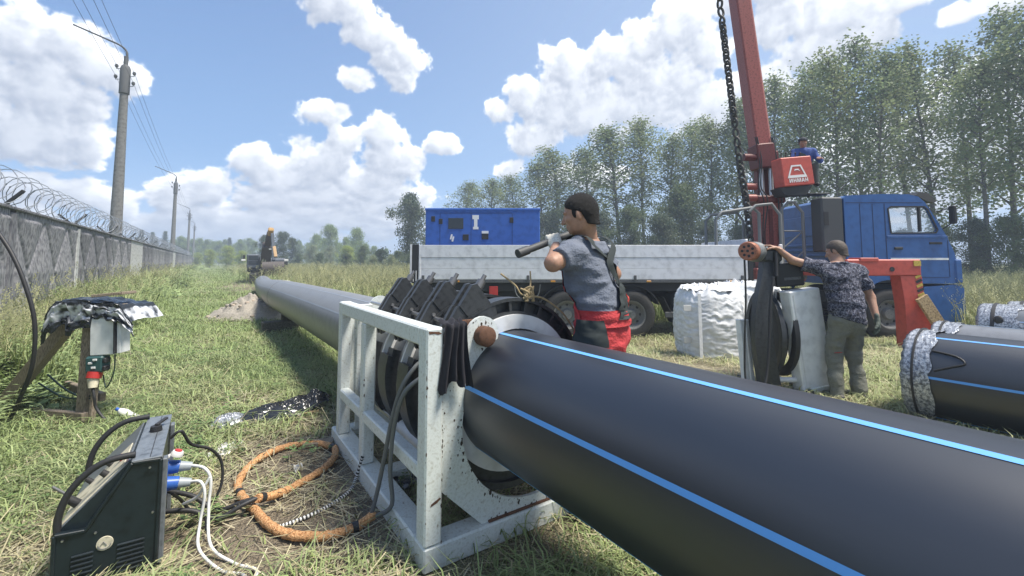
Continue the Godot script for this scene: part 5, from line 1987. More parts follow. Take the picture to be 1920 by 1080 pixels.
func make_second_man() -> void:
	# back to the camera, left hand up on the motor
	var base := Vector3(3.66, gy(3.66, -5.0), -5.0)
	var o := person("man in dark camouflage shirt and grey trousers leaning on the pipe facing tool", base)
	var fw := Vector3(-0.12, 0, -0.99).normalized()
	var rt := fw.cross(Vector3.UP)
	var hp := Vector3(0.02, 0.92, 0.02)
	var ch := Vector3(0.015, 1.28, -0.03)
	var nk := Vector3(0.01, 1.475, -0.07)
	var hd := Vector3(0.04, 1.625, -0.125)
	var sl := Vector3(-0.205, 1.435, -0.07)
	var sr := Vector3(0.225, 1.385, -0.05)
	var el := Vector3(-0.44, 1.52, -0.16)
	var wl := Vector3(-0.575, 1.655, -0.20)
	var er := Vector3(0.325, 1.11, -0.02)
	var wr := Vector3(0.285, 0.885, 0.10)
	var torso := func(G: Field, g: float) -> void:
		G.bone(hp, hp + Vector3(0, 0.14, 0), 0.152 + g, 0.148 + g, 0.05, fw, 0.72)
		G.bone(hp + Vector3(0, 0.14, 0), ch, 0.148 + g, 0.172 + g, 0.05, fw, 0.70)
		G.bone(ch, nk + Vector3(0, -0.12, 0.01), 0.172 + g, 0.160 + g, 0.05, fw, 0.64)
		G.bone(sl, sr, 0.072 + g, 0.072 + g, 0.06)
		G.bone(nk + Vector3(0, -0.06, 0), nk, 0.08 + g, 0.064 + g, 0.05)
	var F := Field.new(Vector3(-0.7, -0.02, -0.45), Vector3(0.5, 1.72, 0.4), 0.017)
	torso.call(F, -0.012)
	for s in [[sl, el, wl], [sr, er, wr]]:
		F.bone(s[0], s[1], 0.056, 0.045, 0.03)
		F.bone(s[1], s[2], 0.046, 0.031, 0.02)
	var legs := [[Vector3(-0.075, 0.88, 0.02), Vector3(-0.105, 0.49, -0.03), Vector3(-0.145, 0.085, 0.05)], [Vector3(0.11, 0.88, 0.02), Vector3(0.125, 0.48, -0.05), Vector3(0.115, 0.085, 0.03)]]
	for q in legs:
		F.bone(q[0], q[1], 0.085, 0.056, 0.04)
		F.bone(q[1], q[2], 0.055, 0.038, 0.03)
		F.bone(q[2] + Vector3(0, -0.04, 0), q[2] + fw * 0.16 + Vector3(0, -0.05, 0), 0.034, 0.03, 0.02)
	var mb := MB.new()
	F.surface(mb)
	var look := Vector3(-0.62, -0.28, -0.72)
	head_into(mb, hd, look, Vector3(0.10, 1, -0.05), nk)
	hand_into(mb, wl, Vector3(-0.75, 0.35, -0.35), Vector3(-0.35, -0.8, -0.2), 0.40, 1.0, 1.05)
	obj("body", mb, M.skin, o)
	mb = MB.new()
	eyes_into(mb, hd, look, Vector3(0.10, 1, -0.05))
	obj("eyes", mb, M.rubber, o)
	mb = MB.new()
	hair_into(mb, hd, look, Vector3(0.10, 1, -0.05), 0.006)
	obj("hair", mb, M.hair_short, o)
	F = Field.new(Vector3(-0.55, 0.70, -0.4), Vector3(0.5, 1.62, 0.35), 0.013)
	F.bone(Vector3(0.02, 0.86, 0.03), hp + Vector3(0, 0.14, 0), 0.184, 0.170, 0.05, fw, 0.80)
	torso.call(F, 0.014)
	F.bone(sl, sl.lerp(el, 0.66), 0.082, 0.086, 0.03)
	F.bone(sr, sr.lerp(er, 0.72), 0.082, 0.090, 0.03)
	F.rumple(fold_noise(12, 4.5), 0.022, Vector3(1.0, 1.8, 1.0))
	F.cut(sl.lerp(el, 0.60), (el - sl).normalized(), 0.15)
	F.cut(sr.lerp(er, 0.68), (er - sr).normalized(), 0.15)
	F.cut(nk + Vector3(0, 0.012, 0), Vector3(0, 1, -0.2).normalized(), 0.13)
	F.cut(Vector3(0.02, 0.855, 0.03), Vector3(-0.28, -1, 0).normalized(), 0.5)
	mb = MB.new()
	F.surface(mb)
	obj("camouflage_shirt", mb, M.camo, o)
	F = Field.new(Vector3(-0.4, -0.02, -0.35), Vector3(0.42, 1.1, 0.35), 0.013)
	F.bone(hp + Vector3(0, -0.04, 0), hp + Vector3(0, 0.06, 0), 0.172, 0.160, 0.05, fw, 0.76)
	for q in legs:
		F.bone(q[0], q[1], 0.098, 0.078, 0.05)
		F.bone(q[1], q[2] + Vector3(0, -0.03, 0), 0.076, 0.070, 0.04)
	F.rumple(fold_noise(14, 4.0), 0.022, Vector3(1.0, 1.5, 1.0))
	F.cut(hp + Vector3(0, 0.08, 0), Vector3.UP, 0.4)
	for q in legs:
		F.cut(q[2] + Vector3(0, -0.035, 0), Vector3.DOWN, 0.14)
	mb = MB.new()
	F.surface(mb)
	var tr := obj("trousers", mb, M.trousers, o)
	mb = MB.new()
	mb.box(Vector3(-0.115, 0.52, 0.052), Vector3(0.085, 0.007, 0.006), 0.002, Basis(Vector3.BACK, 0.06))
	obj("red_trim", mb, M.red_paint, tr)
	for q in legs:
		mb = MB.new()
		F = Field.new(q[2] - Vector3.ONE * 0.30, q[2] + Vector3.ONE * 0.30, 0.013)
		F.bone(q[2] + Vector3(0, -0.035, 0) - fw * 0.05, q[2] + fw * 0.17 + Vector3(0, -0.045, 0), 0.042, 0.036, 0.02)
		F.cut(q[2] + Vector3(0, -0.078, 0), Vector3.DOWN, 0.4)
		F.surface(mb)
		obj("shoe", mb, M.rubber, o)
	mb = MB.new()
	hand_into(mb, wr, Vector3(-0.05, -1.0, 0.15), Vector3(-0.9, -0.05, -0.35), 0.35, -1.0, 1.3)
	obj("glove", mb, M.glove_grey, o)


func make_operator(at: Vector3) -> void:
	# sits on the crane's seat, facing the camera, hands on the levers
	var o := person("crane operator in blue jacket and cap sitting high at the red crane box", at)
	var fw := Vector3(-0.35, 0, 0.94).normalized()
	var rt := fw.cross(Vector3.UP)
	var hp := Vector3(0, 0.09, 0)
	var ch := Vector3(0, 0.42, 0.02)
	var nk := Vector3(0, 0.60, 0.05)
	var hd := Vector3(-0.02, 0.76, 0.09)
	var sl := nk - rt * 0.19 + Vector3(0, -0.07, 0)
	var sr := nk + rt * 0.19 + Vector3(0, -0.07, 0)
	var arms := [[sl, sl + Vector3(0.10, -0.24, 0.10), sl + Vector3(-0.10, -0.24, 0.36)], [sr, sr + Vector3(-0.12, -0.24, 0.12), sr + Vector3(-0.02, -0.22, 0.38)]]
	var legs := []
	for s in [-1.0, 1.0]:
		var hip: Vector3 = hp + rt * 0.09 * s
		var kn: Vector3 = hip + fw * 0.42 + Vector3(0, 0.02, 0) - rt * 0.06 * -s
		legs.append([hip, kn, kn + Vector3(0, -0.42, 0) + fw * 0.03])
	var F := Field.new(Vector3(-0.6, -0.5, -0.3), Vector3(0.6, 0.75, 0.75), 0.024)
	var torso := func(G: Field, g: float) -> void:
		G.bone(hp, ch, 0.16 + g, 0.18 + g, 0.05, fw, 0.72)
		G.bone(ch, nk + Vector3(0, -0.12, 0), 0.18 + g, 0.17 + g, 0.05, fw, 0.66)
		G.bone(sl, sr, 0.07 + g, 0.07 + g, 0.06)
		G.bone(nk + Vector3(0, -0.06, 0), nk, 0.08 + g, 0.064 + g, 0.05)
	torso.call(F, -0.01)
	for q in arms:
		F.bone(q[0], q[1], 0.055, 0.045, 0.03)
		F.bone(q[1], q[2], 0.045, 0.032, 0.02)
	for q in legs:
		F.bone(q[0], q[1], 0.085, 0.058, 0.03)
		F.bone(q[1], q[2], 0.056, 0.038, 0.03)
	var mb := MB.new()
	F.surface(mb)
	var look := Vector3(-0.45, -0.25, 0.85)
	head_into(mb, hd, look, Vector3.UP, nk)
	for q in arms:
		hand_into(mb, q[2], (q[2] - q[1]), Vector3.DOWN, 0.5, 1.0 if q == arms[0] else -1.0, 1.05)
	obj("body", mb, M.skin, o)
	mb = MB.new()
	hair_into(mb, hd, look, Vector3.UP, 0.010)
	obj("hair", mb, M.hair, o)
	mb = MB.new()
	mb.ball(hd + Vector3(0, 0.055, -0.01), Vector3(0.094, 0.072, 0.108), 16)
	mb.ball(hd + Vector3(0, 0.06, 0.0) + look.normalized() * 0.115, Vector3(0.07, 0.010, 0.055), 12)
	obj("cap", mb, M.cap, o)
	F = Field.new(Vector3(-0.6, -0.1, -0.3), Vector3(0.6, 0.7, 0.75), 0.02)
	torso.call(F, 0.018)
	for q in arms:
		F.bone(q[0], q[1], 0.078, 0.066, 0.03)
		F.bone(q[1], q[1].lerp(q[2], 0.85), 0.066, 0.052, 0.02)
	F.rumple(fold_noise(22, 4.5), 0.02)
	F.cut(nk + Vector3(0, 0.02, 0), Vector3.UP, 0.13)
	mb = MB.new()
	F.surface(mb)
	obj("jacket", mb, M.jacket_blue, o)
	F = Field.new(Vector3(-0.35, 0.05, -0.3), Vector3(0.35, 0.62, 0.4), 0.02)
	F.bone(hp + Vector3(0, 0.06, 0), ch, 0.184, 0.202, 0.05, fw, 0.76)
	F.bone(ch, nk + Vector3(0, -0.16, 0), 0.202, 0.13, 0.05, fw, 0.80)
	mb = MB.new()
	F.surface(mb)
	obj("vest", mb, M.vest, o)
	F = Field.new(Vector3(-0.5, -0.5, -0.3), Vector3(0.5, 0.3, 0.75), 0.022)
	for q in legs:
		F.bone(q[0], q[1], 0.11, 0.085, 0.05)
		F.bone(q[1], q[2], 0.082, 0.07, 0.04)
	mb = MB.new()
	F.surface(mb)
	obj("trousers", mb, M.vest, o)
	for q in legs:
		mb = MB.new()
		mb.ball(q[2] + fw * 0.07 + Vector3(0, -0.04, 0), Vector3(0.055, 0.05, 0.13), 12, Basis(Vector3.UP, atan2(fw.x, fw.z)))
		obj("boot", mb, M.rubber, o)


# ---------------------------------------------------------------- truck with crane, generator, outrigger
func holed(outer: PackedVector2Array, hole: PackedVector2Array) -> Array:
	# the outline without the hole, as two pieces that meet at the hole's middle
	var x := 0.0
	for p in hole:
		x += p.x / hole.size()
	var out := []
	for s in [-1.0, 1.0]:
		var half := PackedVector2Array([Vector2(x, -99), Vector2(x + s * 99, -99), Vector2(x + s * 99, 99), Vector2(x, 99)])
		for q in Geometry2D.intersect_polygons(outer, half):
			for w in Geometry2D.clip_polygons(q, hole):
				out.append(w)
	return out


func make_wheel(t: Node3D, at: Vector3, out_z: float, r: float) -> void:
	# axle along z; out_z is +1 on the side that faces the camera
	var w := Node3D.new()
	w.name = "wheel"
	w.position = at
	t.add_child(w, true)
	var b := Transform3D(Basis(Vector3.RIGHT, PI / 2 * out_z), Vector3.ZERO)
	var mb := MB.new()
	mb.lathe(PackedVector2Array([Vector2(r * 0.56, 0.0), Vector2(r * 0.60, 0.03), Vector2(r * 0.80, 0.045), Vector2(r * 0.93, 0.02), Vector2(r * 0.985, -0.03), Vector2(r, -0.05), Vector2(r, -0.25), Vector2(r * 0.97, -0.29), Vector2(r * 0.6, -0.30)]), 44, b)
	obj("tyre", mb, M.tyre, w)
	mb = MB.new()
	mb.lathe(PackedVector2Array([Vector2(0, -0.02), Vector2(0.10, -0.02), Vector2(0.12, -0.05), Vector2(0.13, -0.09), Vector2(r * 0.42, -0.10), Vector2(r * 0.50, -0.05), Vector2(r * 0.53, 0.012), Vector2(r * 0.575, 0.022), Vector2(r * 0.58, -0.02)]), 36, b)
	obj("rim", mb, M.rim_grey, w)
	mb = MB.new()
	mb.lathe(PackedVector2Array([Vector2(0, 0.004), Vector2(0.03, 0.0), Vector2(0.033, -0.01)]), 12, Transform3D(b.basis, Vector3.ZERO))
	var hole := mb.mesh()
	for k in 8:
		var a := TAU * k / 8.0
		obj("vent_hole", hole, M.rubber, w, Vector3(cos(a) * r * 0.40, sin(a) * r * 0.40, -0.092 * out_z))


func make_truck() -> void:
	var base := Vector3(3.0, gy(3.0, -11.0), -11.1)
	var G := base.y
	var o := thing("crane_truck", "blue cab truck with long grey drop-side bed and red loader crane", "truck", base)
	var nb := func() -> MB:
		var m := MB.new()
		m.xf.origin = -base
		return m
	var sp := func(called: String, m: Material, lo: Vector3, hi: Vector3, bev := 0.008, par: Node3D = o) -> MeshInstance3D:
		var mb: MB = nb.call()
		mb.span(lo, hi, bev)
		return obj(called, mb, m, par)
	var zn := -9.9
	var zf := -12.35
	# frame and underside
	for z in [-10.75, -11.5]:
		sp.call("chassis_rail", M.frame_black, Vector3(-2.0, 0.55, z - 0.05), Vector3(9.2, 0.82, z + 0.05))
	sp.call("subframe", M.frame_black, Vector3(-2.2, 0.84, -12.2), Vector3(5.2, 1.03, -10.05))
	sp.call("bed_rail", M.frame_grey, Vector3(-2.24, 1.035, zn - 0.10), Vector3(5.2, 1.10, zn + 0.02))
	sp.call("bed_floor", M.frame_grey, Vector3(-2.2, 1.05, zf + 0.06), Vector3(5.2, 1.10, zn - 0.105))
	sp.call("fuel_tank", M.frame_black, Vector3(3.55, 0.25, -10.5), Vector3(4.9, 0.80, -10.0), 0.05)
	sp.call("tool_locker", M.frame_black, Vector3(-1.9, 0.35, -10.5), Vector3(-0.7, 0.80, -10.1), 0.03)
	sp.call("rear_light", M.red_paint, Vector3(-0.50, 0.72, zn - 0.03), Vector3(-0.31, 0.96, zn + 0.01))
	sp.call("underrun_bar", M.frame_grey, Vector3(3.35, 0.28, zn - 0.03), Vector3(6.2, 0.40, zn + 0.0))
	for q in [[0.05, 1.9], [1.95, 3.30]]:
		var mb: MB = nb.call()
		mb.bar(Vector3(q[1] + 0.02, 0.72, -10.15), Vector3(q[1] + 0.30, 0.14, -10.15), 0.5, 0.02, 0.004)
		obj("mud_flap", mb, M.rubber, o)
	var brk: MB = nb.call()
	brk.tube(smooth(PackedVector3Array([Vector3(0.05, 1.0, zn + 0.02), Vector3(0.10, 0.78, zn + 0.03), Vector3(0.25, 0.68, zn + 0.02), Vector3(0.55, 0.74, zn), Vector3(0.62, 1.0, zn)])), 0.012, 6)
	obj("air_hose", brk, M.rubber_grey, o)
	# bed sides of stacked aluminium boards
	var top := 1.865
	for side in [[zn, "near_side"], [zf, "far_side"]]:
		var s := sp.call("bed_side", M.alu, Vector3(-2.03, 1.105, side[0] - 0.012), Vector3(5.17, top - 0.01, side[0] + 0.004), 0.0) as MeshInstance3D
		for k in 3:
			var y0: float = [1.112, 1.345, 1.592][k]
			sp.call("board", M.alu, Vector3(-2.02, y0, side[0] - 0.02), Vector3(5.16, [1.342, 1.586, 1.862][k], side[0] + 0.022 + (0.010 if k == 2 else 0.0)), 0.004, s)
		for x in [-2.03, 5.15]:
			sp.call("edge_strip", M.alu, Vector3(x - 0.02, 1.105, side[0] - 0.024), Vector3(x + 0.025, top, side[0] + 0.034), 0.005, s)
	for x in [-2.20, 5.2]:
		for z in [zn, zf]:
			var p := sp.call("corner_post", M.frame_black, Vector3(x - 0.0, 1.03, z - 0.05), Vector3(x + 0.14 if x < 0.0 else x + 0.10, top + 0.01, z + 0.03), 0.006) as MeshInstance3D
			if x < 0.0:
				sp.call("bright_edge", M.alu, Vector3(x - 0.045, 1.03, z - 0.05), Vector3(x - 0.003, top + 0.01, z + 0.03), 0.004, p)
				for k in 2:
					sp.call("latch_bar", M.alu, Vector3(x + 0.03 + k * 0.06, 1.06, z + 0.031), Vector3(x + 0.045 + k * 0.06, 1.30, z + 0.045), 0.003, p)
	sp.call("tail_board", M.alu, Vector3(-2.22, 1.11, zf + 0.06), Vector3(-2.17, top, zn - 0.06))
	sp.call("head_board", M.alu, Vector3(5.19, 1.11, zf + 0.06), Vector3(5.25, 2.0, zn - 0.06))
	for x in [-1.2, 0.9, 3.0, 4.8]:
		sp.call("marker_lamp", M.marker, Vector3(x - 0.05, 1.05, zn + 0.021), Vector3(x + 0.05, 1.085, zn + 0.04), 0.006)
	for x in [-1.95, 0.35, 2.7, 5.05]:
		sp.call("hinge", M.frame_grey, Vector3(x - 0.03, 1.09, zn + 0.024), Vector3(x + 0.03, 1.20, zn + 0.045), 0.006)
	for x in [1.22, 2.62]:
		var mg: MB = nb.call()
		var pg := arc(Vector2(x, 0.335), 0.66, 20, 160, 14)
		pg.append_array(arc(Vector2(x, 0.335), 0.64, 160, 20, 14))
		mg.prism(pg, zn - 0.40, zn - 0.02)
		obj("mudguard", mg, M.frame_black, o)
	# wheels
	for x in [1.22, 2.62]:
		make_wheel(o, Vector3(x, 0.335, zn - 0.03) - base, 1.0, 0.54)
		make_wheel(o, Vector3(x, 0.335, zf + 0.03) - base, -1.0, 0.54)
	make_wheel(o, Vector3(8.30, 0.345, zn - 0.03) - base, 1.0, 0.55)
	make_wheel(o, Vector3(8.30, 0.345, zf + 0.03) - base, -1.0, 0.55)
	sp.call("axle", M.frame_black, Vector3(1.14, 0.25, zf + 0.3), Vector3(1.30, 0.41, zn - 0.3))
	sp.call("axle", M.frame_black, Vector3(2.54, 0.25, zf + 0.3), Vector3(2.70, 0.41, zn - 0.3))
	sp.call("axle", M.frame_black, Vector3(8.22, 0.26, zf + 0.3), Vector3(8.38, 0.42, zn - 0.3))
	# cab
	var cab := Node3D.new()
	cab.name = "cab"
	o.add_child(cab)
	var prof := PackedVector2Array([Vector2(7.36, 0.98), Vector2(7.36, 2.90), Vector2(7.42, 2.965), Vector2(8.2, 3.0), Vector2(8.82, 2.99), Vector2(9.02, 2.94), Vector2(9.16, 2.82), Vector2(9.40, 2.42), Vector2(9.60, 2.05), Vector2(9.74, 1.70), Vector2(9.80, 1.42), Vector2(9.82, 1.02), Vector2(9.0, 1.02)])
	var arch := arc(Vector2(8.30, 0.40), 0.70, 62, 150, 10)
	var outline := prof.duplicate()
	outline.append_array(arch)
	outline.append(Vector2(7.5, 0.98))
	var win := PackedVector2Array([Vector2(8.385, 2.14), Vector2(8.345, 2.66), Vector2(8.40, 2.70), Vector2(9.13, 2.70), Vector2(9.20, 2.64), Vector2(9.385, 2.20), Vector2(9.35, 2.15)])
	for z in [zn, zf]:
		var mb: MB = nb.call()
		for q in holed(outline, win):
			mb.prism(q, z - 0.025, z + 0.025)
		var wall := obj("side_wall", mb, M.cab_blue, cab)
		mb = nb.call()
		mb.prism(win, z - 0.004, z + 0.002)
		obj("side_window", mb, M.glass, cab)
		mb = nb.call()
		for q in holed(Geometry2D.offset_polygon(win, 0.03)[0], win):
			mb.prism(q, z + (0.026 if z > -11.0 else -0.036), z + (0.036 if z > -11.0 else -0.026))
		obj("window_seal", mb, M.rubber, cab)
		sp.call("window_post", M.frame_black, Vector3(9.00, 2.16, z - 0.02), Vector3(9.05, 2.70, z + 0.035), 0.004, cab)
		var zo: float = z + 0.027 if z > -11.0 else z - 0.027
		for x in [[8.245, 8.262], [7.98, 7.992], [7.70, 7.712]]:
			sp.call("panel_seam", M.cab_dark, Vector3(x[0], 1.18, zo - 0.003), Vector3(x[1], 2.78, zo + 0.003), 0.0, wall)
		sp.call("door_edge", M.cab_dark, Vector3(9.60, 1.16, zo - 0.003), Vector3(9.612, 1.98, zo + 0.003), 0.0, wall)
		sp.call("door_edge", M.cab_dark, Vector3(8.27, 1.15, zo - 0.003), Vector3(9.59, 1.162, zo + 0.003), 0.0, wall)
		sp.call("roof_seam", M.cab_dark, Vector3(7.40, 2.80, zo - 0.003), Vector3(9.10, 2.812, zo + 0.003), 0.0, wall)
		sp.call("belt_line", M.cab_blue, Vector3(8.28, 2.02, zo - 0.002), Vector3(9.60, 2.07, zo + 0.014), 0.006, wall)
		sp.call("white_stripe", M.paint_white, Vector3(8.33, 1.535, zo - 0.003), Vector3(9.60, 1.580, zo + 0.004), 0.0, wall)
		sp.call("door_handle", M.frame_black, Vector3(8.42, 1.76, zo - 0.003), Vector3(8.60, 1.82, zo + 0.022), 0.008, wall)
		sp.call("grab_recess", M.frame_black, Vector3(9.2, 1.88, zo - 0.003), Vector3(9.48, 1.93, zo + 0.012), 0.004, wall)
	var skin := func(called: String, i0: int, i1: int, m: Material) -> MeshInstance3D:
		var mb: MB = nb.call()
		var rows := []
		for k in range(i0, i1 + 1):
			rows.append(PackedVector3Array([Vector3(prof[k].x, prof[k].y, zn - 0.024), Vector3(prof[k].x, prof[k].y, -10.6), Vector3(prof[k].x, prof[k].y, -11.65), Vector3(prof[k].x, prof[k].y, zf + 0.024)]))
		mb.grid(rows)
		return obj(called, mb, m, cab)
	var rear := skin.call("rear_wall", 0, 1, M.cab_blue) as MeshInstance3D
	skin.call("roof", 1, 6, M.cab_blue)
	skin.call("windscreen", 6, 8, M.glass)
	skin.call("front", 8, 11, M.cab_blue)
	sp.call("cab_floor", M.frame_black, Vector3(7.4, 1.03, zf + 0.05), Vector3(9.75, 1.10, zn - 0.05), 0.0, cab)
	for z in [-10.55, -11.7]:
		sp.call("seat", M.frame_black, Vector3(8.15, 1.1, z - 0.25), Vector3(8.65, 1.55, z + 0.25), 0.05, cab)
		sp.call("seat", M.frame_black, Vector3(8.05, 1.5, z - 0.23), Vector3(8.22, 2.25, z + 0.23), 0.05, cab)
	sp.call("dashboard", M.frame_black, Vector3(9.15, 1.5, zf + 0.1), Vector3(9.62, 2.02, zn - 0.1), 0.05, cab)
	for k in 6:
		sp.call("louvre", M.cab_blue, Vector3(7.30, 1.24 + k * 0.125, zf + 0.2), Vector3(7.37, 1.305 + k * 0.125, zn - 0.55), 0.02, rear)
	sp.call("rear_hatch", M.cab_blue, Vector3(7.325, 2.12, zf + 0.25), Vector3(7.37, 2.62, zn - 0.9), 0.02, rear)
	sp.call("air_intake", M.duct_grey, Vector3(6.86, 1.72, -10.25), Vector3(7.34, 2.93, zn + 0.03), 0.03)
	sp.call("intake_mesh", M.frame_black, Vector3(6.90, 2.3, zn + 0.032), Vector3(7.0, 2.6, zn + 0.04), 0.0)
	var mb: MB = nb.call()
	mb.prism(PackedVector2Array([Vector2(8.98, 2.97), Vector2(9.05, 3.05), Vector2(9.25, 3.02), Vector2(9.44, 2.84), Vector2(9.36, 2.80), Vector2(9.18, 2.86)]), zf + 0.05, zn + 0.02)
	obj("sun_visor", mb, M.visor, cab)
	for z in [zn + 0.17, zf - 0.17]:
		mb = nb.call()
		mb.span(Vector3(9.58, 2.32, z - 0.07), Vector3(9.66, 2.72, z + 0.07), 0.02)
		mb.rod(Vector3(9.62, 2.68, z), Vector3(9.44, 2.6, z - signf(z + 11.0) * 0.2), 0.012)
		mb.rod(Vector3(9.62, 2.36, z), Vector3(9.54, 2.2, z - signf(z + 11.0) * 0.2), 0.012)
		obj("mirror", mb, M.frame_black, cab)
	mb = nb.call()
	mb.prism(PackedVector2Array([Vector2(9.02, 0.95), Vector2(9.84, 1.0), Vector2(9.90, 0.9), Vector2(9.90, 0.34), Vector2(9.80, 0.20), Vector2(9.10, 0.16), Vector2(8.96, 0.55)]), zf + 0.02, zn + 0.03)
	obj("bumper", mb, M.cab_blue, cab)
	sp.call("corner_lamp", M.cab_blue, Vector3(9.72, 1.03, zn - 0.05), Vector3(9.88, 1.55, zn + 0.05), 0.03, cab)
	sp.call("head_lamp", M.alu, Vector3(9.80, 0.72, zn - 0.5), Vector3(9.915, 0.9, zn - 0.1), 0.02, cab)
	sp.call("step", M.frame_black, Vector3(7.42, 0.42, zn - 0.3), Vector3(7.62, 0.95, zn + 0.0), 0.02, cab)
	# the crane
	var c := Node3D.new()
	c.name = "loader_crane"
	o.add_child(c)
	sp.call("crane_base", M.crane_red, Vector3(5.60, 1.05, -11.4), Vector3(6.75, 1.35, -10.3), 0.03, c)
	sp.call("column", M.crane_red, Vector3(5.93, 1.35, -11.08), Vector3(6.45, 2.98, -10.66), 0.03, c)
	sp.call("column_slot", M.crane_dark, Vector3(6.13, 1.9, -10.665), Vector3(6.23, 2.75, -10.645), 0.005, c)
	sp.call("slew_housing", M.crane_dark, Vector3(5.85, 2.90, -11.12), Vector3(6.55, 3.08, -10.62), 0.03, c)
	for q in [Vector3(5.72, 3.02, -10.65), Vector3(5.76, 3.30, -10.7)]:
		mb = nb.call()
		mb.rod(q - Vector3(0.12, 0, 0), q + Vector3(0.12, 0, 0), 0.085, -1.0, 16)
		obj("motor", mb, M.crane_red, c)
	for x in [6.05, 6.27]:
		mb = nb.call()
		mb.rod(Vector3(x, 3.06, -10.74), Vector3(x, 3.98, -10.74), 0.052, -1.0, 18)
		obj("piston_rod", mb, M.chrome, c)
	sp.call("back_link", M.crane_dark, Vector3(6.40, 3.05, -11.0), Vector3(6.50, 4.2, -10.76), 0.02, c)
	sp.call("mast", M.crane_dark, Vector3(6.02, 3.06, -11.05), Vector3(6.38, 4.1, -10.86), 0.02, c)
	mb = nb.call()
	mb.bar(Vector3(6.14, 3.92, -10.86), Vector3(5.56, 9.8, -10.86), 0.40, 0.36, 0.03, Vector3(1, 0.1, 0))
	var boom := obj("boom", mb, M.crane_red, c)
	mb = nb.call()
	mb.bar(Vector3(6.34, 4.0, -10.80), Vector3(5.76, 9.8, -10.80), 0.16, 0.04, 0.012, Vector3(1, 0.1, 0))
	obj("boom_pale_edge", mb, M.crane_pink, boom)  # pale pink strip along the right edge of the boom
	mb = nb.call()
	mb.bar(Vector3(6.16, 3.75, -10.84), Vector3(6.10, 4.35, -10.84), 0.46, 0.44, 0.03, Vector3(1, 0.1, 0))
	obj("boom_collar", mb, M.crane_dark, boom)
	mb = nb.call()
	mb.rod(Vector3(5.62, 4.02, -10.72), Vector3(5.9, 4.02, -10.72), 0.09)
	obj("pin_boss", mb, M.crane_dark, boom)
	for q in [[5.98, -10.63, 0.0], [6.02, -10.62, 0.05], [6.36, -10.63, -0.03], [6.40, -10.64, 0.02]]:
		mb = nb.call()
		mb.tube(smooth(PackedVector3Array([Vector3(q[0], 1.4, q[1]), Vector3(q[0] - 0.03, 2.2, q[1] + 0.03), Vector3(q[0] + q[2], 2.95, q[1] + 0.06), Vector3(q[0] - 0.08, 3.3, q[1] + 0.02), Vector3(q[0] - 0.03, 3.9, q[1] + 0.01), Vector3(q[0] - 0.10, 4.5, q[1] - 0.02)])), 0.014, 6)
		obj("crane_hose", mb, M.rubber, c)
	for k in 6:
		mb = nb.call()
		mb.rod(Vector3(5.97 + (k % 2) * 0.44, 1.5 + k / 2 * 0.55, -10.655), Vector3(5.97 + (k % 2) * 0.44, 1.5 + k / 2 * 0.55, -10.64), 0.022, -1.0, 6)
		obj("bolt_head", mb, M.crane_dark, c)
	# the red control box and the seat
	var bx := Basis(Vector3.BACK, 0.10) * Basis(Vector3.UP, 0.10)
	mb = nb.call()
	mb.box(Vector3(6.47, 3.55, -10.22), Vector3(0.76, 0.66, 0.34), 0.02, bx)
	var box := obj("control_box", mb, M.crane_bright, c)
	# emblem: a hollow trapezium with a peak, over a word too worn to read
	var em: MB = nb.call()
	em.xf = em.xf * Transform3D(bx, Vector3(6.47, 3.55, -10.22)) * Transform3D(Basis(), Vector3(-0.02, -0.02, 0.172))
	var ot := PackedVector2Array([Vector2(-0.25, -0.13), Vector2(-0.13, 0.16), Vector2(0.11, 0.16), Vector2(0.23, -0.13)])
	var it := PackedVector2Array([Vector2(-0.19, -0.07), Vector2(-0.105, 0.125), Vector2(0.085, 0.125), Vector2(0.17, -0.07)])
	for q in holed(ot, it):
		em.prism(q, -0.001, 0.004)
	obj("emblem_frame", em, M.white_print, box)
	em = nb.call()
	em.xf = em.xf * Transform3D(bx, Vector3(6.47, 3.55, -10.22)) * Transform3D(Basis(), Vector3(-0.02, -0.02, 0.172))
	em.prism(PackedVector2Array([Vector2(-0.07, 0.03), Vector2(-0.05, 0.07), Vector2(0.04, 0.07), Vector2(0.07, 0.01), Vector2(0.03, 0.04), Vector2(-0.03, 0.04)]), -0.001, 0.004)
	obj("emblem_peak", em, M.white_print, box)
	var word := TextMesh.new()
	var sf := SystemFont.new()
	sf.font_names = PackedStringArray(["Droid Sans"])
	sf.font_weight = 700
	word.font = sf
	word.text = "ИНМАН"
	word.font_size = 24
	word.pixel_size = 0.0052
	word.depth = 0.004
	var wm := obj("emblem_word", word, M.white_print, box)
	wm.transform = Transform3D(bx, Vector3(6.47, 3.55, -10.22) - base) * Transform3D(Basis(), Vector3(-0.01, -0.21, 0.174))
	mb = nb.call()
	mb.prism(PackedVector2Array([Vector2(6.10, 3.18), Vector2(6.84, 3.24), Vector2(6.70, 3.02), Vector2(6.20, 3.0)]), -10.5, -10.1)
	obj("box_bottom", mb, M.frame_black, c)
	for k in 5:
		mb = nb.call()
		mb.rod(Vector3(6.25 + k * 0.11, 3.86, -10.28), Vector3(6.24 + k * 0.11, 4.0, -10.24), 0.009)
		mb.ball(Vector3(6.24 + k * 0.11, 4.01, -10.24), Vector3.ONE * 0.02, 8)
		obj("lever", mb, M.rubber, c)
	sp.call("seat", M.frame_black, Vector3(6.84, 3.50, -11.05), Vector3(7.32, 3.62, -10.55), 0.03, c)
	sp.call("seat_back", M.frame_black, Vector3(6.84, 3.62, -11.10), Vector3(7.32, 4.0, -11.02), 0.03, c)
	mb = nb.call()
	mb.bar(Vector3(6.45, 3.2, -10.95), Vector3(7.05, 3.48, -10.85), 0.12, 0.12, 0.02)
	mb.rod(Vector3(7.08, 3.5, -10.8), Vector3(7.0, 3.02, -10.5), 0.03)
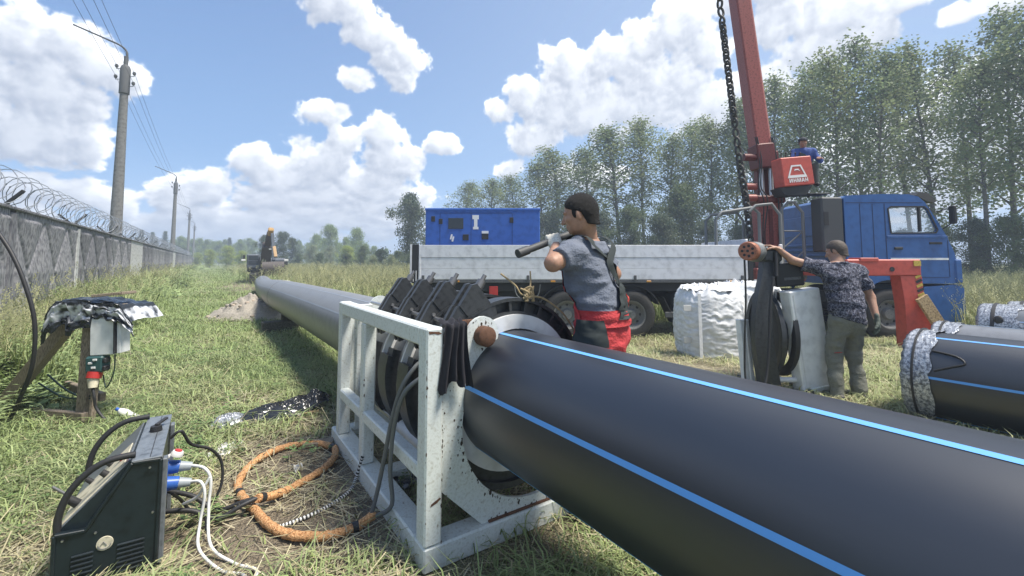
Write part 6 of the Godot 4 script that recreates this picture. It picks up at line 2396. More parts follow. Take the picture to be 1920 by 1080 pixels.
	mb.box(Vector3(7.02, 3.05, -10.35), Vector3(0.5, 0.03, 0.4), 0.01)
	obj("seat_bracket", mb, M.frame_black, c)
	# tubular guards either side of the column
	for g in [[[4.56, 1.1, -10.0], [4.56, 2.42, -10.0], [4.70, 2.60, -10.0], [5.45, 2.72, -10.1], [5.62, 2.6, -10.15], [5.62, 1.9, -10.15]], [[5.35, 2.62, -10.05], [5.50, 2.76, -10.05], [5.86, 2.80, -10.05], [6.04, 2.55, -10.05], [6.04, 1.1, -10.05]], [[6.20, 1.1, -10.25], [6.20, 2.7, -10.25], [6.36, 2.86, -10.25], [6.50, 2.86, -10.25], [6.68, 2.62, -10.25], [6.68, 1.1, -10.25]], [[4.86, 1.1, -11.2], [4.86, 2.5, -11.2], [5.0, 2.66, -11.2], [5.6, 2.72, -11.1], [5.75, 2.5, -11.1], [5.75, 1.2, -11.1]]]:
		var ps := PackedVector3Array()
		for p in g:
			ps.append(Vector3(p[0], p[1], p[2]))
		mb = nb.call()
		mb.tube(ps, 0.036, 8)
		var gd := obj("guard_frame", mb, M.guard_grey, c)
		if g[0][0] > 6.1:
			for q in [[6.20, 1.3, 6.68, 1.75], [6.20, 2.2, 6.68, 2.2], [6.20, 1.8, 6.68, 2.2]]:
				mb = nb.call()
				mb.rod(Vector3(q[0], q[1], -10.25), Vector3(q[2], q[3], -10.25), 0.018, -1.0, 6)
				obj("brace", mb, M.guard_grey, gd)
	# outrigger on the near side
	var og := Node3D.new()
	og.name = "outrigger"
	o.add_child(og)
	sp.call("sliding_beam", M.crane_bright, Vector3(6.40, 1.20, -10.4), Vector3(6.72, 1.48, -8.73), 0.015, og)
	sp.call("cross_beam", M.crane_bright, Vector3(6.30, 1.235, -8.72), Vector3(7.70, 1.545, -8.45), 0.02, og)
	sp.call("beam_cap", M.crane_bright, Vector3(6.55, 1.50, -8.75), Vector3(6.9, 1.575, -8.44), 0.01, og)
	mb = nb.call()
	mb.rod(Vector3(7.14, 1.36, -8.455), Vector3(7.14, 1.36, -8.44), 0.045, -1.0, 16)
	obj("lock_hole", mb, M.frame_black, og)
	mb = nb.call()
	mb.prism(PackedVector2Array([Vector2(7.30, 1.234), Vector2(7.70, 1.234), Vector2(7.72, 0.9), Vector2(7.84, 0.22), Vector2(7.80, G + 0.06), Vector2(7.36, G + 0.06), Vector2(7.36, 0.7)]), -8.70, -8.46)
	var leg := obj("leg", mb, M.crane_bright, og)
	sp.call("foot_plate", M.crane_dark, Vector3(7.25, G + 0.01, -8.8), Vector3(7.92, G + 0.06, -8.35), 0.01, og)
	sp.call("warning_plate", M.yellow, Vector3(7.55, 1.42, -8.448), Vector3(7.685, 1.52, -8.44), 0.0, og)
	for k in 7:
		mb = nb.call()
		mb.bar(Vector3(7.58 + 0.007 * k, 1.20 - k * 0.085, -8.457), Vector3(7.68 + 0.012 * k, 1.25 - k * 0.085, -8.457), 0.006, 0.048, 0.0, Vector3.UP)
		obj("hazard_bar", mb, M.yellow if k % 2 == 0 else M.frame_black, leg)


func make_truck_things() -> void:
	# the blue generator on the bed
	var base := Vector3(-0.70, 1.105, -11.15)
	var o := thing("generator", "blue boxed diesel generator standing on the truck bed", "generator", base)
	var sp := func(called: String, m: Material, lo: Vector3, hi: Vector3, bev := 0.006, par: Node3D = o) -> MeshInstance3D:
		var mb := MB.new()
		mb.span(lo, hi, bev)
		return obj(called, mb, m, par)
	var w := 1.365
	sp.call("skid", M.frame_black, Vector3(-w, 0.0, -0.5), Vector3(w, 0.12, 0.5))
	var body := sp.call("housing", M.gen_blue, Vector3(-w, 0.125, -0.52), Vector3(w, 1.66, 0.5), 0.02) as MeshInstance3D
	sp.call("roof_edge", M.gen_blue, Vector3(-w - 0.015, 1.60, -0.535), Vector3(w + 0.015, 1.668, 0.515), 0.012, o)
	for x in [-1.02, -0.28, 0.70]:
		sp.call("door_seam", M.cab_dark, Vector3(x, 0.2, 0.498), Vector3(x + 0.010, 1.54, 0.503), 0.0, body)
	for y in [1.545]:
		sp.call("door_seam", M.cab_dark, Vector3(-1.02, y, 0.498), Vector3(0.70, y + 0.010, 0.503), 0.0, body)
	sp.call("display_window", M.dark_glass, Vector3(-0.82, 1.17, 0.495), Vector3(-0.46, 1.43, 0.512), 0.01, body)
	for q in [[-1.18, 1.41], [-1.0, 1.35], [0.69, 1.38]]:
		sp.call("lock", M.frame_black, Vector3(q[0] - 0.045, q[1] - 0.065, 0.495), Vector3(q[0] + 0.045, q[1] + 0.065, 0.515), 0.012, body)
	for q in [[-0.40, 0.97, 0.07], [0.06, 0.99, 0.08]]:
		sp.call("recessed_handle", M.frame_black, Vector3(q[0] - q[2], q[1] - 0.07, 0.495), Vector3(q[0] + q[2], q[1] + 0.07, 0.512), 0.01, body)
	sp.call("white_label", M.white_print, Vector3(-0.02, 1.06, 0.5), Vector3(0.14, 1.12, 0.514), 0.0, body)
	for q in [[-0.245, 1.40, -0.09, 1.50], [-0.23, 1.16, -0.10, 1.22], [-0.205, 1.22, -0.125, 1.40]]:
		sp.call("emblem_bar", M.white_print, Vector3(q[0], q[1], 0.5), Vector3(q[2], q[3], 0.505), 0.0, body)
	sp.call("lifting_eye", M.frame_black, Vector3(-0.22, 1.668, -0.05), Vector3(-0.10, 1.70, 0.30), 0.01)
	for q in [[-0.76, 0.98], [-0.72, 0.93]]:
		var mb := MB.new()
		mb.bar(Vector3(q[0], q[1] - 0.06, 0.505), Vector3(q[0] + 0.03, q[1] + 0.06, 0.505), 0.04, 0.006, 0.0, Vector3(0, 0, 1))
		obj("sticker", mb, M.white_print, body)
	# the chain hanging from the boom
	var ch := thing("lifting_chain", "heavy dark chain hanging beside the crane boom", "chain", Vector3(5.6, 1.2, -10.5))
	var lk := MB.new()
	var pts := PackedVector3Array()
	for k in 15:
		var a := TAU * k / 14.0
		pts.append(Vector3(cos(a) * 0.075, sin(a) * 0.110 , 0))
	lk.tube(pts, 0.030, 6, false)
	var lm := lk.mesh()
	var path := smooth(PackedVector3Array([Vector3(4.92, 9.8, -10.6), Vector3(5.10, 7.92, -10.6), Vector3(5.44, 4.06, -10.6), Vector3(5.58, 2.64, -10.55), Vector3(5.6, 1.25, -10.5)]), 30)
	var run := 0.0
	var k2 := 0
	for i in path.size() - 1:
		run += path[i].distance_to(path[i + 1])
		if run > 0.125:
			run = 0.0
			var d := (path[i] - path[i + 1]).normalized()
			var x := d.cross(Vector3(0.3, 0, 1)).normalized() if k2 % 2 else d.cross(Vector3(1, 0, -0.3)).normalized()
			var m := obj("link", lm, M.chain, ch)
			m.transform = Transform3D(Basis(x, d, x.cross(d)), path[i] - Vector3(5.6, 1.2, -10.5))
			k2 += 1
	make_operator(Vector3(7.08, 3.62, -10.78))
	# plank leaning on the outrigger
	var b := Vector3(8.12, gy(8.1, -8.35), -8.33)
	var pm := MB.new()
	pm.bar(Vector3(0, 0.02, 0), Vector3(-0.52, 0.98, -0.06), 0.06, 0.22, 0.005, Vector3(0.9, 0.45, 0))
	lone("leaning_plank", pm, M.wood_new, "pale new timber plank leaning against the red outrigger leg", "plank", b)


# ---------------------------------------------------------------- wall, poles, excavator, bags, tools, litter
func make_wall() -> void:
	var a0 := -3.0
	var o := thing("concrete_wall", "long grey concrete panel wall with diamond relief along the left side", "wall", W(a0, 0, 30.0), PHI)
	var panels := []
	for v in 2:
		# one side of a panel 4.7 m long and 2.47 m high, raised in diamonds
		var rows := []
		var nh := 64
		var nw := 120
		for i in nh + 1:
			var y := -0.1 + 2.55 * i / nh
			var row := PackedVector3Array()
			for j in nw + 1:
				var t := 4.72 * j / nw
				var u := t / 0.95
				var w := (y - 0.15) / 1.12
				var p := absf(fposmod(u + w, 2.0) - 1.0)
				var q := absf(fposmod(u - w, 2.0) - 1.0)
				var h := 0.085 * minf(1.0, (1.0 - maxf(p, q)) * 1.25) if v == 0 else 0.03 * minf(1.0, absf(fposmod(u * 4.0, 2.0) - 1.0) * 3.0)
				if y < 0.1 or y > 2.33 or t < 0.12 or t > 4.6:
					h = 0.02
				if v == 0 and y > 0.12 and y < 2.30 and maxf(p, q) > 0.93 and t > 0.14 and t < 4.58:
					h = -0.022
				h += gnoise.get_noise_2d(t * 9.0, y * 9.0 + v * 50.0) * 0.008
				row.append(Vector3(h, y, -t))
			rows.append(row)
		var mb := MB.new()
		mb.grid(rows)
		mb.span(Vector3(-0.16, -0.1, 0), Vector3(-0.01, 2.44, -4.72))
		panels.append(mb.mesh())
	var post := MB.new()
	post.span(Vector3(-0.14, -0.1, 0.14), Vector3(0.045, 2.40, -0.14), 0.02)
	var pm := post.mesh()
	var cope := MB.new()
	cope.span(Vector3(-0.19, 2.445, 0.13), Vector3(0.07, 2.50, -4.86), 0.012)
	var cm := cope.mesh()
	var n := 0
	for k in range(-2, 22):
		var t := 16.86 + 5.0 * (k - 1)
		var y := 0.0
		var bright := n == 5 or n == 11
		obj("panel", panels[1 if bright else 0], M.concrete_new if bright else (M.concrete_dark if n % 3 == 0 else M.concrete), o, L(0, y, t + 0.14 - 30.0))
		obj("post", pm, M.concrete_new if n == 3 else M.concrete_dark, o, L(0, y, t - 30.0))
		obj("coping", cm, M.concrete_dark, o, L(0, y, t + 0.13 - 30.0))
		if n < 12:
			var br := MB.new()
			var at := L(-0.03, 2.47, t - 0.35 - 30.0)
			br.bar(at, at + Vector3(0.26, 0.30, 0.05), 0.05, 0.05, 0.004)
			br.bar(at, at + Vector3(-0.30, 0.28, 0.0), 0.05, 0.05, 0.004)
			obj("wire_bracket", br, M.frame_black, o)
		n += 1
	# razor wire: two coils wound into one another
	var w := thing("razor_wire", "coiled razor wire running along the top of the concrete wall", "razor wire", W(a0, 0, 30.0), PHI)
	for q in [[0.0, 0.34, 0.72], [2.0, 0.28, 0.95]]:
		var mb := MB.new()
		var ps := PackedVector3Array()
		var t := 8.0
		var ang: float = q[0]
		var r := RandomNumberGenerator.new()
		r.seed = int(q[0]) + 3
		var rad: float = q[1]
		while t < 112.0:
			var pitch: float = q[2] * (1.0 + maxf(0.0, t - 30.0) / 60.0)
			rad = lerpf(rad, q[1] * r.randf_range(0.8, 1.2), 0.06)
			ps.append(L(-0.05 + cos(ang) * rad, 2.50 + rad * 0.92 + sin(ang) * rad, t - 30.0 + 0.10 * sin(ang * 0.5)))
			ang += TAU / 15.0
			t += pitch / 15.0
		mb.tube(ps, 0.0075, 4, false)
		for i in range(0, ps.size() - 1, 2):
			if ps[i].z < -20.0:
				break
			var d := (ps[i + 1] - ps[i]).normalized()
			var s := d.cross(Vector3(0.3, 1, 0.2)).normalized()
			var b := mb.v.size()
			mb.vert(ps[i] + s * 0.020, d.cross(s)); mb.vert(ps[i] - s * 0.020, d.cross(s)); mb.vert(ps[i] + d * 0.022, d.cross(s)); mb.vert(ps[i] - d * 0.022, d.cross(s))
			mb.tri(b, b + 2, b + 1); mb.tri(b, b + 1, b + 3)
		obj("coil", mb, M.wire, w)


func make_poles() -> void:
	var tops := []
	var kinds := [[-3.5, 26.7, "nearest tall grey concrete pole behind the wall with a bare curved lamp arm"], [-3.4, 64.0, "second grey concrete pole along the wall with curved lamp arm"], [-3.2, 104.0, "third and small concrete pole farther along the wall"], [-3.2, 142.0, "farthest concrete pole at the end of the wall"]]
	var first: Node3D
	for q in kinds:
		var p := W(q[0], 0, q[1])
		tops.append(p + Vector3(0, 10.6, 0))
		if first:
			var c := first.duplicate() as Node3D
			c.name = "utility_pole"
			add_child(c, true)
			c.position = p
			tag(c, q[2], "pole", "poles along the wall")
			continue
		first = thing("utility_pole", q[2], "pole", p, 0.0, "poles along the wall")
		var mb := MB.new()
		mb.lathe(PackedVector2Array([Vector2(0.27, -0.2), Vector2(0.265, 0.0), Vector2(0.15, 9.4), Vector2(0.148, 10.5), Vector2(0, 10.5)]), 20)
		obj("shaft", mb, M.pole_grey, first)
		mb = MB.new()
		mb.lathe(PackedVector2Array([Vector2(0.15, 9.15), Vector2(0.20, 9.2), Vector2(0.20, 10.35), Vector2(0.15, 10.5), Vector2(0.09, 10.55), Vector2(0.085, 10.95), Vector2(0, 10.95)]), 12)
		obj("sleeve", mb, M.pole_dark, first)
		mb = MB.new()
		mb.tube(smooth(PackedVector3Array([Vector3(0, 10.7, 0), Vector3(0.02, 11.15, 0.0), Vector3(-0.25, 11.45, 0.05), Vector3(-0.9, 11.75, 0.12), Vector3(-2.3, 12.35, 0.25)])), [0.045, 0.045, 0.045, 0.045, 0.045, 0.044, 0.044, 0.043, 0.043, 0.042, 0.042, 0.041, 0.04, 0.04, 0.04, 0.04, 0.04, 0.04, 0.038, 0.038, 0.036, 0.036, 0.034, 0.034, 0.04], 8)
		obj("lamp_arm", mb, M.pole_dark, first)
		for e in [[-0.42, 10.5], [-0.44, 10.0], [0.42, 10.12], [0.40, 9.65]]:
			mb = MB.new()
			mb.rod(Vector3(0, e[1] - 0.12, 0), Vector3(e[0], e[1] - 0.12, 0), 0.014, -1.0, 6)
			mb.rod(Vector3(e[0], e[1] - 0.12, 0), Vector3(e[0], e[1] - 0.04, 0), 0.014, -1.0, 6)
			mb.lathe(PackedVector2Array([Vector2(0, 0.11), Vector2(0.05, 0.09), Vector2(0.075, 0.02), Vector2(0.045, -0.06), Vector2(0, -0.06)]), 12, Transform3D(Basis(), Vector3(e[0], e[1], 0)))
			obj("insulator", mb, M.pole_dark, first)
	# cables from pole to pole and on past the camera
	var offs := [Vector3(-0.42, -0.05, 0), Vector3(-0.44, -0.55, 0), Vector3(0.42, -0.43, 0), Vector3(0.40, -0.9, 0)]
	var names := ["upper left", "lower left", "upper right", "lower right"]
	for k in 4:
		var mb := MB.new()
		var ps := PackedVector3Array()
		var chain := [W(-3.6, 10.6, -12.0)]
		chain.append_array(tops)
		for i in chain.size() - 1:
			for j in 12:
				var f := j / 12.0
				ps.append(chain[i].lerp(chain[i + 1], f) + offs[k] + Vector3(0, -3.2 * f * (1.0 - f) * 0.5, 0))
		ps.append(chain[-1] + offs[k])
		mb.tube(ps, 0.007, 5, false)
		lone("overhead_cable", mb, M.rubber, "thin overhead wire strung on the %s insulators of the poles" % names[k], "cable", Vector3.ZERO, 0.0, "wires on the poles")


func make_excavator() -> void:
	var p := Vector3(-17.1, 0, -31.4)
	p.y = gy(p.x, p.z)
	var o := thing("excavator", "dark tracked excavator with raised orange-tipped boom at the end of the pipe", "excavator", p, 0.50)
	var sp := func(called: String, m: Material, lo: Vector3, hi: Vector3, bev := 0.03, par: Node3D = o) -> MeshInstance3D:
		var mb := MB.new()
		mb.span(lo, hi, bev)
		return obj(called, mb, m, par)
	for x in [-1.0, 0.55]:
		var mb := MB.new()
		var pr := PackedVector2Array()
		pr.append_array(arc(Vector2(1.5, 0.36), 0.36, -90, 90, 8))
		pr.append_array(arc(Vector2(-1.5, 0.36), 0.36, 90, 270, 8))
		mb.xf = Transform3D(Basis(Vector3.UP, -PI / 2), Vector3(x, 0, 0))
		mb.prism(pr, -0.50, 0.0)
		var tr := obj("track", mb, M.track, o)
		for k in 5:
			sp.call("track_shoe", M.track, Vector3(x - 0.02, 0.06 + k * 0.13, 1.80), Vector3(x + 0.52, 0.11 + k * 0.13, 1.90), 0.01, tr)
	sp.call("undercarriage", M.frame_black, Vector3(-0.5, 0.3, -1.0), Vector3(0.55, 0.7, 1.0))
	sp.call("upper_body", M.frame_black, Vector3(-1.2, 0.75, -1.9), Vector3(1.25, 1.5, 0.6), 0.08)
	sp.call("counterweight", M.excav_grey, Vector3(-1.2, 0.8, -2.3), Vector3(1.25, 1.7, -1.85), 0.1)
	var cab := sp.call("cab", M.excav_grey, Vector3(-1.22, 1.0, -0.7), Vector3(-0.45, 1.95, 0.75), 0.06) as MeshInstance3D
	for q in [[1.25, 1.5], [1.56, 1.86]]:
		sp.call("window", M.dark_glass, Vector3(-1.12, q[0], 0.745), Vector3(-0.55, q[1], 0.765), 0.01, cab)
	for x in [-1.42, 1.15]:
		sp.call("mirror", M.white_print, Vector3(x - 0.13, 1.5, 0.7), Vector3(x + 0.13, 1.62, 0.76), 0.02)
	sp.call("side_lamp", M.frame_black, Vector3(-1.45, 1.65, 0.7), Vector3(-1.32, 1.9, 0.76), 0.02)
	var mb := MB.new()
	mb.bar(Vector3(-0.15, 1.1, 0.3), Vector3(-0.02, 2.6, 1.7), 0.62, 0.55, 0.05, Vector3(0, 0, -1))
	mb.bar(Vector3(-0.02, 2.5, 1.6), Vector3(0.10, 3.35, 2.3), 0.40, 0.4, 0.05, Vector3(0, 0, -1))
	obj("boom", mb, M.excav_rust, o)
	mb = MB.new()
	mb.bar(Vector3(0.10, 3.2, 2.25), Vector3(0.14, 3.62, 2.5), 0.34, 0.4, 0.06, Vector3(0, 0, -1))
	obj("boom_tip", mb, M.excav_orange, o)
	mb = MB.new()
	mb.bar(Vector3(0.22, 3.3, 2.5), Vector3(0.36, 1.5, 2.9), 0.20, 0.3, 0.04, Vector3(0, 0, 1))
	obj("stick", mb, M.excav_grey, o)
	mb = MB.new()
	mb.bar(Vector3(0.34, 2.45, 2.75), Vector3(0.46, 1.75, 2.95), 0.20, 0.2, 0.03, Vector3(0, 0, 1))
	obj("bucket_ram", mb, M.excav_pale, o)
	for x in [-0.1, 0.05]:
		mb = MB.new()
		mb.rod(Vector3(x - 0.2, 1.4, 0.9), Vector3(x, 2.7, 1.9), 0.07)
		obj("boom_ram", mb, M.chrome, o)
	mb = MB.new()
	mb.xf = Transform3D(Basis(Vector3.UP, -PI / 2), Vector3(0.95, 0, 3.0))
	var pr2 := arc(Vector2(0.0, 1.05), 0.46, -150, 60, 14)
	mb.prism(pr2, 0.0, 1.25)
	obj("bucket", mb, M.excav_bucket, o)
	for k in 5:
		mb = MB.new()
		mb.bar(Vector3(-0.2 + k * 0.27, 0.86, 2.55), Vector3(-0.2 + k * 0.27, 0.66, 2.45), 0.09, 0.06, 0.01)
		obj("tooth", mb, M.excav_bucket, o)
	sp.call("work_lamp", M.white_print, Vector3(0.05, 2.25, 1.75), Vector3(0.25, 2.35, 1.85), 0.02)


func make_heap() -> void:
	var at := W(0.95, 0, 13.8)
	var rows := []
	var n2 := fold_noise(31, 2.2)
	for i in 30:
		var f := i / 29.0
		var row := PackedVector3Array()
		for j in 57:
			var a := TAU * j / 56.0
			var r := f * (1.02 + 0.12 * sin(a * 2.0 + 1.0))
			var x := cos(a) * r * 1.08
			var z := sin(a) * r * 0.95
			var h := 0.66 * pow(maxf(0.0, 1.0 - f), 0.85) + n2.get_noise_3d(x * 2.0, 0, z * 2.0) * 0.20 * (1.0 - f * 0.7)
			row.append(Vector3(x, maxf(h, -0.05) - 0.03, z))
		rows.append(row)
	var mb := MB.new()
	mb.grid(rows)
	var p := Vector3(at.x, gy(at.x, at.z), at.z)
	var o := thing("earth_heap", "small heap of pale dug earth beside the long pipe", "earth heap", p)
	obj("heap", mb, M.earth, o)
	var r := RandomNumberGenerator.new()
	r.seed = 13
	for i in 60:
		var a := r.randf() * TAU
		var f := r.randf_range(0.2, 1.15)
		var s := r.randf_range(0.025, 0.075)
		mb = MB.new()
		mb.ball(Vector3.ZERO, Vector3(s, s * 0.75, s * 0.9), 7)
		obj("clod", mb, M.earth if i % 2 else M.earth_dark, o, Vector3(cos(a) * f * 1.05, maxf(0.0, 0.6 * pow(maxf(0.0, 1.0 - f), 0.85)) + s * 0.3, sin(a) * f * 0.92))


func big_bag(label: String, at: Vector3, w: float, h: float, d: float, s: int, turn: float, open_top := false) -> void:
	var o := thing("big_bag", label, "bulk bag", at, turn, "bulk bags by the truck")
	var n2 := fold_noise(s, 1.0)
	var rows := []
	var nh := 90
	for i in nh + 1:
		var f := i / float(nh)
		var row := PackedVector3Array()
		var y := f * h
		var swell := 1.0 + 0.09 * sin(PI * clampf(f * 1.1, 0.0, 1.0)) - 0.20 * pow(maxf(0.0, f - 0.80) / 0.20, 2.0) - 0.22 * pow(maxf(0.0, 0.10 - f) / 0.10, 2.0)
		if f > 0.985 and not open_top:
			swell *= 0.4
		for j in 121:
			var a := TAU * j / 120.0
			var c := cos(a)
			var q := sin(a)
			var k := pow(pow(absf(c), 3.4) + pow(absf(q), 3.4), -1.0 / 3.4)
			var wr := n2.get_noise_3d(c * k * 0.8, y * 8.0 + n2.get_noise_2d(a * 1.3, y) * 1.2, q * k * 0.8) * 0.024
			wr += n2.get_noise_3d(c * k * 2.4, y * 20.0, q * k * 2.4) * 0.009
			var e := k * swell
			row.append(Vector3(c * (e * w * 0.5 + wr), y + n2.get_noise_3d(c * 2.0, 5.0, q * 2.0) * 0.14 * pow(f, 3.0), q * (e * d * 0.5 + wr)))
		rows.append(row)
	var mb := MB.new()
	mb.grid(rows)
	obj("sack", mb, M.bag_white, o)
	# slack cloth bunched on top
	rows = []
	for i in 40:
		var f := i / 39.0
		var row := PackedVector3Array()
		for j in 81:
			var a := TAU * j / 80.0
			var r := f * 0.5
			row.append(Vector3(cos(a) * r * w * 0.95, h - 0.05 + 0.07 * (1.0 - f) + n2.get_noise_3d(cos(a) * f * 4.0, 9.0, sin(a) * f * 4.0) * 0.12 * (0.4 + f * (1.0 - f) * 2.0), sin(a) * r * d * 0.95))
		rows.append(row)
	mb = MB.new()
	mb.grid(rows)
	obj("top_cloth", mb, M.bag_white, o)
	for q in [[-0.5, 0.30], [-0.5, 0.72]]:
		mb = MB.new()
		mb.box(Vector3(q[0] * w - 0.06, q[1] * h, d * 0.35), Vector3(0.13, 0.095, 0.012), 0.003)
		obj("label_tab", mb, M.bag_tab, o)
	for x in [-0.42, 0.42]:
		mb = MB.new()
		mb.bar(Vector3(x * w, 0.1, d * 0.52), Vector3(x * w, h * 0.92, d * 0.50), 0.055, 0.008, 0.002, Vector3(0, 0, 1))
		obj("strap", mb, M.bag_white, o)


func make_bags() -> void:
	big_bag("crumpled white bulk bag standing beside the truck, the nearer of two", Vector3(3.36, gy(3.36, -7.75), -7.75), 0.94, 1.22, 0.95, 41, 0.08)
	big_bag("white bulk bag half hidden behind the pipe facing tool", Vector3(4.33, gy(4.33, -8.1), -8.25), 0.98, 1.28, 0.9, 47, -0.12, true)


func ring_at(mb: MB, c: Vector3, ax: Vector3, r0: float, r1: float, th: float, sides := 48) -> void:
	var up := Vector3.UP
	var x := up.cross(ax).normalized()
	mb.lathe(PackedVector2Array([Vector2(r0, -th), Vector2(r1, -th), Vector2(r1, th), Vector2(r0, th), Vector2(r0, -th)]), sides, Transform3D(Basis(x, ax, x.cross(ax)), c))


func make_facing_tool() -> void:
	var base := Vector3(3.1, gy(3.1, -5.35), -5.35)
	var o := thing("pipe_facing_tool", "black pipe facing tool with copper-faced motor and big rings standing by the man in camouflage", "machine tool", base)
	var nb := func() -> MB:
		var m := MB.new()
		m.xf.origin = -base
		return m
	var ax := Vector3(-0.985, 0.0, -0.12).normalized()
	var c := Vector3(3.17, 0.65, -5.56)
	for k in 2:
		var mb: MB = nb.call()
		ring_at(mb, c + ax * (0.07 - 0.14 * k), ax, 0.43 - 0.02 * k, 0.51, 0.025)
		obj("steel_ring", mb, M.black_iron if k == 0 else M.frame_black, o)
	var mb: MB = nb.call()
	ring_at(mb, c + ax * 0.0, ax, 0.02, 0.40, 0.02)
	obj("cutter_disc", mb, M.frame_black, o)
	mb = nb.call()
	mb.box(c + Vector3(0.02, 0.10, 0.10), Vector3(0.07, 0.86, 0.03), 0.01, Basis(Vector3.BACK, -0.04) * Basis(Vector3.UP, 0.4))
	obj("blade_bar", mb, M.steel, o)
	mb = nb.call()
	mb.box(c + Vector3(0.03, 0.44, 0.06), Vector3(0.16, 0.14, 0.06), 0.03, Basis(Vector3.UP, 0.4))
	obj("blade_holder", mb, M.liner, o)
	# the curved arm up to the motor
	mb = nb.call()
	var path := smooth(PackedVector3Array([Vector3(2.93, 0.12, -5.22), Vector3(2.88, 0.40, -5.2), Vector3(2.86, 0.72, -5.2), Vector3(2.89, 1.05, -5.22), Vector3(2.96, 1.32, -5.25), Vector3(3.02, 1.56, -5.30)]), 4)
	for side in 4:
		var rows := []
		for i in path.size():
			var w := lerpf(0.11, 0.075, smoothstep(0.2, 0.8, i / float(path.size())))
			var cr := [Vector3(-w, 0, 0.05), Vector3(w, 0, 0.05), Vector3(w, 0, -0.05), Vector3(-w, 0, -0.05)]
			rows.append(PackedVector3Array([path[i] + cr[side], path[i] + cr[(side + 1) % 4]]))
		mb.grid(rows)
	obj("arm", mb, M.black_iron, o)
	mb = nb.call()
	mb.box(Vector3(3.04, 1.58, -5.30), Vector3(0.26, 0.18, 0.18), 0.04)
	obj("gear_head", mb, M.black_iron, o)
	# motor, its axis towards the camera and left
	var m0 := Vector3(2.68, 1.630, -5.10)
	var md := Vector3(0.30, -0.01, -0.30).normalized()
	var q := Transform3D(Basis(Vector3.UP.cross(md).normalized(), md, Vector3.UP.cross(md).normalized().cross(md)), m0)
	mb = nb.call()
	mb.lathe(PackedVector2Array([Vector2(0, 0.0), Vector2(0.096, 0.0), Vector2(0.108, 0.012), Vector2(0.108, 0.10)]), 28, q)
	var face := obj("motor_face", mb, M.copper, o)
	mb = nb.call()
	mb.lathe(PackedVector2Array([Vector2(0.110, 0.10), Vector2(0.112, 0.11), Vector2(0.112, 0.24), Vector2(0.120, 0.25), Vector2(0.120, 0.30), Vector2(0.105, 0.31), Vector2(0.105, 0.46), Vector2(0, 0.46)]), 28, q)
	obj("motor_body", mb, M.motor_grey, o)
	for k in 8:
		var a := TAU * k / 7.0
		var r := 0.058 if k < 7 else 0.0
		mb = nb.call()
		mb.rod(q * Vector3(cos(a) * r, -0.003, sin(a) * r), q * Vector3(cos(a) * r, 0.01, sin(a) * r), 0.016, -1.0, 10)
		obj("port_hole", mb, M.frame_black, face)
	mb = nb.call()
	mb.box(Vector3(3.22, 1.36, -5.28), Vector3(0.30, 0.27, 0.18), 0.015, Basis(Vector3.BACK, 0.10) * Basis(Vector3.UP, -0.25))
	var bx := obj("switch_box", mb, M.frame_black, o)
	mb = nb.call()
	mb.box(Vector3(3.23, 1.315, -5.185), Vector3(0.17, 0.03, 0.006), 0.0, Basis(Vector3.BACK, 0.10) * Basis(Vector3.UP, -0.25))
	obj("nameplate", mb, M.frame_grey, bx)
	mb = nb.call()
	mb.rod(Vector3(3.06, 1.62, -5.2), Vector3(3.03, 1.34, -5.16), 0.022)
	obj("grip_handle", mb, M.rubber, o)
	mb = nb.call()
	mb.box(Vector3(3.14, 1.55, -5.24), Vector3(0.035, 0.32, 0.03), 0.006)
	obj("white_bar", mb, M.white_print, o)
	# stand
	for x in [2.86, 3.30]:
		mb = nb.call()
		mb.bar(Vector3(x, base.y + 0.05, -5.05), Vector3(x, base.y + 0.05, -5.75), 0.07, 0.08, 0.008)
		obj("stand_foot", mb, M.frame_black, o)
	mb = nb.call()
	mb.rod(Vector3(2.9, 0.17, -5.2), Vector3(3.34, 0.17, -5.2), 0.03)
	obj("stand_bar", mb, M.liner, o)
	for x in [2.74, 2.80]:
		mb = nb.call()
		mb.bar(Vector3(x, base.y, -5.35), Vector3(x - 0.02, 0.82, -5.42), 0.06, 0.08, 0.008)
		obj("stand_post", mb, M.paint_white, o)
	mb = nb.call()
	mb.tube(smooth(PackedVector3Array([Vector3(2.97, 1.34, -5.12), Vector3(2.90, 1.0, -5.08), Vector3(2.86, 0.62, -5.06), Vector3(2.80, 0.28, -5.02), Vector3(2.70, 0.03, -4.95)])), 0.015, 8)
	obj("hose", mb, M.rubber, o)
	mb = nb.call()
	mb.tube(smooth(PackedVector3Array([Vector3(2.64, 1.53, -5.10), Vector3(2.645, 1.1, -5.11), Vector3(2.625, 0.7, -5.12), Vector3(2.60, 0.25, -5.1), Vector3(2.62, 0.02, -5.05)])), 0.011, 8)
	obj("power_cable", mb, M.rubber, o)
	# the white case beside it
	var b2 := Vector3(3.37, gy(3.37, -5.2), -5.20)
	var w := thing("heater_case", "tall white steel case leaning beside the man in camouflage", "case", b2)
	mb = MB.new()
	mb.xf = Transform3D(Basis(Vector3.UP, 0.16) * Basis(Vector3.BACK, 0.12), Vector3(0, 0.60, 0))
	mb.box(Vector3.ZERO, Vector3(0.40, 1.18, 0.16), 0.012)
	obj("shell", mb, M.paint_white, w)
	mb = MB.new()
	mb.xf = Transform3D(Basis(Vector3.UP, 0.16) * Basis(Vector3.BACK, 0.12), Vector3(0, 0.60, 0))
	mb.span(Vector3(-0.16, -0.55, 0.081), Vector3(-0.15, 0.55, 0.086))
	obj("fold", mb, M.liner, w)
	mb = MB.new()
	mb.xf = Transform3D(Basis(Vector3.UP, 0.16) * Basis(Vector3.BACK, 0.12), Vector3(0, 0.60, 0))
	mb.span(Vector3(-0.20, -0.60, 0.06), Vector3(0.2, -0.50, 0.092), 0.006)
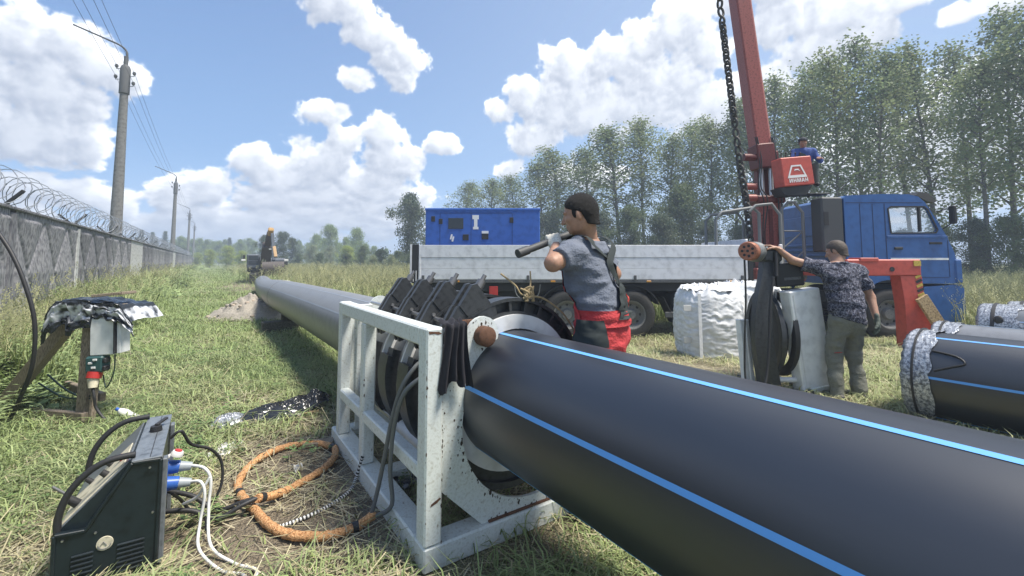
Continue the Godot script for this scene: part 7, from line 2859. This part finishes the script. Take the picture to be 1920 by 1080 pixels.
	obj("bottom_rail", mb, M.paint_worn, w)


func film_wrap(o: Node3D, at: Transform3D, r: float, length: float, s: int) -> void:
	# crumpled film bound over a pipe's end; at: the end, y inwards
	var n2 := fold_noise(s, 6.0)
	var rows := []
	for i in 26:
		var f := i / 25.0
		var row := PackedVector3Array()
		for j in 73:
			var a := TAU * j / 72.0
			var e := Vector3(cos(a), 0, sin(a))
			var bump := n2.get_noise_3d(e.x * 2.2, f * 1.6, e.z * 2.2)
			var ln := length * (1.0 + 0.25 * n2.get_noise_2d(e.x * 0.35, e.z * 0.35))
			if f < 0.25:
				row.append(at * (e * (r + 0.012) * (f / 0.25) + Vector3(0, -0.02 + bump * 0.02, 0)))
			else:
				row.append(at * (e * (r + 0.010 + absf(bump) * 0.028) + Vector3(0, (f - 0.25) / 0.75 * ln, 0)))
		rows.append(row)
	var mb := MB.new()
	mb.grid(rows)
	obj("film_wrap", mb, M.film, o)
	mb = MB.new()
	mb.lathe(PackedVector2Array([Vector2(r + 0.02, length * 0.30), Vector2(r + 0.032, length * 0.32), Vector2(r + 0.032, length * 0.38), Vector2(r + 0.02, length * 0.40)]), 48, at)
	obj("tape_band", mb, M.rubber, o)


func make_stacked_pipes() -> void:
	var list := [[5.86, 1.50, 0.415, "nearest of the stored pipes at right, black with a blue stripe and film-wrapped end", M.pe, -83.0, 0.20], [7.14, 1.62, 0.40, "second stored pipe at right, behind the blue-striped one", M.pe_sky_sheen, -60.0, 0.22], [11.3, 1.95, 0.44, "third stored pipe at right, with dark hole in its film wrap", M.pe_sky_sheen, -62.0, 0.5], [13.3, 1.9, 0.45, "farthest stored pipe, only its film-wrapped end shows at the right edge", M.pe_sky_sheen, -60.0, 0.5]]
	for k in list.size():
		var q: Array = list[k]
		var w := W(q[0], 0, q[1])
		var g := minf(gy(w.x, w.z), gy(w.x + 1.5, w.z + 2.0)) 
		var o := thing("stored_pipe", q[3], "pipe", Vector3(w.x, g, w.z), PHI, "stored pipes at the right edge")
		var r: float = q[2]
		var mb := MB.new()
		mb.lathe(PackedVector2Array([Vector2(r - 0.035, -6.5), Vector2(r, -6.5), Vector2(r, 0), Vector2(r - 0.035, 0), Vector2(r - 0.035, -6.5)]), 72, along(Vector3(0, r, 0)))
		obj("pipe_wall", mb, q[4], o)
		for e in 6:
			mb = MB.new()
			stripe_on(Vector3(0, r, 0), r, q[5] + 60.0 * e, -6.5, -0.02, 0.022, mb)
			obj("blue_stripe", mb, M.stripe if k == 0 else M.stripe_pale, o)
		film_wrap(o, Transform3D(Basis(Vector3.RIGHT, PI / 2), Vector3(0, r, 0)), r, q[6], 50 + k)
		if k == 0:
			mb = MB.new()
			var ps := PackedVector3Array()
			for p in [[-48.0, -0.20], [-52.0, -0.36], [-60.0, -0.42], [-66.0, -0.34], [-74.0, -0.22]]:
				var a := deg_to_rad(p[0])
				ps.append(Vector3(sin(a) * (r + 0.006), r + cos(a) * (r + 0.006), -p[1]))
			mb.tube(smooth(ps, 4), 0.009, 6)
			obj("tie_tape", mb, M.rubber, o)
		if k == 2:
			mb = MB.new()
			var a := deg_to_rad(-62.0)
			mb.ball(Vector3(sin(a) * (r + 0.03), r + cos(a) * (r + 0.03), 0.25), Vector3(0.03, 0.07, 0.06), 10)
			obj("torn_hole", mb, M.frame_black, o)


func make_stand() -> void:
	var base := Vector3(-3.85, gy(-3.85, -4.25), -4.25)
	var o := thing("cable_stand", "rough timber trestle carrying the white electric box", "trestle", base)
	var nb := func() -> MB:
		var m := MB.new()
		m.xf.origin = -base
		return m
	var bars := [["post", [-3.945, 0.0, -4.22], [-3.955, 1.06, -4.25], 0.085, 0.06], ["post", [-3.84, -0.04, -4.20], [-3.85, 1.0, -4.26], 0.035, 0.05], ["long_brace", [-5.06, 0.02, -4.50], [-4.17, 0.98, -4.32], 0.11, 0.09], ["cross_rail", [-4.98, 0.06, -4.50], [-3.86, 0.105, -4.16], 0.05, 0.085], ["cross_rail", [-4.72, 0.21, -4.85], [-3.97, 0.20, -4.45], 0.05, 0.08], ["top_rail", [-4.28, 1.05, -4.36], [-3.66, 1.085, -4.26], 0.10, 0.06]]
	for q in bars:
		var mb: MB = nb.call()
		mb.bar(Vector3(q[1][0], q[1][1], q[1][2]), Vector3(q[2][0], q[2][1], q[2][2]), q[3], q[4], 0.006, Vector3(0, 0, 1) if absf(q[1][1] - q[2][1]) > 0.3 else Vector3.UP)
		obj(q[0], mb, M.wood_grey, o)
	var e := thing("electric_box", "white steel electric box with teal socket block hung on the timber trestle", "electric box", base)
	var bb := Basis(Vector3.UP, 0.12) * Basis(Vector3.BACK, 0.05)
	var mb: MB = nb.call()
	mb.box(Vector3(-3.765, 0.825, -4.22), Vector3(0.215, 0.34, 0.10), 0.008, bb)
	obj("case", mb, M.paint_white, e)
	mb = nb.call()
	mb.box(Vector3(-3.635, 0.85, -4.25), Vector3(0.03, 0.36, 0.13), 0.004, bb)
	obj("open_door", mb, M.paint_white, e)
	mb = nb.call()
	mb.box(Vector3(-3.655, 0.84, -4.22), Vector3(0.012, 0.34, 0.12), 0.002, bb)
	obj("door_gap", mb, M.frame_black, e)
	mb = nb.call()
	mb.box(Vector3(-3.81, 0.575, -4.20), Vector3(0.15, 0.15, 0.11), 0.015, bb)
	var teal := obj("socket_block", mb, M.teal, e)
	for q in [[-3.83, 0.59], [-3.79, 0.62], [-3.80, 0.55]]:
		mb = nb.call()
		mb.box(Vector3(q[0], q[1], -4.142), Vector3(0.035, 0.018, 0.008), 0.002, bb)
		obj("marking", mb, M.white_print, teal)
	for y in [0.61, 0.54]:
		mb = nb.call()
		mb.box(Vector3(-3.725, y, -4.19), Vector3(0.03, 0.045, 0.07), 0.008, bb)
		obj("breaker", mb, M.frame_black, teal)
	mb = nb.call()
	mb.rod(Vector3(-3.81, 0.505, -4.18), Vector3(-3.812, 0.452, -4.165), 0.057, -1.0, 18)
	obj("red_collar", mb, M.red_paint, e)
	mb = nb.call()
	mb.rod(Vector3(-3.812, 0.452, -4.165), Vector3(-3.80, 0.37, -4.15), 0.045, 0.032, 16)
	obj("plug", mb, M.cream, e)
	# film thrown over the box, a board on top
	var n2 := fold_noise(61, 1.6)
	var n3 := fold_noise(62, 6.0)
	var rows := []
	var tints := []
	for i in 64:
		var f := i / 63.0
		var row := PackedVector3Array()
		for j in 111:
			var u := j / 110.0
			var x := lerpf(-4.30, -3.50, u)
			var hang := 0.25 + 0.09 * sin(u * 6.0 + 1.6) * sin(u * 3.1) + 0.05 * n2.get_noise_2d(u * 3.0, 3.0) + (0.10 if u > 0.27 and u < 0.55 else 0.0) - 0.10 * smoothstep(0.55, 0.8, u)
			var k := n2.get_noise_3d(x * 2.5, f * 2.0, 1.0)
			var fine := n3.get_noise_3d(x * 2.0, f * 1.3, 4.0)
			var y := 1.135 + 0.03 * sin(u * 5.0) + k * 0.03 + fine * 0.012
			var z := -4.55 + f * 0.9
			var g := clampf((f - 0.42) / 0.58, 0.0, 1.0)
			if f > 0.42:
				z = -4.17 + k * 0.05 + fine * 0.022 + 0.02 * sin(u * 17.0) * g
				y -= g * hang
				x += (u - 0.5) * 0.04 * g
			if u > 0.86:
				y -= (u - 0.86) * 1.0
			if u < 0.10:
				y -= (0.10 - u) * 1.2
			row.append(Vector3(x, y, z) - base)
			# black film with a crumpled white band across its hanging front
			var band := smoothstep(0.16, 0.26, g + fine * 0.10) * smoothstep(0.72, 0.58, g + k * 0.12)
			band = clampf(band * (0.75 + 2.4 * fine), 0.0, 1.0) if u < 0.90 else clampf(0.5 + fine * 2.0, 0.0, 1.0)
			tints.append(Color(0.020, 0.024, 0.030).lerp(Color(0.62, 0.64, 0.68), band))
		rows.append(row)
	mb = MB.new()
	mb.grid(rows, false, 3.0, 2.0)
	for i in tints.size():
		mb.c[i] = tints[i]
	lone("film_cover", mb, M.film_dark, "crumpled black and white film draped over the electric box", "film", base)
	mb = nb.call()
	mb.box(Vector3(-3.77, 1.205, -4.28), Vector3(0.26, 0.028, 0.20), 0.004, Basis(Vector3.UP, 0.15) * Basis(Vector3.BACK, 0.10))
	lone("weight_board", mb, M.wood_grey, "short grey board weighing down the film on the electric box", "board", base)
	# cables
	var cabs := [
		[[[-4.55, 1.85, -3.9], [-4.36, 1.60, -3.9], [-4.22, 1.33, -3.9], [-4.13, 1.0, -3.92], [-4.15, 0.63, -3.95], [-4.29, 0.32, -4.0], [-4.43, 0.12, -4.05], [-4.62, 0.03, -4.1]], 0.016, "thick black cable rising in an arc at the left edge"],
		[[[-3.80, 0.37, -4.15], [-3.77, 0.29, -4.14], [-3.76, 0.20, -4.15], [-3.68, 0.10, -4.15], [-3.57, 0.015, -4.15], [-3.40, 0.015, -3.9]], 0.012, "black cable hanging from the plug below the electric box"],
		[[[-3.66, 0.67, -4.2], [-3.66, 0.5, -4.2], [-3.72, 0.36, -4.2], [-3.80, 0.46, -4.25]], 0.006, "thin green wire looping below the electric box"],
		[[[-4.42, 0.44, -4.35], [-4.2, 0.32, -4.3], [-4.0, 0.265, -4.25], [-3.86, 0.28, -4.24]], 0.008, "dark green wire stretched to the trestle post, the upper of two"],
		[[[-4.5, 0.36, -4.35], [-4.25, 0.26, -4.3], [-4.05, 0.245, -4.25], [-3.88, 0.25, -4.24]], 0.008, "dark green wire stretched to the trestle post, the lower of two"]]
	for q in cabs:
		var ps := PackedVector3Array()
		for p in q[0]:
			ps.append(Vector3(p[0], p[1], p[2]))
		mb = MB.new()
		mb.tube(smooth(ps), q[1], 8)
		lone("cable", mb, M.rubber if q[1] > 0.01 else M.green_wire, q[2], "cable")


func make_litter() -> void:
	# black film bag on the grass
	var o := thing("plastic_film", "crumpled sheet of black and silver plastic film lying on the grass", "plastic film", W(0.5, 0, 4.98), PHI)
	var n2 := fold_noise(71, 3.2)
	for q in [["black_sheet", 0.13, 0.30, 0.20, 0.115, M.bag_black, 3], ["raised_end", 0.33, 0.20, 0.16, 0.15, M.bag_black, 9], ["silver_sheet", -0.28, 0.13, 0.15, 0.085, M.film, 5]]:
		var rows := []
		for i in 30:
			var f := i / 29.0
			var row := PackedVector3Array()
			for j in 73:
				var a := TAU * j / 72.0
				var e := Vector3(cos(a), 0, sin(a))
				var k := absf(n2.get_noise_3d(e.x * f * 2.6 + q[6], q[6], e.z * f * 2.6))
				var edge := f * (1.0 + 0.28 * n2.get_noise_2d(e.x * 0.7 + q[6], e.z * 0.7))
				row.append(Vector3(q[1] + e.x * edge * q[2] * 1.25, 0.03 + q[4] * pow(1.0 - f * f, 0.7) * (1.0 - 1.1 * k) + 0.035 * k + (0.07 * smoothstep(0.2, 0.5, e.x * f) if q[0] == "raised_end" else 0.0), e.z * edge * q[3]))
			rows.append(row)
		var mb := MB.new()
		mb.grid(rows)
		obj(q[0], mb, q[5], o)
	var mb := MB.new()
	mb.bar(Vector3(0, 0.03, 0), Vector3(0.26, 0.05, -0.10), 0.02, 0.014, 0.003)
	var p := Vector3(-2.15, gy(-2.1, -4.35), -4.40)
	lone("stick", mb, M.wood_new, "pale stick on the grass at the right end of the black film", "stick", p)
	var scraps := [[Vector3(-3.50, 0, -4.30), "small white and blue bottle lying in the grass by the control unit"], [Vector3(-3.42, 0, -3.80), "scrap of white film in the grass in front of the trestle"], [Vector3(-2.26, 0, -3.62), "flat pale scrap of paper on the trodden ground by the hose loop"], [Vector3(-1.55, 0, -3.35), "tiny white paper scrap inside the orange hose loop"]]
	for i in scraps.size():
		var at: Vector3 = scraps[i][0]
		at.y = gy(at.x, at.z)
		if i == 0:
			var b := thing("bottle", scraps[i][1], "bottle", at, 0.6)
			mb = MB.new()
			mb.lathe(PackedVector2Array([Vector2(0, 0), Vector2(0.034, 0.004), Vector2(0.036, 0.03), Vector2(0.033, 0.07), Vector2(0.036, 0.12), Vector2(0.026, 0.16), Vector2(0.013, 0.18)]), 16, Transform3D(Basis(Vector3.BACK, 0.9), Vector3(0, 0.04, 0)))
			obj("bottle_body", mb, M.white_plastic, b)
			mb = MB.new()
			mb.lathe(PackedVector2Array([Vector2(0, 0.205), Vector2(0.015, 0.203), Vector2(0.015, 0.178)]), 12, Transform3D(Basis(Vector3.BACK, 0.9), Vector3(0, 0.04, 0)))
			obj("cap", mb, M.blue_plastic, b)
			continue
		var rows := []
		for r2 in 12:
			var row := PackedVector3Array()
			for c in 12:
				var x := (r2 / 11.0 - 0.5) * (0.24 if i < 3 else 0.08)
				var z := (c / 11.0 - 0.5) * (0.15 if i < 3 else 0.05)
				row.append(Vector3(x + 0.02 * sin(c * 1.3), 0.045 + 0.05 * n2.get_noise_2d(x * 4.0 + i, z * 4.0), z))
			rows.append(row)
		mb = MB.new()
		mb.grid(rows)
		lone("paper_scrap", mb, M.paper, scraps[i][1], "litter", at, i * 0.8)


func _ready() -> void:
	rng.seed = 4
	gnoise.seed = 3
	gnoise.frequency = 0.5
	gnoise.fractal_octaves = 3
	make_world()
	make_materials()
	make_ground()
	make_trees()
	make_pipes()
	make_machine()
	make_hoses()
	make_control_unit()
	make_wall()
	make_poles()
	make_truck()
	make_truck_things()
	make_worker()
	make_second_man()
	make_excavator()
	make_heap()
	make_bags()
	make_facing_tool()
	make_stacked_pipes()
	make_stand()
	make_litter()
	make_grass()
